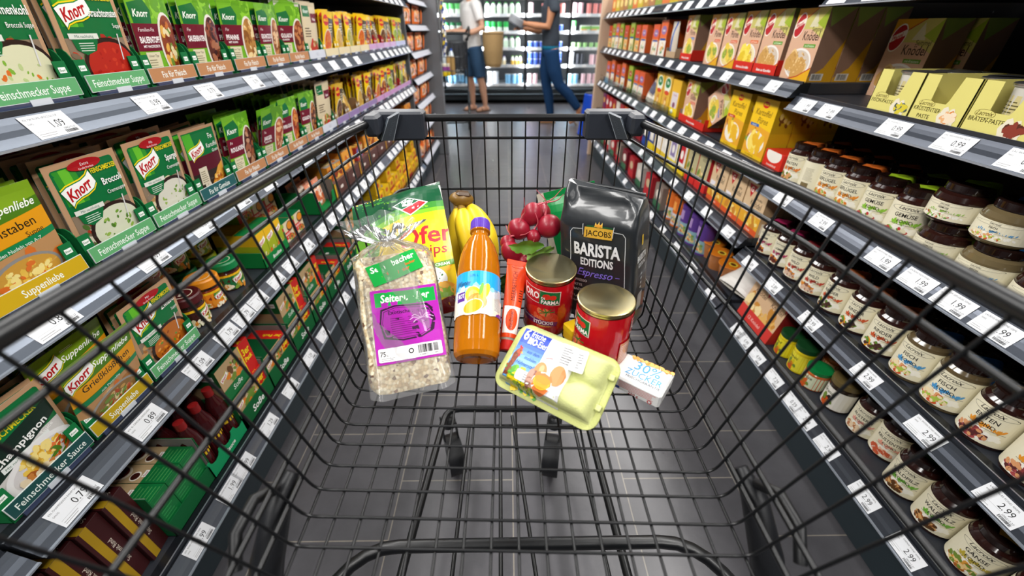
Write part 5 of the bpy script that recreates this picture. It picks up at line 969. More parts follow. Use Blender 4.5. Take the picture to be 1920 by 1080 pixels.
# chassis
def chassis(q):
    z = .2
    q.tube([(-.23, -.1, z)]+[(-.201, .347, z)]+arc((-.201, .347, z), (-.165, .716, z), (.2, .716, z), .035)+arc((-.16, .716, z), (.2, .712, z), (.218, .334, z), .035)+[(.218, .334, z), (.245, -.1, z)], .0088, n=12)
    q.tube([(-.15, .672, z-.012), (.19, .668, z-.012)], .0042, n=8)
tb('chassis_tube', fn=chassis)
for a, b in (((-.101, .66, .202), (-.115, -.1, .205)), ((-.023, .712, .202), (-.01, -.1, .205)), ((.008, .69, .202), (.095, -.1, .205)), ((.165, .66, .202), (.19, .2, .204))): tb('chassis_rail', fn=lambda q: q.tube([a, b], .0042, n=8))
tb('rear_tube', fn=lambda q: q.tube([(-.33, .12, .12), (-.325, .2, .2), (-.31, .27, .27)]+arc((-.31, .27, .27), (-.25, .335, .3), (0, .337, .3), .06)+arc((0, .337, .3), (.32, .338, .3), (.385, .27, .27), .06)+[(.385, .27, .27), (.4, .2, .2), (.405, .12, .12)], .0108, n=14))
for s, x in ((-1, -.225), (1, .242)):
    def brk(q):
        pts = [(x, .245, .665), (x+s*.008, .222, .65), (x+s*.02, .19, .60), (x+s*.035, .14, .5), (x+s*.06, .05, .35), (x+s*.09, -.02, .2)]
        q.tube(pts, [.007, .013, .016, .017, .016, .015], '#151619', 'corner_plastic', 12)
    b_ = tb('basket_bracket', fn=brk)
    tb('clip', b_, lambda q: q.tube([(x+s*.006, .225, .668), (x+s*.012, .205, .684), (x+s*.012, .175, .684), (x+s*.008, .155, .664)], .0055, '#0f1012', 'corner_plastic', 8))
def caster(x, y, zt, sw):
    def head(q):
        q.lathe([(.012, 0), (.019, .002), (.019, .022), (.012, .03), (.005, .034), (.0001, .036)], '#1c1d20', 'corner_plastic', 16)
    q = MB(); q.T = TO @ Mx.Translation((x, y, zt-.036)); head(q); q.tube([(0, 0, .03), (0, 0, .046)], .006, '#777', 'metal', 10); c = q.build('caster', tr)
    R = Mx.Translation((x, y, 0)) @ Mx.Rotation(sw, 4, 'Z')
    q = MB(); q.T = TO @ R
    for s in (-1, 1):
        q.add([(s*.02, -.01, zt-.03), (s*.02, .03, zt-.03), (s*.02, -.012, .045), (s*.02, -.04, .045), (s*.017, -.01, zt-.03), (s*.017, .03, zt-.03), (s*.017, -.012, .045), (s*.017, -.04, .045)], [(0, 1, 2, 3), (4, 5, 6, 7), (0, 1, 5, 4), (1, 2, 6, 5), (2, 3, 7, 6), (3, 0, 4, 7)], '#1b1c1f', 'corner_plastic')
    q.box((-.02, -.012, zt-.034), (.02, .03, zt-.026), '#1b1c1f', 'corner_plastic', .003); q.grid(lambda u, v: ((u-.5)*.044, -.026-.056*math.cos((v-.2)*3.0), .056+.056*math.sin((v-.2)*3.0)), 4, 10, '#1a1b1e', 'corner_plastic'); q.build('fork', c)
    q = MB(); q.T = TO @ R @ Mx.Translation((0, -.026, .05)) @ Mx.Rotation(PI/2, 4, 'Y')
    q.lathe([(.012, -.014), (.03, -.014), (.034, -.012), (.046, -.014), (.05, -.008), (.05, .008), (.046, .014), (.034, .012), (.03, .014), (.012, .014)], '#141416', 'corner_plastic', 28, cols=['#2a2b2e', '#2a2b2e', '#111', '#111', '#0c0c0d', '#111', '#111', '#2a2b2e', '#2a2b2e']); q.build('wheel', c)
caster(-.163, .705, .185, .35); caster(.122, .7, .185, -.2); caster(-.26, -.15, .19, 0); caster(.3, -.15, .19, 0)
# ------------------------------------------------------------------ groceries in the basket
def frame(o, u, v):
    u = V(u).normalized(); v = V(v); v = (v-u*v.dot(u)).normalized(); y = v.cross(u)
    m_ = Mx((u, y, v)).transposed().to_4x4(); m_.translation = V(o); return m_
def put_m(o, M): o.matrix_world = M; return o
def gthing(name, label, cat, M):
    r = thing(name, label, cat); r.matrix_world = M; return r
mm = bpy.data.materials.new('oat_flakes'); mm.use_nodes = True; nt = mm.node_tree; n = nt.nodes; b = n['Principled BSDF']
tc = n.new('ShaderNodeTexCoord'); vo = n.new('ShaderNodeTexVoronoi'); vo.inputs['Scale'].default_value = 230; nt.links.new(tc.outputs['Object'], vo.inputs['Vector'])
cr = n.new('ShaderNodeValToRGB'); e = cr.color_ramp.elements; e[0].position = 0; e[0].color = lin('#8a6648'); e[1].position = 1; e[1].color = lin('#e6dcc0')
for ps, c in ((.03, '#5a3a24'), (.05, '#b59a72'), (.4, '#c9b48c'), (.7, '#d9caa8')): x = e.new(ps); x.color = lin(c)
sp = n.new('ShaderNodeSeparateColor'); nt.links.new(vo.outputs['Color'], sp.inputs[0]); nt.links.new(sp.outputs[0], cr.inputs[0])
edge = n.new('ShaderNodeMapRange'); edge.inputs[1].default_value = .25; edge.inputs[2].default_value = .75; edge.inputs[3].default_value = 1.05; edge.inputs[4].default_value = .72; nt.links.new(vo.outputs['Distance'], edge.inputs[0])
mx = n.new('ShaderNodeMix'); mx.data_type = 'RGBA'; mx.blend_type = 'MULTIPLY'; mx.inputs[0].default_value = 1; nt.links.new(cr.outputs[0], mx.inputs[6]); nt.links.new(edge.outputs[0], mx.inputs[7]); nt.links.new(mx.outputs[2], b.inputs['Base Color'])
bp = n.new('ShaderNodeBump'); bp.inputs['Strength'].default_value = .5; bp.inputs['Distance'].default_value = .002; nt.links.new(sp.outputs[1], bp.inputs['Height']); nt.links.new(bp.outputs[0], b.inputs['Normal'])
b.inputs['Roughness'].default_value = .55; b.inputs['Coat Weight'].default_value = .12; b.inputs['Coat Roughness'].default_value = .2; MATS['oat_flakes'] = mm
fm = bpy.data.materials.new('clear_film'); fm.use_nodes = True; nt = fm.node_tree; n = nt.nodes
for q in list(n): n.remove(q)
out = n.new('ShaderNodeOutputMaterial'); tp_ = n.new('ShaderNodeBsdfTransparent'); gl_ = n.new('ShaderNodeBsdfGlossy'); gl_.inputs['Roughness'].default_value = .12; lw = n.new('ShaderNodeFresnel'); lw.inputs[0].default_value = 1.42
df = n.new('ShaderNodeBsdfDiffuse'); df.inputs[0].default_value = (.8, .8, .8, 1); m0 = n.new('ShaderNodeMixShader'); m0.inputs[0].default_value = .11; nt.links.new(tp_.outputs[0], m0.inputs[1]); nt.links.new(df.outputs[0], m0.inputs[2])
tcx = n.new('ShaderNodeTexCoord'); nn = n.new('ShaderNodeTexNoise'); nn.inputs['Scale'].default_value = 26; nt.links.new(tcx.outputs['Object'], nn.inputs['Vector']); bp = n.new('ShaderNodeBump'); bp.inputs['Strength'].default_value = .5; bp.inputs['Distance'].default_value = .006; nt.links.new(nn.outputs[0], bp.inputs['Height']); nt.links.new(bp.outputs[0], gl_.inputs['Normal']); nt.links.new(bp.outputs[0], lw.inputs['Normal'])
ms_ = n.new('ShaderNodeMixShader'); nt.links.new(lw.outputs[0], ms_.inputs[0]); nt.links.new(m0.outputs[0], ms_.inputs[1]); nt.links.new(gl_.outputs[0], ms_.inputs[2]); nt.links.new(ms_.outputs[0], out.inputs[0]); MATS['clear_film'] = fm
mat('crinkled_foil', .3, coat=.35, bump=.55, bscale=22)
# muesli bag: tilted brick of flakes in clear film
M = frame((-.12, .354, .664), (.958, .286, 0), (-.046, .15, .119))
r = gthing('muesli_bag', 'clear bag of oat muesli with purple label, left of the juice bottle', 'bag', M)
def brick(w, d, h, e, fn=None):
    def f(u, v):
        a = u*2*PI; ex = .28
        c, s_ = math.cos(a), math.sin(a); x = math.copysign(abs(c)**ex, c); y = math.copysign(abs(s_)**ex, s_)
        k = 1-max(0, abs(v-.5)*2-.9)*e*10
        yy = d/2+y*d/2*k; return V((x*w/2*k, yy, v*h+1.2*yy*(1-v)))
    return f
def wob(p): return V((.0016*math.sin(p.z*70+p.x*60), .0018*math.sin(p.x*90+p.z*50), .001*math.sin(p.x*110)))
q = MB(); g0 = brick(.106, .05, .196, .1)
q.grid(lambda u, v: g0(u, v)+wob(g0(u, v)), 48, 26, '#d9c49a', 'oat_flakes', True, True)
for zz in (0, 1): q.add([tuple(g0(k/48, zz)+wob(g0(k/48, zz))) for k in range(48)], [list(range(48))], '#d9c49a', 'oat_flakes')
q.build('oat_filling', r)
p = Pr(); W, Hh = .088, .102
p.R(0, 0, W, Hh, '#a51ea0'); p.R(.005, Hh-.024, W-.003, Hh-.004, '#0f9a3c'); p.T('Seitenbacher', W/2+.001, Hh-.0185, .0155, '#f4f8f0', bold=.02, shear=.12, sx=.8, fit=.076)
oct_ = lambda k: [(.012+k, .034+k), (.008+k, .055), (.011+k, .074-k), (.03, .078-k), (W-.016-k, .076-k), (W-.01-k, .07-k), (W-.007-k, .052), (W-.011-k, .037+k), (.06, .029+k), (.036, .028+k)]
p.P(oct_(0), '#2c0a2c'); p.P(oct_(.0022), '#a51ea0'); p.P(oct_(.0034), '#3a0c3a'); p.P(oct_(.0042), '#9c1b98')
p.T('Exotische Mischung', W/2+.006, .0655, .0075, '#2a082a', bold=.015, fit=.06); p.lines(.022, .036, .058, .062, 9, '#6a1266', .35, .25)
p.L([(.066, .036), (.065, .045), (.063, .056)], .003, '#c987c6')
for a in (-.5, .1, .9, 1.7, 2.5, 3.2, 3.9): p.L([(.063, .056), (.063+.011*math.cos(a), .058+.006*math.sin(a)), (.063+.016*math.cos(a), .055+.007*math.sin(a))], .0009, '#d9a6d6')
p.RR(.003, .003, W-.004, .021, .002, '#f0eeee'); p.T('750g', .005, .0105, .0095, '#1a1a1a', 'l', bold=.02, sx=.8); p.lines(.006, .005, .024, .0095, 2, '#777', .3, .2); p.E(.044, .013, .0035, .0035, '#222', n=16); p.E(.044, .013, .002, .002, '#f0eeee', n=12); p.bars(.053, .008, .079, .019, 30, '#111'); p.T('4 008391 031089', .066, .0045, .0034, '#222', fit=.027)
q = MB(); lab = lambda ox, oz, ro=0: (lambda u, v, l: (lambda x, z: (x, -.0026-l+.0012*math.sin(x*90+z*50), z))(ox+u*math.cos(ro)-v*math.sin(ro), oz+u*math.sin(ro)+v*math.cos(ro)))
p.on(q, lab(-.04, .04, -.03), .012, .012, 'foil'); q.build('purple_label', r)
p = Pr(); p.R(0, 0, .072, .032, '#0f9a3c'); p.T('Seitenbacher', .036, .02, .0125, '#f4f8f0', bold=.02, shear=.12, fit=.064); p.T('lecker', .024, .01, .007, '#c9601c', bold=.02, shear=.2); p.T('lecker', .046, .006, .007, '#c9601c', bold=.02, shear=.2); p.T('lecker', .058, .0125, .006, '#c9601c', bold=.02, shear=.2)
q = MB(); p.on(q, lab(-.03, .147, .28), .012, .012, 'foil'); q.build('green_label', r)
q = MB(); rr_ = random.Random(3)
def film(u, v):
    a = u*2*PI
    c, s_ = math.cos(a), math.sin(a); ex = .35+v*.6
    x = math.copysign(abs(c)**min(ex, 1), c); y = math.copysign(abs(s_)**min(ex, 1), s_)
    if v < .42: t = v/.42; w_ = .0555; d_ = .0275; z = -.002+.198*t; cx_, cy_ = 0, .025
    elif v < .78: t = (v-.42)/.36; k = (1-t**1.6); w_ = .009+.0465*k; d_ = .008+.0195*k; z = .196+.03*t; cx_, cy_ = -.006*t, .025-.002*t
    else:
        t = (v-.78)/.22; w_ = .009+.052*t**.8; d_ = .008+.012*t; z = .226+.046*t-.012*t*abs(x); cx_, cy_ = -.006-.006*t, .023+.006*t
    f_ = (.0016 if v < .5 else .0045)*(1 if v > .2 else .4)*math.sin(a*9+v*7)+(.003*math.sin(a*17+2) if v > .45 else 0)
    if v > .78: f_ += .006*math.sin(a*5+1)*(v-.78)/.22
    yy = cy_+y*(d_+f_*.7); return (cx_+x*(w_+f_), yy, z+(.004*math.sin(a*7) if v > .9 else 0)+1.2*yy*max(0, 1-v/.42))
q.grid(film, 90, 40, '#fff', 'clear_film', True, True); q.build('clear_wrapper', r)
q = MB(); q.lathe([(.0095, .2235), (.0105, .2255), (.0095, .228)], '#dddddd', 'metal', 12); q.T = Mx(); o = q.build('wire_tie', r); o.location = (-.006, .023, 0)
# juice bottle
ax = V((.013, .19, .115)); M = frame((-.043, .392, .681), (1, 0, 0), ax)
r = gthing('juice_bottle', 'orange juice bottle with purple cap and blue-white fruit label', 'bottle', M)
q = MB(); q.lathe([(.0001, .003), (.02, 0), (.027, .001), (.0305, .006), (.0315, .02), (.0315, .05), (.0312, .055), (.0312, .118), (.0315, .122), (.0308, .14), (.0285, .157), (.024, .173), (.018, .186), (.0135, .193), (.013, .198), (.0155, .2), (.0155, .202), (.0128, .203), (.0128, .206)], '#c4740e', 'juice', 40); q.build('bottle_body', r)
q = MB(); q.lathe([(.0145, .2025), (.0148, .204), (.0148, .219), (.0135, .2215), (.0001, .2215)], '#5a34a8', 'plastic', 36)
for k in range(36): a = k*PI/18; q.box((.0146*math.cos(a)-.0006, .0146*math.sin(a)-.0006, .2045), (.0146*math.cos(a)+.0006, .0146*math.sin(a)+.0006, .218), '#5a34a8', 'plastic')
q.build('screw_cap', r)
p = Pr(); W, Hh = .196, .064; c = W/2; p.R(0, 0, W, Hh, '#e9e6e4'); p.R(0, Hh*.52, W, Hh, '#1fa0e0'); p.food(c, Hh*.5, W*.5, Hh*.07, ['#d9ecf6', '#8fd0f0', '#f0f4f6'], 90, .008, 3, .5); p.R(0, 0, W, Hh*.05, '#f4f2f0'); p.P([(c+.016, 0), (W, 0), (W, Hh*.2), (c+.022, Hh*.1)], '#6a2a90'); p.food(c, Hh*.2, W*.4, Hh*.14, ['#e6d9c8', '#f0e8dc'], 50, .008, 5)
p.T('Wiener', c-.019, Hh*.66, .012, '#2a3a6a', shear=.3, fit=.022); p.R(c-.03, Hh*.3, c-.016, Hh*.52, '#5a2a90'); p.T('ROT', c-.022, Hh*.38, .009, '#fff', bold=.02, fit=.011); p.T('0,75 L', c-.004, Hh*.86, .005, '#0a5a8a')
p.E(c-.004, Hh*.42, .011, .013, '#f2c818', .4); p.E(c-.003, Hh*.4, .007, .009, '#f6dc5a', .4); p.E(c+.001, Hh*.27, .0135, .012, '#ee8a2a'); p.E(c+.004, Hh*.3, .008, .008, '#f4a85a'); p.E(c-.005, Hh*.15, .0155, .0105, '#f6f0d8', .45); p.E(c-.0045, Hh*.16, .0135, .0088, '#f2a61c', .45); p.E(c+.012, Hh*.52, .0055, .0125, '#e8c81c', -.35); p.E(c+.0065, Hh*.56, .0025, .01, '#6fae3a', -.2); p.lines(c+.026, Hh*.12, c+.042, Hh*.62, 16, '#8a90a0', .35, .2)
q = MB(); p.on(q, cyl(.0316, W, .054, .0), W/44, 0, 'foil'); q.build('paper_label', r)
# tins of tomatoes
def tin(M, label, turn):
    r = gthing('tomato_tin', label, 'tin', M); R0, h = .0362, .106
    q = MB(); q.lathe([(.0001, .003), (.033, .003), (.0345, 0), (.0368, .0005), (.0368, .003), (.0355, .005), (R0-.0006, .007), (R0-.0006, h-.007), (.0355, h-.005), (.0368, h-.003), (.0368, h-.0005), (.0358, h)], '#b8a878', 'metal', 44); q.build('steel_body', r)
    q = MB(); q.lathe([(.0358, h), (.0348, h-.0004), (.0338, h-.0046), (.0322, h-.005), (.031, h-.0034), (.0296, h-.0036), (.0288, h-.0048), (.024, h-.0048), (.0228, h-.0034), (.0214, h-.0036), (.0204, h-.0048), (.0001, h-.0046)], '#a39c7c', 'metal', 44)
    for rr, zz in ((.0312, h-.0026), (.0235, h-.0028)): q.tube([(rr*math.cos(k*PI/18), rr*math.sin(k*PI/18), zz) for k in range(36)], .0007, '#857e5e', 'metal', 5, True)
    q.build('lid', r)
    q = MB(); z = h-.0026; ring_ = [(-.013+.0085*math.cos(k*PI/9)*1.15, .003+.0085*math.sin(k*PI/9), z) for k in range(18)]; q.tube(ring_, .0014, '#e0d8ba', 'metal', 6, True); q.box((-.026, -.001, z-.0008), (-.018, .007, z+.0006), '#d9cfae', 'metal', .0006); q.lathe([(.0024, z-.001), (.0024, z+.0008), (.0001, z+.001)], '#d9cfae', 'metal', 12); q.build('pull_tab', r)
    W = 2*PI*R0*.999; Hl = .09; c = W/2; p = Pr(); p.R(0, 0, W, Hl, '#bf0f1c'); p.food(c, Hl*.16, W*.5, Hl*.17, ['#d9381c', '#c02414', '#e04a24', '#b01a10'], 60, .013, 2, .8)
    for o_ in (0, .115):
        x = c+o_-.0; x = x if x < W-.03 else x-W
        p.E(x-.004, Hl*.36, .022, .018, '#cf2a16'); p.E(x+.012, Hl*.3, .017, .016, '#d9401c'); p.food(x+.004, Hl*.36, .022, .012, ['#e05a34', '#e8784a'], 10, .005, 5)
        for a in (.2, 1, 1.9, 2.8, 3.6, 4.6): p.L([(x+.01, Hl*.47), (x+.01+.012*math.cos(a), Hl*.47+.008*math.sin(a))], .0016, '#3f7a2a')
        p.P([(x-.03, Hl*.66), (x+.028, Hl*.62), (x+.028, Hl*.9), (x-.03, Hl*.93)], '#f4e8dc'); p.P([(x-.029, Hl*.67), (x+.027, Hl*.63), (x+.027, Hl*.89), (x-.029, Hl*.92)], '#c01822'); p.P([(x-.002, Hl*.64), (x+.027, Hl*.63), (x+.027, Hl*.89), (x-.002, Hl*.9)], '#0f6a34'); p.E(x+.008, Hl*.8, .006, .005, '#d4301c'); p.E(x+.017, Hl*.79, .005, .0045, '#d4301c')
        p.T('ORO', x-.028, Hl*.73, .0165, '#fbf3ee', 'l', bold=.03, sx=.7, fit=.026); p.T('DI', x+.003, Hl*.74, .006, '#fbf3ee', bold=.02); p.T('PARMA', x+.0265, Hl*.65, .0095, '#fbf3ee', 'r', bold=.03, fit=.026)
        p.P([(x-.034, Hl*.2), (x+.026, Hl*.16), (x+.028, Hl*.25), (x-.034, Hl*.36)], '#7a1a5a'); p.T('STÜCKIG', x+.006, Hl*.2, .009, '#fbf3ee', bold=.03, fit=.03); p.T('Pomodori', x-.018, Hl*.27, .006, '#f0d8e0', shear=.3, fit=.022); p.T('TOMATEN', x+.008, Hl*.145, .0045, '#e8c05a', bold=.02)
    for x0 in (c+.07, ): p.R(x0, Hl*.02, x0+.03, Hl*.55, '#d98a6a'); p.lines(x0+.002, Hl*.05, x0+.028, Hl*.52, 14, '#f0d8c8', .35, .2)
    q = MB(); p.on(q, cyl(R0, W, .008, turn), W/60, 0, 'gloss'); q.build('paper_label', r)
tin(frame((.0605, .508, .6575), (math.cos(.12), math.sin(.12), 0), (0, -.12, 1)), 'tomato tin behind, next to the orange tube, its label facing front', -.55)
tin(frame((.1255, .418, .6555), (math.cos(.15), math.sin(.15), 0), (.02, 0, 1)), 'tomato tin in front of the black coffee bag, turned aside', -1.62)
# coffee bag
M = frame((.1365, .4995, .662), (.813, -.568, .12), (-.098, .068, .99))
r = gthing('coffee_bag', 'tall black coffee bag with gold crest behind the tomato tins', 'bag', M); W, D, Hb = .114, .065, .208
def crs(x, v):
    t = max(0, (v-.76)/.24); up_ = max(0, min(1, (v-.77)/.14))
    rg = lambda c, wd: max(0, 1-abs(x-c)/wd)
    return .0022*math.sin(x*7+v*22)*math.sin(v*9)*(.3+1.4*t)+.003*t*math.sin(x*9-v*30)+up_*(.006*rg(-.1-1.5*(1-v), .2)-.005*rg(.12+.4*(1-v), .25)+.006*rg(.35+.7*(1-v), .16)-.004*rg(-.75+.6*(1-v), .2))
def cof(u, v):
    a = u*2*PI; c, s_ = math.cos(a), math.sin(a); ex = .22; x = math.copysign(abs(c)**ex, c); y = math.copysign(abs(s_)**ex, s_)
    t = max(0, (v-.76)/.24); dd = D*(1-.72*t**1.2)*(1-.06*(v < .04)); ww = W*(1+.04*math.sin(v*PI))*(1-.02*t)
    bul = .004*math.sin(min(v/.76, 1)*PI)
    z = v*Hb-.014*t*t*(x*.5+.5)+.004*t*math.sin(x*4)
    cr_ = crs(x, v) if y < 0 else .0015*math.sin(x*9+v*20)
    return (x*ww/2, D/2+.006*t+y*(dd/2+bul*(1-abs(x))+cr_), z)
q = MB(); q.grid(cof, 72, 44, '#26292c', 'crinkled_foil', True, True); q.add([cof(k/72, 0) for k in range(72)], [list(range(72))], '#26292c', 'crinkled_foil'); q.add([cof(k/72, 1) for k in range(72)], [list(range(72))], '#26292c', 'crinkled_foil')
q.tube([(-W*.49, D*.62, Hb-.001), (0, D*.55, Hb-.004), (W*.49, D*.62, Hb-.012)], .0018, '#1d2023', 'crinkled_foil', 6); q.build('foil_body', r)
p = Pr(); w = .1; s_ = '#d9dbdc'
p.L([(.03, .142), (.014, .141), (.01, .136), (.008, .02)], .0008, s_); p.L([(.074, .142), (.088, .141), (.092, .136), (.094, .02)], .0008, s_); p.L([(.0295, .149), (.0295, .133)], .0008, s_); p.L([(.0755, .149), (.0735, .133)], .0008, s_)
p.P([(.031, .13), (.073, .13), (.0745, .1455), (.0325, .1455)], '#d9a83a'); p.P([(.0345, .1455), (.0735, .1455), (.0745, .148), (.0355, .148)], '#1f4a2c'); p.T('JACOBS', .0527, .1335, .0115, '#1a1712', bold=.012, fit=.038)
for a in (-1, 0, 1): p.P([(.0527+a*.004-.002, .1465), (.0527+a*.004+.002, .1465), (.0527+a*.0048, .1535-abs(a)*.001)], '#e8c05a')
p.E(.0527, .148, .0058, .002, '#c98a2a')
p.T('BARISTA', .051, .103, .0255, '#e2e3e4', bold=.035, sx=.72, fit=.075); p.T('EDITIONS', .051, .0865, .0165, '#dcdddd', bold=.03, sx=.72, fit=.05); p.T('Espresso', .048, .069, .017, '#7a68c8', bold=.008, shear=.45, fit=.056); p.L([(.08, .0735), (.086, .0735)], .0007, '#7a68c8')
for i, t_ in enumerate(['ESPRESSO', 'LATTE', 'MACCHIATO', 'FLAT WHITE', 'GANZE BOHNE']): p.T(t_, .012, .058-i*.0085-(.004 if i > 2 else 0), .0058, '#d0d2d2', 'l', bold=.02)
p.i = [([(x, y+.012) for x, y in vs], fs, c, l) for vs, fs, c, l in p.i]
fz = lambda x, z: -.0012-.0045*math.sin(min(max(z/Hb, 0)/.76, 1)*PI)*(1-min(1, abs(x)*2/W))*1.0
def onc(u, v, l):
    x = -W/2+.0035+u; vv = v/Hb
    a = math.asin(max(-1, min(1, -1)))          # front face of the bag
    t = max(0, (vv-.76)/.24); xx = max(-1, min(1, x/(W/2))); cr_ = crs(xx, vv)
    return (x, D/2+.006*t-(D*(1-.72*t**1.2)/2+.004*math.sin(min(vv/.76, 1)*PI)*(1-abs(xx))+cr_)-.002-l, v)
p.i = [([(x+.007, y) for x, y in vs], fs, c, l) for vs, fs, c, l in p.i]
p.on(q2 := MB(), onc, .005, .005, 'foil'); q2.build('front_print', r)
p = Pr(); p.R(.018, .13, .023, .145, '#d9b02a'); p.T('BARISTA', .02, .108, .014, '#d9dada', bold=.03, sx=.7, fit=.034); p.T('EDITIONS', .022, .098, .009, '#d9dada', bold=.02, sx=.7); p.lines(.02, .06, .026, .09, 4, '#c9caca', .4, .5)
for k in range(12): p.R(.012, .025+k*.0024, .03, .025+k*.0024+.0012, '#d9dada')
p.on(q2 := MB(), lambda u, v, l: (W/2*(1+.04*math.sin(v/Hb*PI))+.0008+l, u+.006, v), 0, .01, 'foil'); q2.build('side_print', r)
# egg carton
A_, B_, C_, D_ = V((.0215, .414, .718)), V((.1295, .338, .718)), V((.082, .286, .678)), V((-.0068, .362, .678))
eu = (B_-A_).normalized(); ev = ((A_+B_)/2-(C_+D_)/2); M = frame((A_+B_+C_+D_)/4, eu, ev)
# local: x along the long side, z from near to far edge, -y upwards out of the lid
r = gthing('egg_carton', 'pale green egg carton with blue hen label in front of the tins', 'carton', M); EW, EH = .13, .08
def rrect(w, h, rad, n=6):
    o = []
    for cx_, cy_, a in ((w/2-rad, h/2-rad, 0), (-w/2+rad, h/2-rad, 90), (-w/2+rad, -h/2+rad, 180), (w/2-rad, -h/2+rad, 270)):
        o += [(cx_+rad*math.cos(math.radians(a+90*k/n)), cy_+rad*math.sin(math.radians(a+90*k/n))) for k in range(n+1)]
    return o
mat('egg_pulp', .85, spec=.15, bump=.35, bscale=450)
def lidz(x, z):
    # height of the lid over the rim at (x, z): six rounded cups pressed flat on top
    h_ = 0
    for cx_ in (-.043, 0, .043):
        for cz in (-.0205, .0205):
            d = math.hypot((x-cx_)/.026, (z-cz)/.0235)
            if d < 1: h_ = max(h_, math.sqrt(1-d**3.2))
    fx = max(0, 1-(abs(x)/(EW/2-.004))**10); fz_ = max(0, 1-(abs(z)/(EH/2-.003))**10)
    fl = max(0, min(1, (.026-x)/.006))*max(0, min(1, (x+.056)/.006))
    g_ = max(h_, .45); g_ = g_*(1-fl)+1.02*fl
    return min(fx, fz_)**.4*(.005+.022*g_)
q = MB(); q.grid(lambda u, v: ((u-.5)*EW, -lidz((u-.5)*EW, (v-.5)*EH), (v-.5)*EH), 60, 40, '#cdd18e', 'egg_pulp'); q.build('lid', r)
q = MB(); o_, i_ = rrect(EW+.01, EH+.01, .016), rrect(EW-.004, EH-.004, .012); k = len(o_); vs = [(x, 0, z) for x, z in o_]+[(x, .0025, z) for x, z in o_]+[(x, -.001, z) for x, z in i_]
q.add(vs, [(i, (i+1) % k, k+(i+1) % k, k+i) for i in range(k)]+[(i, (i+1) % k, 2*k+(i+1) % k, 2*k+i) for i in range(k)], '#c6ca84', 'egg_pulp', True); q.build('rim', r)
q = MB(); q.grid(lambda u, v: ((u-.5)*(EW-.004), .002+.017*max(0, 1-(abs(u-.5)*2)**6)**.5*max(0, 1-(abs(v-.5)*2)**6)**.5*(.75+.25*abs(math.sin(u*3*PI))), (v-.5)*(EH-.004)), 36, 20, '#bfc47a', 'egg_pulp'); q.build('base', r)
for zc in (-.02, .018):
    q = MB(); q.box((EW/2-.004, -.008, zc), (EW/2+.003, -.001, zc+.007), '#d2d694', 'egg_pulp', .001); q.build('latch', r)
p = Pr(); W, Hh = .1, .08
p.R(0, 0, W, Hh, '#e9e8ea'); p.R(0, 0, .05, Hh, '#6aa0dc'); p.R(0, Hh*.6, .05, Hh, '#2f48b0'); p.R(0, Hh*.86, .05, Hh, '#27389c'); [p.R(0, Hh*(.36+.06*k), .05, Hh*(.36+.06*(k+1))+.0001, ['#8ab8e6', '#7aaae2', '#6a9adc', '#5a86d2', '#4a70c8', '#3c58bc'][k]) for k in range(6)]; p.food(.03, .01, .03, .011, ['#6fae2a', '#4f9a24', '#a8c83a', '#f0d01c'], 50, .006, 4)
p.T('6', .0085, Hh*.72, .021, '#fff', bold=.02); p.T('frische', .016, Hh*.8, .0115, '#fff', 'l', sx=.85); p.T('BIO', .0155, Hh*.68, .0118, '#fff', 'l', bold=.035, sx=.85); p.T('-Eier', .0315, Hh*.68, .0118, '#fff', 'l', sx=.85)
p.T('aus dem', .034, Hh*.53, .0068, '#1f4a8a', shear=.3); p.T('mobilen', .034, Hh*.43, .0068, '#1f4a8a', shear=.3); p.T('Hühnerstall', .03, Hh*.325, .0072, '#1f4a8a', shear=.3, fit=.036)
p.P([(0, .006), (.004, .02), (.002, .036), (.006, .043), (.012, .044), (.013, .036), (.011, .024), (.006, .01)], '#7a3418'); p.food(.006, .022, .005, .014, ['#7a3e1c', '#6a3016', '#8a4a24'], 24, .002, 5); p.E(.0105, .041, .0045, .004, '#a8481c'); p.food(.0105, .0462, .003, .0012, ['#d4221c', '#c01a16'], 8, .0016, 2); p.E(.013, .036, .0014, .0022, '#d4221c'); p.P([(.014, .042), (.0185, .039), (.014, .0385)], '#d9a84a'); p.E(.0115, .042, .0008, .0008, '#111', n=8)
p.RR(.022, .008, .05, .021, .003, '#f0eeee'); p.lines(.036, .0105, .048, .019, 3, '#777', .4, .2); p.lines(.025, .011, .033, .0185, 4, '#c9c9c9', .35, .2)
p.E(.058, .028, .0105, .0125, '#d98a54', .4); p.E(.086, .032, .012, .013, '#d98a54'); p.E(.0585, .032, .004, .005, '#e8a878'); p.food(.05, .016, .006, .008, ['#8a5a4a', '#b58a78'], 10, .006, 3); p.E(.068, .016, .0165, .014, '#f0ece8'); p.E(.068, .0155, .0158, .0132, '#d9783a'); p.E(.068, .018, .014, .0095, '#f6ae1c'); p.E(.068, .0165, .012, .0068, '#f4980c'); p.E(.0665, .018, .007, .0025, '#fbc44a'); p.P([(.0535, .0255), (.058, .029), (.062, .0265), (.067, .0295), (.072, .0265), (.078, .029), (.083, .0235), (.083, .0215), (.053, .0215)], '#d9783a'); p.E(.068, .0205, .0135, .0048, '#ec8a1c')
p.T('Bioland', .062, Hh*.83, .0055, '#c9ccd2', shear=.2); p.L([(.056, Hh*.58), (.068, Hh*.61)], .0008, '#c03a34')
lidf = lambda u, v, l: (u-.062, -max(lidz(min(u-.062, .03), 0)+.0012, lidz(u-.062, v-.038)+.0012)-l, v-.042)
def egl(u, v, l):
    x = -.05+u*.74; z = -.0385+v*.963
    return (x, -lidz(x, z)-.0016-l*.6, z)
p.on(q := MB(), egl, .006, .006, 'print'); q.build('paper_label', r)
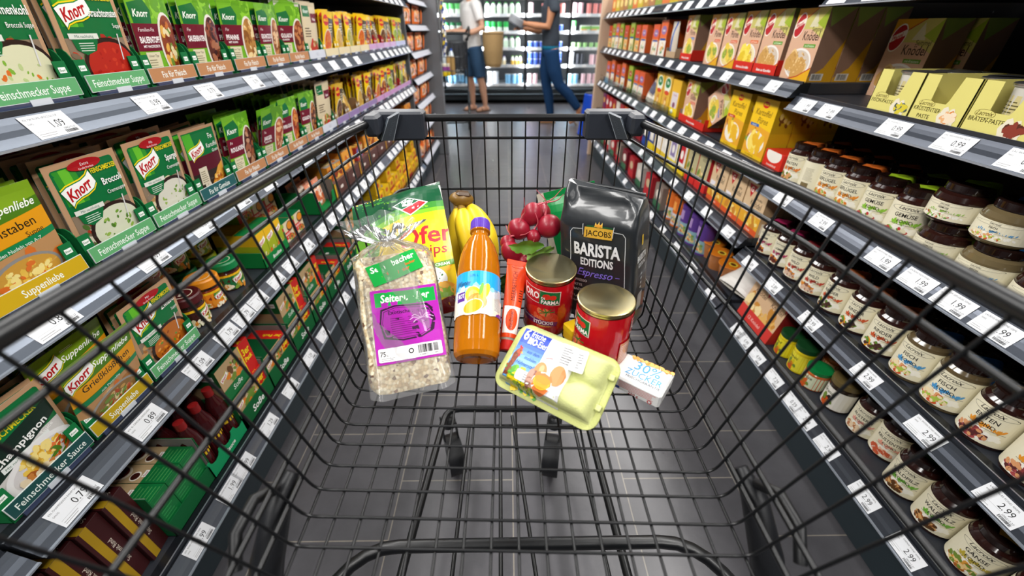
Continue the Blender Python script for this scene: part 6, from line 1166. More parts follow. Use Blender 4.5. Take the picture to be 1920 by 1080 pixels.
p = Pr(); p.RR(0, 0, .036, .03, .002, '#f2f2f0'); p.lines(.003, .004, .018, .027, 7, '#6a6a6a', .4, .4); p.lines(.02, .005, .033, .026, 6, '#7a7a7a', .4, .5); p.L([(.019, .003), (.019, .028)], .0004, '#888'); p.L([(.002, .012), (.034, .012)], .0004, '#888')
p.on(q := MB(), lambda u, v, l: (lambda x, z: (x, -max(lidz(x, z), lidz(x, .02))-.0022-l, z))(.006+u*.9-v*.12, .004+v*.9+u*.06), .006, .006, 'print'); q.build('date_sticker', r)
# butter
M = frame((.168, .378, .664), (.046, -.036, 0), (0, 0, 1)); r = gthing('sugar_packet', 'small white packet with blue lettering wedged behind the egg carton', 'packet', M)
w, d, h = .066, .05, .022
M.translation = V((.1575, .348, .6565)); r.matrix_world = M
q = MB(); q.box((-w/2, 0, 0), (w/2, d, h), '#ecebe9', 'print', .0025); q.build('wrapper', r)
p = Pr(); p.T('30%', w*.55, d*.52, .0235, '#4aa8dc', sx=.9, fit=.042); p.T('ZUCKER', w*.55, d*.26, .0155, '#4aa8dc', sx=.8, fit=.05); p.T('FRISCHGARANTIE', w*.58, d*.14, .006, '#4a5a6a', fit=.044); p.food(w*.55, d*.93, w*.44, d*.05, ['#f0a83a', '#e8922a', '#f6c46a'], 60, .0028, 3)
p.clip(w, d).on(q := MB(), lambda u, v, l: (u-w/2, v, h+.0003+l)); p = Pr(); p.lines(.012, .008, w-.006, .019, 5, '#d98a88', .4, .1); p.R(.004, .004, .014, .0075, '#2a4a9a'); p.T('250 g', w*.5, .0025, .006, '#a03030', bold=.02); p.E(w-.012, .005, .003, .003, '#c03030', n=14); p.E(w-.012, .005, .0018, .0018, '#ecebe9', n=12); p.on(q, plane(-w/2)); q.build('print', r)
# tube of mustard
M = frame((-.0035, .4165, .6735), (1, .02, -.25), (.036, .125, .092)); r = gthing('mustard_tube', 'orange-red mustard tube with red cap between bottle and tin', 'tube', M)
def tube_(u, v):
    a = u*2*PI; z = .018+v*.112; k = v; rx = .0115+.0045*k; ry = .0115*(1-k)**.8+.0012
    return (rx*math.cos(a), ry*math.sin(a), z)
q = MB(); q.grid(tube_, 24, 14, '#e0481c', 'foil', True, True); q.box((-.0165, -.0014, .129), (.0165, .0014, .138), '#d9431a', 'foil', .0005); q.lathe([(.0116, .018), (.009, .014), (.0085, .013)], '#d8d4c8', 'plastic', 20); q.build('tube_body', r)
def ont(u, v, l):
    t = v/.112; rx = .0115+.0045*t; ry = .0115*(1-t)**.8+.0012; a = -PI/2+(u-.013)/.0125; return ((rx+.0002+l)*math.cos(a), (ry+.0002+l)*math.sin(a), .018+v)
p = Pr(); p.R(0, 0, .026, .046, '#f0ece6'); p.R(0, 0, .026, .006, '#e0481c'); p.E(.013, .026, .0088, .0165, '#e0481c'); p.T('Händlmaier', .0145, .0255, .008, '#2a1208', rot=PI/2, fit=.026, bold=.01); p.T('MEERRETTICH', .014, .078, .0075, '#5a1c0c', rot=PI/2, fit=.046); p.E(.013, .109, .007, .002, '#5a1c0c', n=14); p.E(.013, .109, .0064, .0016, '#e0481c', n=14); p.lines(.019, .055, .0245, .075, 5, '#5a1c0c', .3)
p.on(q := MB(), ont, .003, .01, 'foil'); q.build('print', r)
q = MB(); q.lathe([(.0088, .0), (.0105, .0015), (.0098, .015), (.0085, .0165), (.0001, .0165)], '#d9241c', 'plastic', 20); q.lathe([(.0088, 0), (.0065, .0015), (.0001, .0015)], '#a8180f', 'plastic', 20); q.build('screw_cap', r)
# potato crisps bag
M = frame((-.146, .488, .671), (.96, .05, .26), (-.2, .775, .62)); r = gthing('crisps_bag', 'green and yellow crisps bag tilted behind the muesli bag', 'bag', M); W, Hh = .16, .23
def blc(u, v): return .026*max(.0, (1-abs(2*u-1)**2.4))*max(.02, (1-abs(2*v-1)**3))**.8+.0016*math.sin(13*u+9*v)*math.sin(8*v+3*u)
q = MB(); q.grid(lambda u, v: ((u-.5)*W, -blc(u, v), v*Hh), 28, 30, '#1f6a3a', 'foil'); q.grid(lambda u, v: ((.5-u)*W, blc(1-u, v)*.6, v*Hh), 14, 14, '#c9c9c4', 'foil'); q.build('foil_body', r)
p = Pr(); p.R(0, 0, W, Hh, '#e8c81c'); p.P([(0, Hh*.62), (W*.3, Hh*.68), (W*.6, Hh*.72), (W, Hh*.76), (W, Hh), (0, Hh)], '#7ab52c'); p.P([(0, Hh*.66), (W*.4, Hh*.74), (W, Hh*.79), (W, Hh), (0, Hh)], '#3f8a34'); p.P([(0, Hh*.73), (W*.5, Hh*.8), (W, Hh*.84), (W, Hh), (0, Hh)], '#134f30'); p.P([(0, Hh*.4), (W*.3, Hh*.5), (W*.38, Hh*.68), (0, Hh*.7)], '#5f9a2c'); p.P([(W*.4, Hh*.6), (W*.7, Hh*.66), (W, Hh*.68), (W, Hh*.45), (W*.5, Hh*.4)], '#f0d41c')
p.P([(W*.5, Hh*.84), (W*.66, Hh*.9), (W*.86, Hh*.83), (W*.68, Hh*.73)], '#f4f4f0'); p.P([(W*.52, Hh*.84), (W*.66, Hh*.892), (W*.77, Hh*.855), (W*.6, Hh*.795)], '#0f5a34'); p.P([(W*.6, Hh*.79), (W*.77, Hh*.85), (W*.84, Hh*.83), (W*.68, Hh*.74)], '#a81c28'); p.T('funny', W*.655, Hh*.85, .009, '#f4f4f0', bold=.03, fit=.024); p.T('frisch', W*.655, Hh*.82, .008, '#f4f4f0', bold=.03, fit=.026)
p.T('Ofen', W*.8, Hh*.5, .043, '#c02a34', bold=.02, shear=.2, rot=.12, fit=.082); p.T('Chips', W*.8, Hh*.41, .024, '#a8242c', bold=.01, shear=.2, rot=.1, fit=.06); p.food(W*.8, Hh*.33, W*.16, Hh*.025, ['#e8982a', '#f0b03a'], 16, .007, 2); p.P([(W*.6, Hh*.27), (W, Hh*.33), (W, Hh*.37), (W*.6, Hh*.31)], '#5f9a2c'); p.T('SOUR CREAM', W*.84, Hh*.32, .0065, '#f4f6ea', bold=.02, rot=.12, fit=.04); p.E(W*.78, Hh*.235, .022, .02, '#e9ecea'); p.food(W*.78, Hh*.24, .017, .015, ['#2f6a2a'], 26, .0014, 3); p.R(W*.66, Hh*.1, W*.95, Hh*.18, '#8ab82a'); p.food(W*.92, Hh*.12, .012, .02, ['#e8a02c', '#f0b84a'], 10, .008, 6); p.P([(W*.5, 0), (W, 0), (W, Hh*.12), (W*.75, Hh*.07)], '#7a1218')
p.clip(W, Hh).on(q := MB(), lambda u, v, l: (u-W/2, -blc(u/W, v/Hh)-.0005-l, v), .0065, .0075, 'foil'); q.build('front_print', r)
# bananas
mat('banana_peel', .4, coat=.1, var=.1, vscale=30, bump=.05, bscale=60)
BN = []
def banana(pts, label, s=1):
    r = thing('banana', label, 'banana', pts[0], group='bananas in the trolley'); o = V(pts[0]); n_ = len(pts); P = []
    for i in range(17):
        t = i/16*(n_-1); k = min(int(t), n_-2); f_ = t-k
        a, b, c, d = V(pts[max(k-1, 0)]), V(pts[k]), V(pts[k+1]), V(pts[min(k+2, n_-1)])
        P.append(((2*b)+(c-a)*f_+(2*a-5*b+4*c-d)*f_*f_+(3*b-a-3*c+d)*f_**3)*.5-o)
    R = [.0045, .0046, .005, .0065, .0095, .0125, .0145, .0155, .016, .0158, .015, .0138, .0122, .0098, .007, .0045, .003]
    q = MB(); q.tube(P[3:], [x*s for x in R[3:]], '#e6c41c', 'banana_peel', 8); q.build('peel', r)
    q = MB(); q.tube(P[:4], [x*s for x in R[:4]], '#8a6a24', 'banana_peel', 7); q.build('stem', r); BN.append(r)
S0 = V((-.083, .66, .798))
banana([S0, S0+V((.006, -.014, -.014)), (-.071, .63, .757), (-.06, .6, .705), (-.062, .572, .675)], 'middle banana, its tip running down beside the bottle neck', 1.2)
banana([S0+V((.007, .006, 0)), S0+V((.02, -.002, -.012)), (-.042, .634, .757), (-.03, .614, .727), (-.024, .59, .69)], 'outer banana farthest to the right of the bunch, below the trolley front', 1.2)
banana([S0+V((-.008, .004, -.001)), S0+V((-.004, -.004, -.016)), (-.09, .64, .75), (-.095, .62, .71), (-.095, .6, .68)], 'inner banana pressed against the crisps bag', 1.15)
q = MB(); q.sph((0, 0, 0), (.022, .014, .013), '#7a5a20', 'banana_peel', 12, 8); q.box((-.012, -.01, .004), (.014, .008, .014), '#4a3216', 'banana_peel', .004); q.build('crown', BN[0], (.003, .003, .005), (0, .2, .3))
# radishes
rd = [((.037, .585, .806), .0165, 'topmost radish with a long curling root'), ((.017, .573, .787), .0175, 'round radish below and left of the topmost one'), ((.064, .57, .793), .019, 'large radish beside the coffee bag with a brown scar'), ((-.001, .561, .77), .012, 'smallest radish, nearest the purple bottle cap'), ((.006, .55, .757), .0172, 'elongated radish low on the left of the bunch'), ((.04, .563, .779), .0115, 'small radish in the middle of the bunch'), ((.053, .602, .803), .0155, 'radish at the back between the topmost and the large one'), ((.024, .545, .745), .012, 'radish half hidden behind the tin rim')]
for i, (c, s_, lb) in enumerate(rd):
    r = thing('radish', lb, 'radish', c, (.3*math.sin(i*2), .4*math.cos(i*3), i), group='radishes of the bunch')
    q = MB(); q.sph((0, 0, 0), (s_*(.9 if i == 4 else 1), s_, s_*(1.2 if i in (0, 4) else 1)), '#8e1228', 'fruit', 18, 12, lambda p: p+p.normalized()*.06*s_*math.sin(p.x*160+i)*math.cos(p.z*120)); q.build('root_body', r)
    pts = [(0, 0, s_*.95)]+[(s_*.3*math.sin(k*.9+i)+.006*k*math.cos(i), s_*.3*math.cos(k*.8+i), s_*.95+.0085*k*(1 if i < 3 else .6)) for k in range(1, 6)]
    q = MB(); q.tube(pts, [.0018, .0012, .0009, .0007, .0005, .0004], '#c8606a', 'fruit', 6); q.build('root_tail', r)
r = thing('radish_leaves', 'green radish leaves hanging below the red radishes behind the tin', 'leaves', (.035, .56, .72))
for i, (o, a, ln, w_) in enumerate([((.055, .538, .775), 2.75, .06, .014), ((.07, .545, .765), 3.5, .045, .017), ((.02, .54, .735), 4.2, .05, .016), ((0, .545, .725), 4.9, .05, .018), ((.05, .55, .745), 4.4, .06, .02), ((.065, .552, .73), 5.0, .06, .018), ((.03, .56, .74), 3.9, .07, .02), ((.005, .56, .72), 5.3, .06, .016)]):
    def lf(u, v):
        w2 = w_*math.sin(min(v*1.05, 1)*PI)**.7*(1+.12*math.sin(v*30+i)); x = (u-.5)*2*w2; q_ = V((math.cos(a)*ln*v, -.01*v, math.sin(a)*ln*v*(.25 if i < 2 else .8)))
        return V(o)-V((.035, .56, .72))+q_+V((-math.sin(a)*x*.5, -abs(x)*.4+.002*math.sin(v*14), x*.8 if i < 2 else x*.35))+V((x*.5, 0, 0))
    q = MB(); q.grid(lf, 8, 14, ['#5f8a2c', '#7fa84a', '#4f7a24', '#3f6a20'][i % 4], 'leaf'); q.build('leaf', r)
# small green bag behind the coffee
M = frame((.142, .645, .665), (.96, -.1, .28), (-.28, .1, .95)); p = Pr(); W, Hh = .1, .165; p.R(0, 0, W, Hh, '#0f8a44'); p.R(0, 0, W*.12, Hh, '#c9c4b4'); p.R(W*.05, Hh*.55, W*.2, Hh*.75, '#d9b06a'); p.food(W*.6, Hh*.86, W*.25, Hh*.06, ['#2fa05a', '#d9ecd9'], 14, .004, 5)
me = sachet(p, W, Hh, '#0f8a44', t=.018, seed=31); put_m(tag(link(me, 'snack_bag'), 'small green bag showing its corner behind the coffee bag', 'bag'), M)
q = MB(); q.box((-.014, -.012, 0), (.014, .012, .026), '#e8b81c', 'print', .002); q.box((-.0145, -.0125, .014), (.0145, .0125, .027), '#f0c81c', 'print', .002)
put_m(tag(q.build('spice_packet'), 'little yellow packet wedged between the two tomato tins', 'packet'), Mx.Translation((.1, .466, .6555)) @ Mx.Rotation(.5, 4, 'Z'))
# ------------------------------------------------------------------ dairy cooler across the aisle end
CY = 7.3; DX = (-1.66, -1.01, -.35, .293, .976, 1.65, 2.32)
r = thing('dairy_cooler', 'long lit dairy cooler with dark base closing the end of the aisle', 'cooler', (.3, CY, 0)); T8 = Mx.Translation((-.3, -CY, 0))
def P8(nm, f, par=r):
    q = MB(); q.T = T8; f(q); return q.build(nm, par)
x0, x1 = DX[0], DX[-1]
P8('base', lambda q: (q.box((x0, CY-.02, .05), (x1, CY+.8, .235), '#22292d', 'shelf_steel', .01), q.box((x0, CY-.05, .13), (x1, CY-.01, .15), '#5a646a', 'metal', .004), q.box((x0, CY-.035, .2), (x1, CY-.005, .215), '#3a4348', 'rail', .004), q.box((x0, CY+.05, 0), (x1, CY+.8, .05), '#08090a', 'paper')))
P8('back_panel', lambda q: q.box((x0, CY+.76, .235), (x1, CY+.8, 1.95), '#2e3236', 'shelf_steel'))
P8('top_panel', lambda q: q.box((x0, CY-.02, 1.9), (x1, CY+.8, 2.1), '#2a2f33', 'shelf_steel', .01))
for i, x in enumerate(DX): P8('door_frame', lambda q: q.box((x-.02, CY-.03, .22), (x+.02, CY+.02, 1.92), '#15191c', 'shelf_steel', .004))
ROWZ = (.262, .535, .775, .995, 1.215, 1.45)
for i, z in enumerate(ROWZ):
    P8('shelf_board', lambda q: q.box((x0, CY+.07, z), (x1, CY+.74, z+.016), '#aeb4b8', 'shelf_steel'))
    P8('price_strip', lambda q: (q.box((x0, CY+.055, z-.012), (x1, CY+.068, z+.03), '#dfe5ea', 'plastic'), [q.box((xx, CY+.052, z-.008), (xx+.07, CY+.056, z+.028), '#ffffff', 'paper') for xx in [x0+.06+k*.155+.03*((k*7+i) % 3) for k in range(24)]]))
for i in range(6):
    area('cooler_led_light', ((DX[i]+DX[i+1])/2, CY+.03, 1.86), (math.radians(38), 0, 0), .6, .08, 19, (.95, .98, 1))
    for x in (DX[i]+.03, DX[i+1]-.03): area('cooler_led_light', (x, CY+.03, 1.05), (PI/2, 0, 0), .03, 1.5, 9, (.95, .98, 1))
def dairy(kind):
    q = MB()
    if kind == 'bottle': q.lathe([(0, 0), (.036, 0), (.038, .005), (.038, .1), (.026, .13), (.018, .14), (.018, .155), (.0001, .156)], '#eef0ee', 'plastic', 14, cols=['#eef0ee', '#eef0ee', '#cfe6cf', '#eef0ee', '#eef0ee', '#3fa04a', '#3fa04a'])
    elif kind == 'green': q.lathe([(0, 0), (.038, 0), (.038, .06), (.04, .13), (.0001, .132)], '#1fae4a', 'plastic', 14, cols=['#1fae4a', '#dfeee0', '#1fae4a', '#e6ece6'])
    elif kind == 'greenwhite': q.lathe([(0, 0), (.038, 0), (.04, .07), (.043, .14), (.0001, .141)], '#dff0e0', 'plastic', 14, cols=['#dff0e0', '#dff0e0', '#5fc46a', '#eef4ee'])
    elif kind == 'dark': q.lathe([(0, 0), (.036, 0), (.036, .08), (.037, .12), (.0001, .122)], '#0f6a3c', 'plastic', 14, cols=['#0f6a3c', '#c9d4cc', '#0f6a3c', '#0f6a3c'])
    elif kind == 'drink': q.lathe([(0, 0), (.025, 0), (.026, .07), (.02, .1), (.014, .12), (.014, .135), (.0001, .136)], '#eceae8', 'plastic', 12, cols=['#eceae8', '#e6d8b0', '#eceae8', '#eceae8', '#5a2a80', '#5a2a80'])
    elif kind == 'drink2': q.lathe([(0, 0), (.025, 0), (.026, .07), (.02, .1), (.014, .12), (.014, .135), (.0001, .136)], '#e6c87a', 'plastic', 12, cols=['#eceae8', '#d9b04a', '#eceae8', '#eceae8', '#6a9a3a', '#6a9a3a'])
    elif kind == 'blue': q.lathe([(0, 0), (.036, 0), (.04, .085), (.042, .09), (.0001, .091)], '#3a62b8', 'plastic', 14, cols=['#3a62b8', '#3a5ac0', '#e8ecf2', '#e8ecf2'])
    elif kind == 'white': q.lathe([(0, 0), (.038, 0), (.042, .085), (.044, .09), (.0001, .091)], '#eceef0', 'plastic', 14, cols=['#eceef0', '#dfe6ee', '#f4f4f4', '#f4f4f4'])
    elif kind == 'sky': q.lathe([(0, 0), (.04, 0), (.044, .14), (.046, .145), (.0001, .146)], '#8ac4e6', 'plastic', 14, cols=['#8ac4e6', '#7ab8e0', '#eef2f4', '#eef2f4'])
    elif kind == 'pink': q.lathe([(0, 0), (.036, 0), (.036, .15), (.0001, .152)], '#f0d8dc', 'plastic', 14, cols=['#f0d8dc', '#e6c0c8', '#f4e8ea'])
    elif kind == 'red': q.lathe([(0, 0), (.036, 0), (.038, .14), (.0001, .142)], '#e8c0bc', 'plastic', 14, cols=['#eee', '#e08a84', '#f4eeee'])
    elif kind == 'tub': q.box((-.075, -.05, 0), (.075, .05, .085), '#dfe8dc', 'plastic', .006); q.box((-.076, -.0515, .03), (.076, -.05, .07), '#8ac46a', 'print'); q.box((-.076, -.052, .02), (.02, -.0505, .035), '#e6a05a', 'print')
    elif kind == 'black': q.lathe([(0, 0), (.03, 0), (.03, .16), (.0001, .161)], '#3a3e48', 'plastic', 12)
    elif kind == 'small': q.lathe([(0, 0), (.034, 0), (.036, .075), (.0001, .076)], '#e0e8dc', 'plastic', 14, cols=['#e0e8dc', '#9fd08a', '#f0f0ee'])
    return q.mesh('dairy_pack')
DM = {}
ROWS = [(5, [(-1.55, -1.05, 'greenwhite'), (-.98, -.72, 'greenwhite'), (-.34, .26, 'bottle'), (.33, .6, 'pink'), (.62, .95, 'red'), (1.0, 1.25, 'white'), (1.27, 1.6, 'red')]),
        (4, [(-1.5, -1.05, 'dark'), (-.98, -.5, 'greenwhite'), (-.34, .26, 'bottle'), (.33, .5, 'pink'), (.53, .95, 'red'), (1.0, 1.2, 'pink'), (1.22, 1.6, 'red')]),
        (3, [(-1.5, -1.05, 'green'), (-.98, -.6, 'dark'), (-.34, .1, 'green'), (.33, .9, 'blue'), (1.0, 1.08, 'greenwhite'), (1.15, 1.6, 'tub')]),
        (2, [(-1.5, -1.05, 'white'), (-.98, -.4, 'small'), (-.06, .26, 'bottle'), (.33, .9, 'blue'), (1.02, 1.6, 'small')]),
        (1, [(-1.5, -1.05, 'drink'), (-.98, -.42, 'white'), (-.32, .04, 'drink'), (.06, .26, 'drink2'), (.33, .9, 'blue'), (1.0, 1.08, 'white'), (1.12, 1.3, 'black'), (1.33, 1.6, 'pink')]),
        (0, [(-1.5, -1.05, 'sky'), (-.98, -.42, 'sky'), (-.32, -.05, 'white'), (-.03, .26, 'sky'), (.33, .6, 'pink'), (.62, .95, 'sky'), (1.0, 1.2, 'sky'), (1.22, 1.6, 'pink')])]
KN = {'bottle': ('milk_bottle', 'white milk bottle with a green cap', 'bottle'), 'green': ('yoghurt_cup', 'bright green and white yoghurt cup', 'cup'), 'greenwhite': ('yoghurt_cup', 'tall white and light green yoghurt cup', 'cup'), 'dark': ('yoghurt_cup', 'dark green yoghurt cup', 'cup'), 'drink': ('drink_bottle', 'small white drink bottle with purple cap', 'bottle'), 'drink2': ('drink_bottle', 'small yellow drink bottle with green cap', 'bottle'), 'blue': ('yoghurt_cup', 'blue yoghurt cup with white rim', 'cup'), 'white': ('yoghurt_cup', 'plain white yoghurt cup', 'cup'), 'sky': ('yoghurt_tub', 'pale blue dairy tub', 'tub'), 'pink': ('milk_carton', 'pale pink dairy carton', 'carton'), 'red': ('milk_bottle', 'white and red dairy bottle', 'bottle'), 'tub': ('cheese_tub', 'wide green and white cheese tub', 'tub'), 'black': ('drink_can', 'tall dark grey drink can', 'can'), 'small': ('yoghurt_cup', 'low pale green yoghurt cup', 'cup')}
RN = ['lowest', 'second', 'third', 'fourth', 'fifth', 'sixth']; SEG = lambda x: 'far left door' if x < -.7 else ('middle door' if x < .3 else ('behind dark-shirted person' if x < .98 else 'beside beige panel'))
for ri, segs in ROWS:
    for a, b_, k in segs:
        if k not in DM: DM[k] = dairy(k)
        st = {'tub': .16, 'drink': .062, 'drink2': .062, 'black': .07}.get(k, .093); nn_ = int((b_-a)/st+.01)
        nm, lb, ct = KN[k]; g_ = '%s, %s cooler shelf up, %s' % (lb, RN[ri], SEG((a+b_)/2))
        for i in range(max(1, nn_)):
            put(DM[k], nm, (a+st*(i+.5), CY+.14, ROWZ[ri]+.017), (0, 0, .5*((i*5+ri) % 3-1) if k != 'tub' else 0), g_, ct, g_)
            if k in ('white', 'blue') and ri in (0, 1): put(DM[k], nm, (a+st*(i+.5), CY+.14, ROWZ[ri]+.017+.092), (0, 0, .3), g_, ct, g_)
# ------------------------------------------------------------------ people
def body(nm, parent, shapes, mt, vox=.011, smooth=6):
    """tapered limbs and trunk fused into one continuous surface"""
    q = MB()
    for pts, rad, flat in shapes: q.tube(pts, rad, '#fff', mt, 16, ry=flat)
    o = q.build(nm, parent)
    o.data.materials.clear(); o.data.materials.append(MATS[mt])
    m1 = o.modifiers.new('fuse', 'REMESH'); m1.mode = 'VOXEL'; m1.voxel_size = vox; m1.use_smooth_shade = True
    m2 = o.modifiers.new('soften', 'SMOOTH'); m2.iterations = smooth; m2.factor = .5
    return o
mat('skin_tone', .55, col='#c9987c', var=.06, vscale=20); mat('skin_tan', .55, col='#b07a58', var=.06, vscale=20)
mat('white_knit', .9, spec=.15, col='#e4e2e0', var=.05, vscale=30, bump=.3, bscale=300); mat('denim', .85, spec=.2, col='#34506e', var=.14, vscale=90, bump=.3, bscale=500); mat('dark_denim', .85, spec=.2, col='#17365a', var=.14, vscale=90, bump=.3, bscale=500)
mat('grey_jersey', .9, spec=.15, col='#3a4048', var=.08, vscale=40, bump=.3, bscale=300); mat('teal_band', .8, spec=.2, col='#12607c', var=.1, vscale=60); mat('hair_brown', .5, col='#3a281c', var=.3, vscale=90, bump=.8, bscale=160); mat('sandal', .6, col='#6a4a34')
def sm(a, b, n=6): a, b = V(a), V(b); return [tuple(a+(b-a)*k/n) for k in range(n+1)]
def hand(at, d, up, side=1):
    """palm, four bent fingers of unequal length and a thumb"""
    at, d, up = V(at), V(d).normalized(), V(up).normalized(); s_ = d.cross(up)*side; out = [([at-d*.02, at, at+d*.04, at+d*.075], [.021, .026, .03, .026], .55)]
    for k, ln in enumerate((.062, .072, .068, .052)):
        b = at+d*.07+s_*(.027-.018*k); out.append(([b-d*.01, b+d*ln*.45-up*.004, b+d*ln*.75-up*.018, b+d*ln*.85-up*.034], [.009, .0088, .008, .0065], 1))
    b = at+d*.015+s_*.026; out.append(([b-s_*.008, b+s_*.016+d*.018, b+s_*.02+d*.042-up*.008], [.011, .0105, .008], 1)); return out
def head(c, f):
    c, f = V(c), V(f); z = V((0, 0, 1)); s_ = f.cross(z)
    return [([c+z*(-.115), c-z*.1, c-z*.05, c+z*.0, c+z*.06, c+z*.1, c+z*.115], [.02, .05, .068, .078, .08, .055, .02], 1), ([c+f*.03-z*.1, c+f*.05-z*.06, c+f*.055, c+f*.05+z*.04], [.03, .045, .05, .04], 1), ([c+f*.1-z*.005, c+f*.118-z*.025, c+f*.1-z*.035], [.008, .014, .01], 1), ([c+s_*.075-z*.03, c+s_*.086+z*.01], [.012, .018], .6), ([c-s_*.075-z*.03, c-s_*.086+z*.01], [.012, .018], .6), ([c+f*.095-z*.062-s_*.022, c+f*.1-z*.06, c+f*.095-z*.062+s_*.022], [.006, .009, .006], 1)]
def eyes(par, c, f):
    c, f = V(c), V(f); s_ = f.cross(V((0, 0, 1)))
    for k in (-1, 1):
        q = MB(); q.sph(c+f*.093+s_*.031*k+V((0, 0, .008)), (.012, .012, .01), '#f0eeea', 'gloss', 10, 7); q.sph(c+f*.101+s_*.031*k+V((0, 0, .008)), (.006, .006, .006), '#3a2a1c', 'gloss', 8, 6); q.build('eye', par)
# person in white, local -y is forward
def foot(x, y, z, yaw=0): c, s_ = math.sin(yaw), math.cos(yaw); return ([(x-c*-.07, y+s_*.06, z+.028), (x, y+.02, z+.04), (x+c*.08, y-s_*.08, z+.03), (x+c*.16, y-s_*.15, z+.018)], [.024, .036, .037, .02], .9)
w = thing('person', 'person in white t-shirt and denim shorts pushing a trolley, wicker basket at the side', 'person', (-.49, 6.58, 0), (0, 0, -1.0))
F = (0, -1, 0)
sh = [([(0, .0, .8), (0, .01, .9), (0, .0, 1.0), (0, -.005, 1.12), (0, 0, 1.25), (0, .01, 1.33), (0, .01, 1.37)], [.14, .15, .135, .145, .155, .11, .05], .66), ([(0, .01, 1.34), (0, 0, 1.4), (0, -.01, 1.47)], [.062, .052, .05], 1)]+head((0, -.015, 1.52), F)
legs = {-1: [(-.085, 0, .84), (-.088, -.005, .62), (-.09, -.01, .46), (-.09, .012, .32), (-.09, .02, .09), (-.09, .02, .05)], 1: [(.085, 0, .84), (.095, .03, .62), (.1, .05, .46), (.105, .09, .32), (.11, .12, .1), (.11, .12, .05)]}
for s, p_ in legs.items(): sh.append((p_, [.085, .078, .053, .055, .034, .036], 1)); sh.append(foot(p_[-1][0], p_[-1][1]-.0, 0, 0))
arms = {-1: [(-.155, .0, 1.32), (-.2, .0, 1.22), (-.225, .03, 1.07), (-.2, -.12, 1.02), (-.15, -.27, 1.02)], 1: [(.155, .0, 1.32), (.2, .02, 1.22), (.24, .04, 1.06), (.2, -.1, 1.01), (.13, -.26, 1.02)]}
for s, p_ in arms.items(): sh.append((p_, [.055, .05, .042, .037, .027], 1)); d = V(p_[-1])-V(p_[-2]); sh += hand(V(p_[-1])+d.normalized()*.02, d, (0, 0, 1), s)
bd = body('skin_body', w, sh, 'skin_tone', .009, 5); eyes(bd, (0, -.015, 1.52), F)
body('t_shirt', w, [([(0, .0, .8), (0, .01, .88), (0, .0, 1.0), (0, -.005, 1.12), (0, 0, 1.25), (0, .01, 1.335), (0, .01, 1.36)], [.165, .166, .155, .16, .168, .12, .07], .7)]+[([(s*.1, 0, 1.32), (s*.165, 0, 1.31), (s*.2, .01, 1.22), (s*.222, .02, 1.14)], [.07, .072, .064, .06], 1) for s in (-1, 1)], 'white_knit', .012, 8)
body('shorts', w, [([(0, 0, .76), (0, .005, .84), (0, .005, .9)], [.15, .158, .15], .72)]+[([V(p_[0]), V(p_[1]), V(p_[2])+V((0, 0, -.0))], [.1, .1, .086], 1) for p_ in legs.values()], 'denim', .012, 6)
body('hair', w, [([(0, .02, 1.5), (0, .025, 1.57), (0, .01, 1.625), (0, -.02, 1.64)], [.085, .09, .075, .03], 1)], 'hair_brown', .012, 4)
for s, p_ in legs.items():
    q = MB(); x, y = p_[-1][0], p_[-1][1]; q.box((x-.038, y-.16, .0), (x+.038, y+.075, .014), '#5a4030', 'paper', .005); q.tube([(x-.038, y-.07, .012), (x-.025, y-.075, .055), (x+.025, y-.075, .055), (x+.038, y-.07, .012)], .006, '#5a4030', 'paper', 6); q.build('sandal', w)
# wicker basket hanging at the side
r = thing('wicker_basket', 'tan wicker basket hanging beside the white-shirted person', 'basket', (-.19, 6.42, .6))
q = MB(); q.lathe([(0, 0), (.1, 0), (.115, .04), (.135, .2), (.142, .4), (.136, .4), (.128, .2), (.108, .05), (.0001, .03)], '#a98a5c', 'wicker', 40); q.build('woven_body', r)
q = MB(); q.tube([(.14*math.cos(k*PI/12), .14*math.sin(k*PI/12), .405) for k in range(24)], .014, '#b5966a', 'wicker', 8, True); q.build('rim', r)
q = MB(); q.tube([(-.13, 0, .4), (-.13, .03, .55), (-.17, .06, .68), (-.2, .12, .745)], .008, '#6a5236', 'wicker', 7); q.build('strap', r)
# person in dark t-shirt striding left, local -y forward
w = thing('person', 'person in dark t-shirt and blue jeans striding left, holding a grey packet', 'person', (.52, 5.58, 0), (0, 0, -PI/2))
sh = [([(0, .0, .82), (0, .01, .9), (0, .0, 1.0), (0, -.01, 1.12), (0, -.01, 1.25), (0, .0, 1.33), (0, .0, 1.37)], [.14, .145, .13, .14, .148, .1, .05], .68), ([(0, .0, 1.34), (0, -.012, 1.4), (0, -.02, 1.47)], [.058, .048, .047], 1)]+head((0, -.03, 1.52), F)
legs = {-1: [(-.08, -.005, .84), (-.08, -.03, .62), (-.08, -.02, .46), (-.08, .02, .3), (-.08, .05, .1), (-.08, .055, .05)], 1: [(.08, .01, .84), (.085, .06, .62), (.09, .12, .47), (.09, .25, .36), (.09, .38, .2), (.09, .4, .16)]}
for s, p_ in legs.items(): sh.append((p_, [.085, .075, .052, .052, .034, .034], 1))
sh.append(foot(-.08, .05, 0)); sh.append(([(.09, .42, .15), (.09, .40, .13), (.09, .33, .06), (.09, .28, .02)], [.024, .034, .034, .02], .9))
arms = {-1: [(-.15, 0, 1.31), (-.19, .02, 1.2), (-.2, .02, 1.05), (-.17, -.14, 1.03), (-.1, -.3, 1.05)], 1: [(.15, 0, 1.31), (.18, -.02, 1.2), (.185, -.05, 1.07), (.14, -.18, 1.08), (.06, -.29, 1.1)]}
for s, p_ in arms.items(): sh.append((p_, [.05, .046, .04, .036, .026], 1)); d = V(p_[-1])-V(p_[-2]); sh += hand(V(p_[-1])+d.normalized()*.02, d, (0, 0, 1), s)
bd = body('skin_body', w, sh, 'skin_tan', .009, 5); eyes(bd, (0, -.03, 1.52), F)
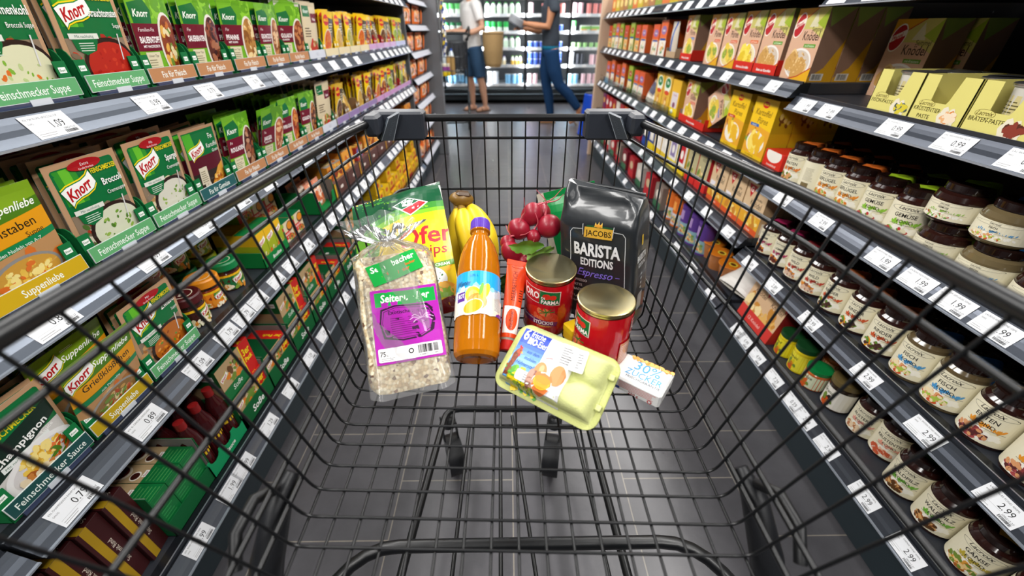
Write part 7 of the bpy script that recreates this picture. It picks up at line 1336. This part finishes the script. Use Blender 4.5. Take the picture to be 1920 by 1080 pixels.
body('t_shirt', w, [([(0, .0, .87), (0, .005, .95), (0, -.005, 1.05), (0, -.01, 1.14), (0, -.01, 1.25), (0, .0, 1.335), (0, .0, 1.36)], [.152, .152, .148, .154, .16, .11, .065], .7)]+[([(s*.1, 0, 1.32), (s*.16, 0, 1.3), (s*.188, .01, 1.23), (s*.19, .01, 1.2)], [.066, .066, .06, .058], 1) for s in (-1, 1)], 'grey_jersey', .012, 8)
body('waistband', w, [([(0, .0, .835), (0, .002, .86), (0, .002, .885)], [.146, .153, .15], .72)], 'teal_band', .011, 3)
body('jeans', w, [([(0, 0, .78), (0, .005, .82), (0, .004, .85)], [.14, .15, .145], .73)]+[([V(v_) for v_ in p_[:5]], [.093, .084, .066, .062, .05], 1) for p_ in legs.values()], 'dark_denim', .011, 6)
body('hair', w, [([(0, .03, 1.44), (0, .03, 1.52), (0, .02, 1.6), (0, -.02, 1.64)], [.06, .088, .08, .03], 1)], 'hair_brown', .012, 4)
q = MB(); q.box((-.118, -.09, 0), (-.042, .12, .012), '#8a6a4a', 'paper', .005); q.build('sandal', w)
q = MB(); q.T = Mx.Translation((.09, .35, .08)) @ Mx.Rotation(-.85, 4, 'X'); q.box((-.038, -.1, -.035), (.038, .1, -.023), '#8a6a4a', 'paper', .005); q.build('sandal', w)
r = thing('grey_packet', 'grey round packet held in the hands of the dark-shirted person', 'packet', (.1, 5.6, 1.085)); q = MB(); q.T = Mx.Rotation(.5, 4, 'Y'); q.lathe([(0, 0), (.085, 0), (.095, .01), (.1, .07), (.094, .085), (.0001, .09)], '#8a8d92', 'plastic', 28); q.build('packet_body', r)
# the other shopper's trolley
r = thing('shopping_trolley', 'grey shopping trolley of the white-shirted person at the gondola end', 'trolley', (-.7, 5.68, 0), (0, 0, .08))
q = MB()
for k in range(11): y = -.42+k*.08; q.tube([(-.2, y, .92-.0*k), (-.17, y, .5+.012*k), (.17, y, .5+.012*k), (.2, y, .92)], .003, '#5a5d60', 'metal', 6)
for z, w_ in ((.92, .2), (.78, .19), (.64, .18), (.52, .17)): q.tube([(-w_, .42, z), (-w_, -.44, z), (w_, -.44, z), (w_, .42, z)], .005, '#5a5d60', 'metal', 6)
for k in range(8): x = -.17+k*.0486; q.tube([(x, -.44, .92), (x, -.42, .5), (x, .42, .62)], .003, '#5a5d60', 'metal', 6)
q.build('basket_wires', r)
q = MB(); q.tube([(-.21, .5, .3), (-.21, -.5, .1), (-.12, -.56, .1), (.12, -.56, .1), (.21, -.5, .1), (.21, .5, .3)], .011, '#4a4d50', 'metal', 8); q.tube([(-.2, -.1, .14), (-.2, .42, .62)], .01, '#4a4d50', 'metal', 8); q.tube([(.2, -.1, .14), (.2, .42, .62)], .01, '#4a4d50', 'metal', 8); q.tube([(-.2, .42, .62), (-.21, .46, .95)], .011, '#3a3c40', 'metal', 8); q.tube([(.2, .42, .62), (.21, .46, .95)], .011, '#3a3c40', 'metal', 8); q.build('chassis', r)
q = MB(); q.tube([(-.26, .47, .98), (-.2, .5, 1.0), (.2, .5, 1.0), (.26, .47, .98)], .017, '#1a1b1d', 'corner_plastic', 12)
for s in (-1, 1): q.tube([(s*.2, .5, 1.0), (s*.245, .47, 1.07), (s*.25, .36, 1.03), (s*.22, .34, .93), (s*.2, .42, .93)], .014, '#1a1b1d', 'corner_plastic', 8)
q.build('push_handle', r)
q = MB(); q.box((-.19, .38, .6), (.19, .4, .92), '#2e3034', 'corner_plastic', .008); q.build('seat_flap', r)
for x, y in ((-.2, -.5), (.2, -.5), (-.2, .42), (.2, .42)):
    c_ = MB(); c_.box((x-.018, y-.02, .07), (x+.018, y+.02, .15), '#3a3c40', 'corner_plastic', .004); c_ = c_.build('caster', r); q = MB(); q.T = Mx.Translation((x, y, .072)) @ Mx.Rotation(PI/2, 4, 'Y'); q.lathe([(.03, -.014), (.066, -.014), (.072, 0), (.066, .014), (.03, .014)], '#1c1d1f', 'corner_plastic', 24); q.lathe([(.0001, -.01), (.022, -.01), (.022, .01), (.0001, .01)], '#8a8d90', 'metal', 16); q.build('wheel', c_)
for i, (x, y) in enumerate([(-.76, 5.62), (-.68, 5.64)]):
    b_ = thing('water_bottle', '%s bottle with a blue cap in the trolley at the gondola end' % ['left', 'right'][i], 'bottle', (x, y, .58), group='bottles in the other trolley'); q = MB(); q.lathe([(0, 0), (.034, 0), (.036, .01), (.036, .18), (.022, .23), (.012, .25)], '#c9d4da', 'gloss', 16); q.build('bottle_body', b_); q = MB(); q.lathe([(.014, .245), (.014, .268), (.0001, .269)], '#2a5ac0', 'plastic', 12); q.build('cap', b_)
q = MB(); q.box((-.05, -.03, 0), (.05, .03, .2), '#b5925a', 'paper', .008); tag(q.build('paper_bag', None, (-.68, 5.5, .575), (.1, 0, .2)), 'brown paper bag among the goods in the other trolley', 'bag')
q = MB(); q.box((-.06, -.035, 0), (.06, .035, .13), '#e6dcc0', 'print', .004); q.box((-.061, -.036, .0), (.061, .036, .05), '#e8c81c', 'print', .004); q.box((-.061, -.0355, .06), (.061, .0355, .1), '#9a4a9a', 'print'); tag(q.build('snack_carton', None, (-.74, 5.4, .575), (0, 0, .1)), 'yellow and purple carton low in the other trolley', 'carton')
# blue step stool
r = thing('step_stool', 'blue conical step stool on the floor behind the beige end panel', 'stool', (1.0, 4.95, 0))
q = MB(); q.lathe([(.172, .012), (.165, .03), (.14, .27), (.137, .275), (.125, .43), (.118, .44), (.0001, .44)], '#1244b8', 'plastic', 40); q.build('shell', r)
q = MB(); q.lathe([(.176, 0), (.178, .008), (.17, .014)], '#151619', 'corner_plastic', 40); q.build('rubber_ring', r)
q = MB(); q.lathe([(.116, .441), (.116, .446), (.0001, .446)], '#20242a', 'corner_plastic', 32); q.build('tread', r)
# clip strip with little packets at the gondola end
q = MB(); q.box((-.572, 4.066, .82), (-.57, 4.106, 1.4), '#9aa0a6', 'plastic'); o = tag(q.build('clip_strip'), 'narrow clip strip hanging on the end panel with small packets', 'strip')
pk = []
for c1, c2 in (('#2a4a9a', '#e8e8e4'), ('#e6dfd4', '#2a4a8a'), ('#e6c81c', '#2a3a7a')): p = Pr(); p.R(0, 0, .06, .085, c1); p.R(0, .03, .06, .06, c2); p.E(.03, .02, .015, .01, '#e6c81c'); pk.append(sachet(p, .06, .085, c1, t=.012))
for i in range(12): put(pk[i % 3], 'small_packet', (-.552+.006*(i % 2), 4.066+.045*(i % 2), .85+.042*i), (.15, .1*((i*5) % 3-1), PI/2), '%s little packet from the bottom of the clip strip' % ORD[i], 'packet', 'packets on the clip strip')
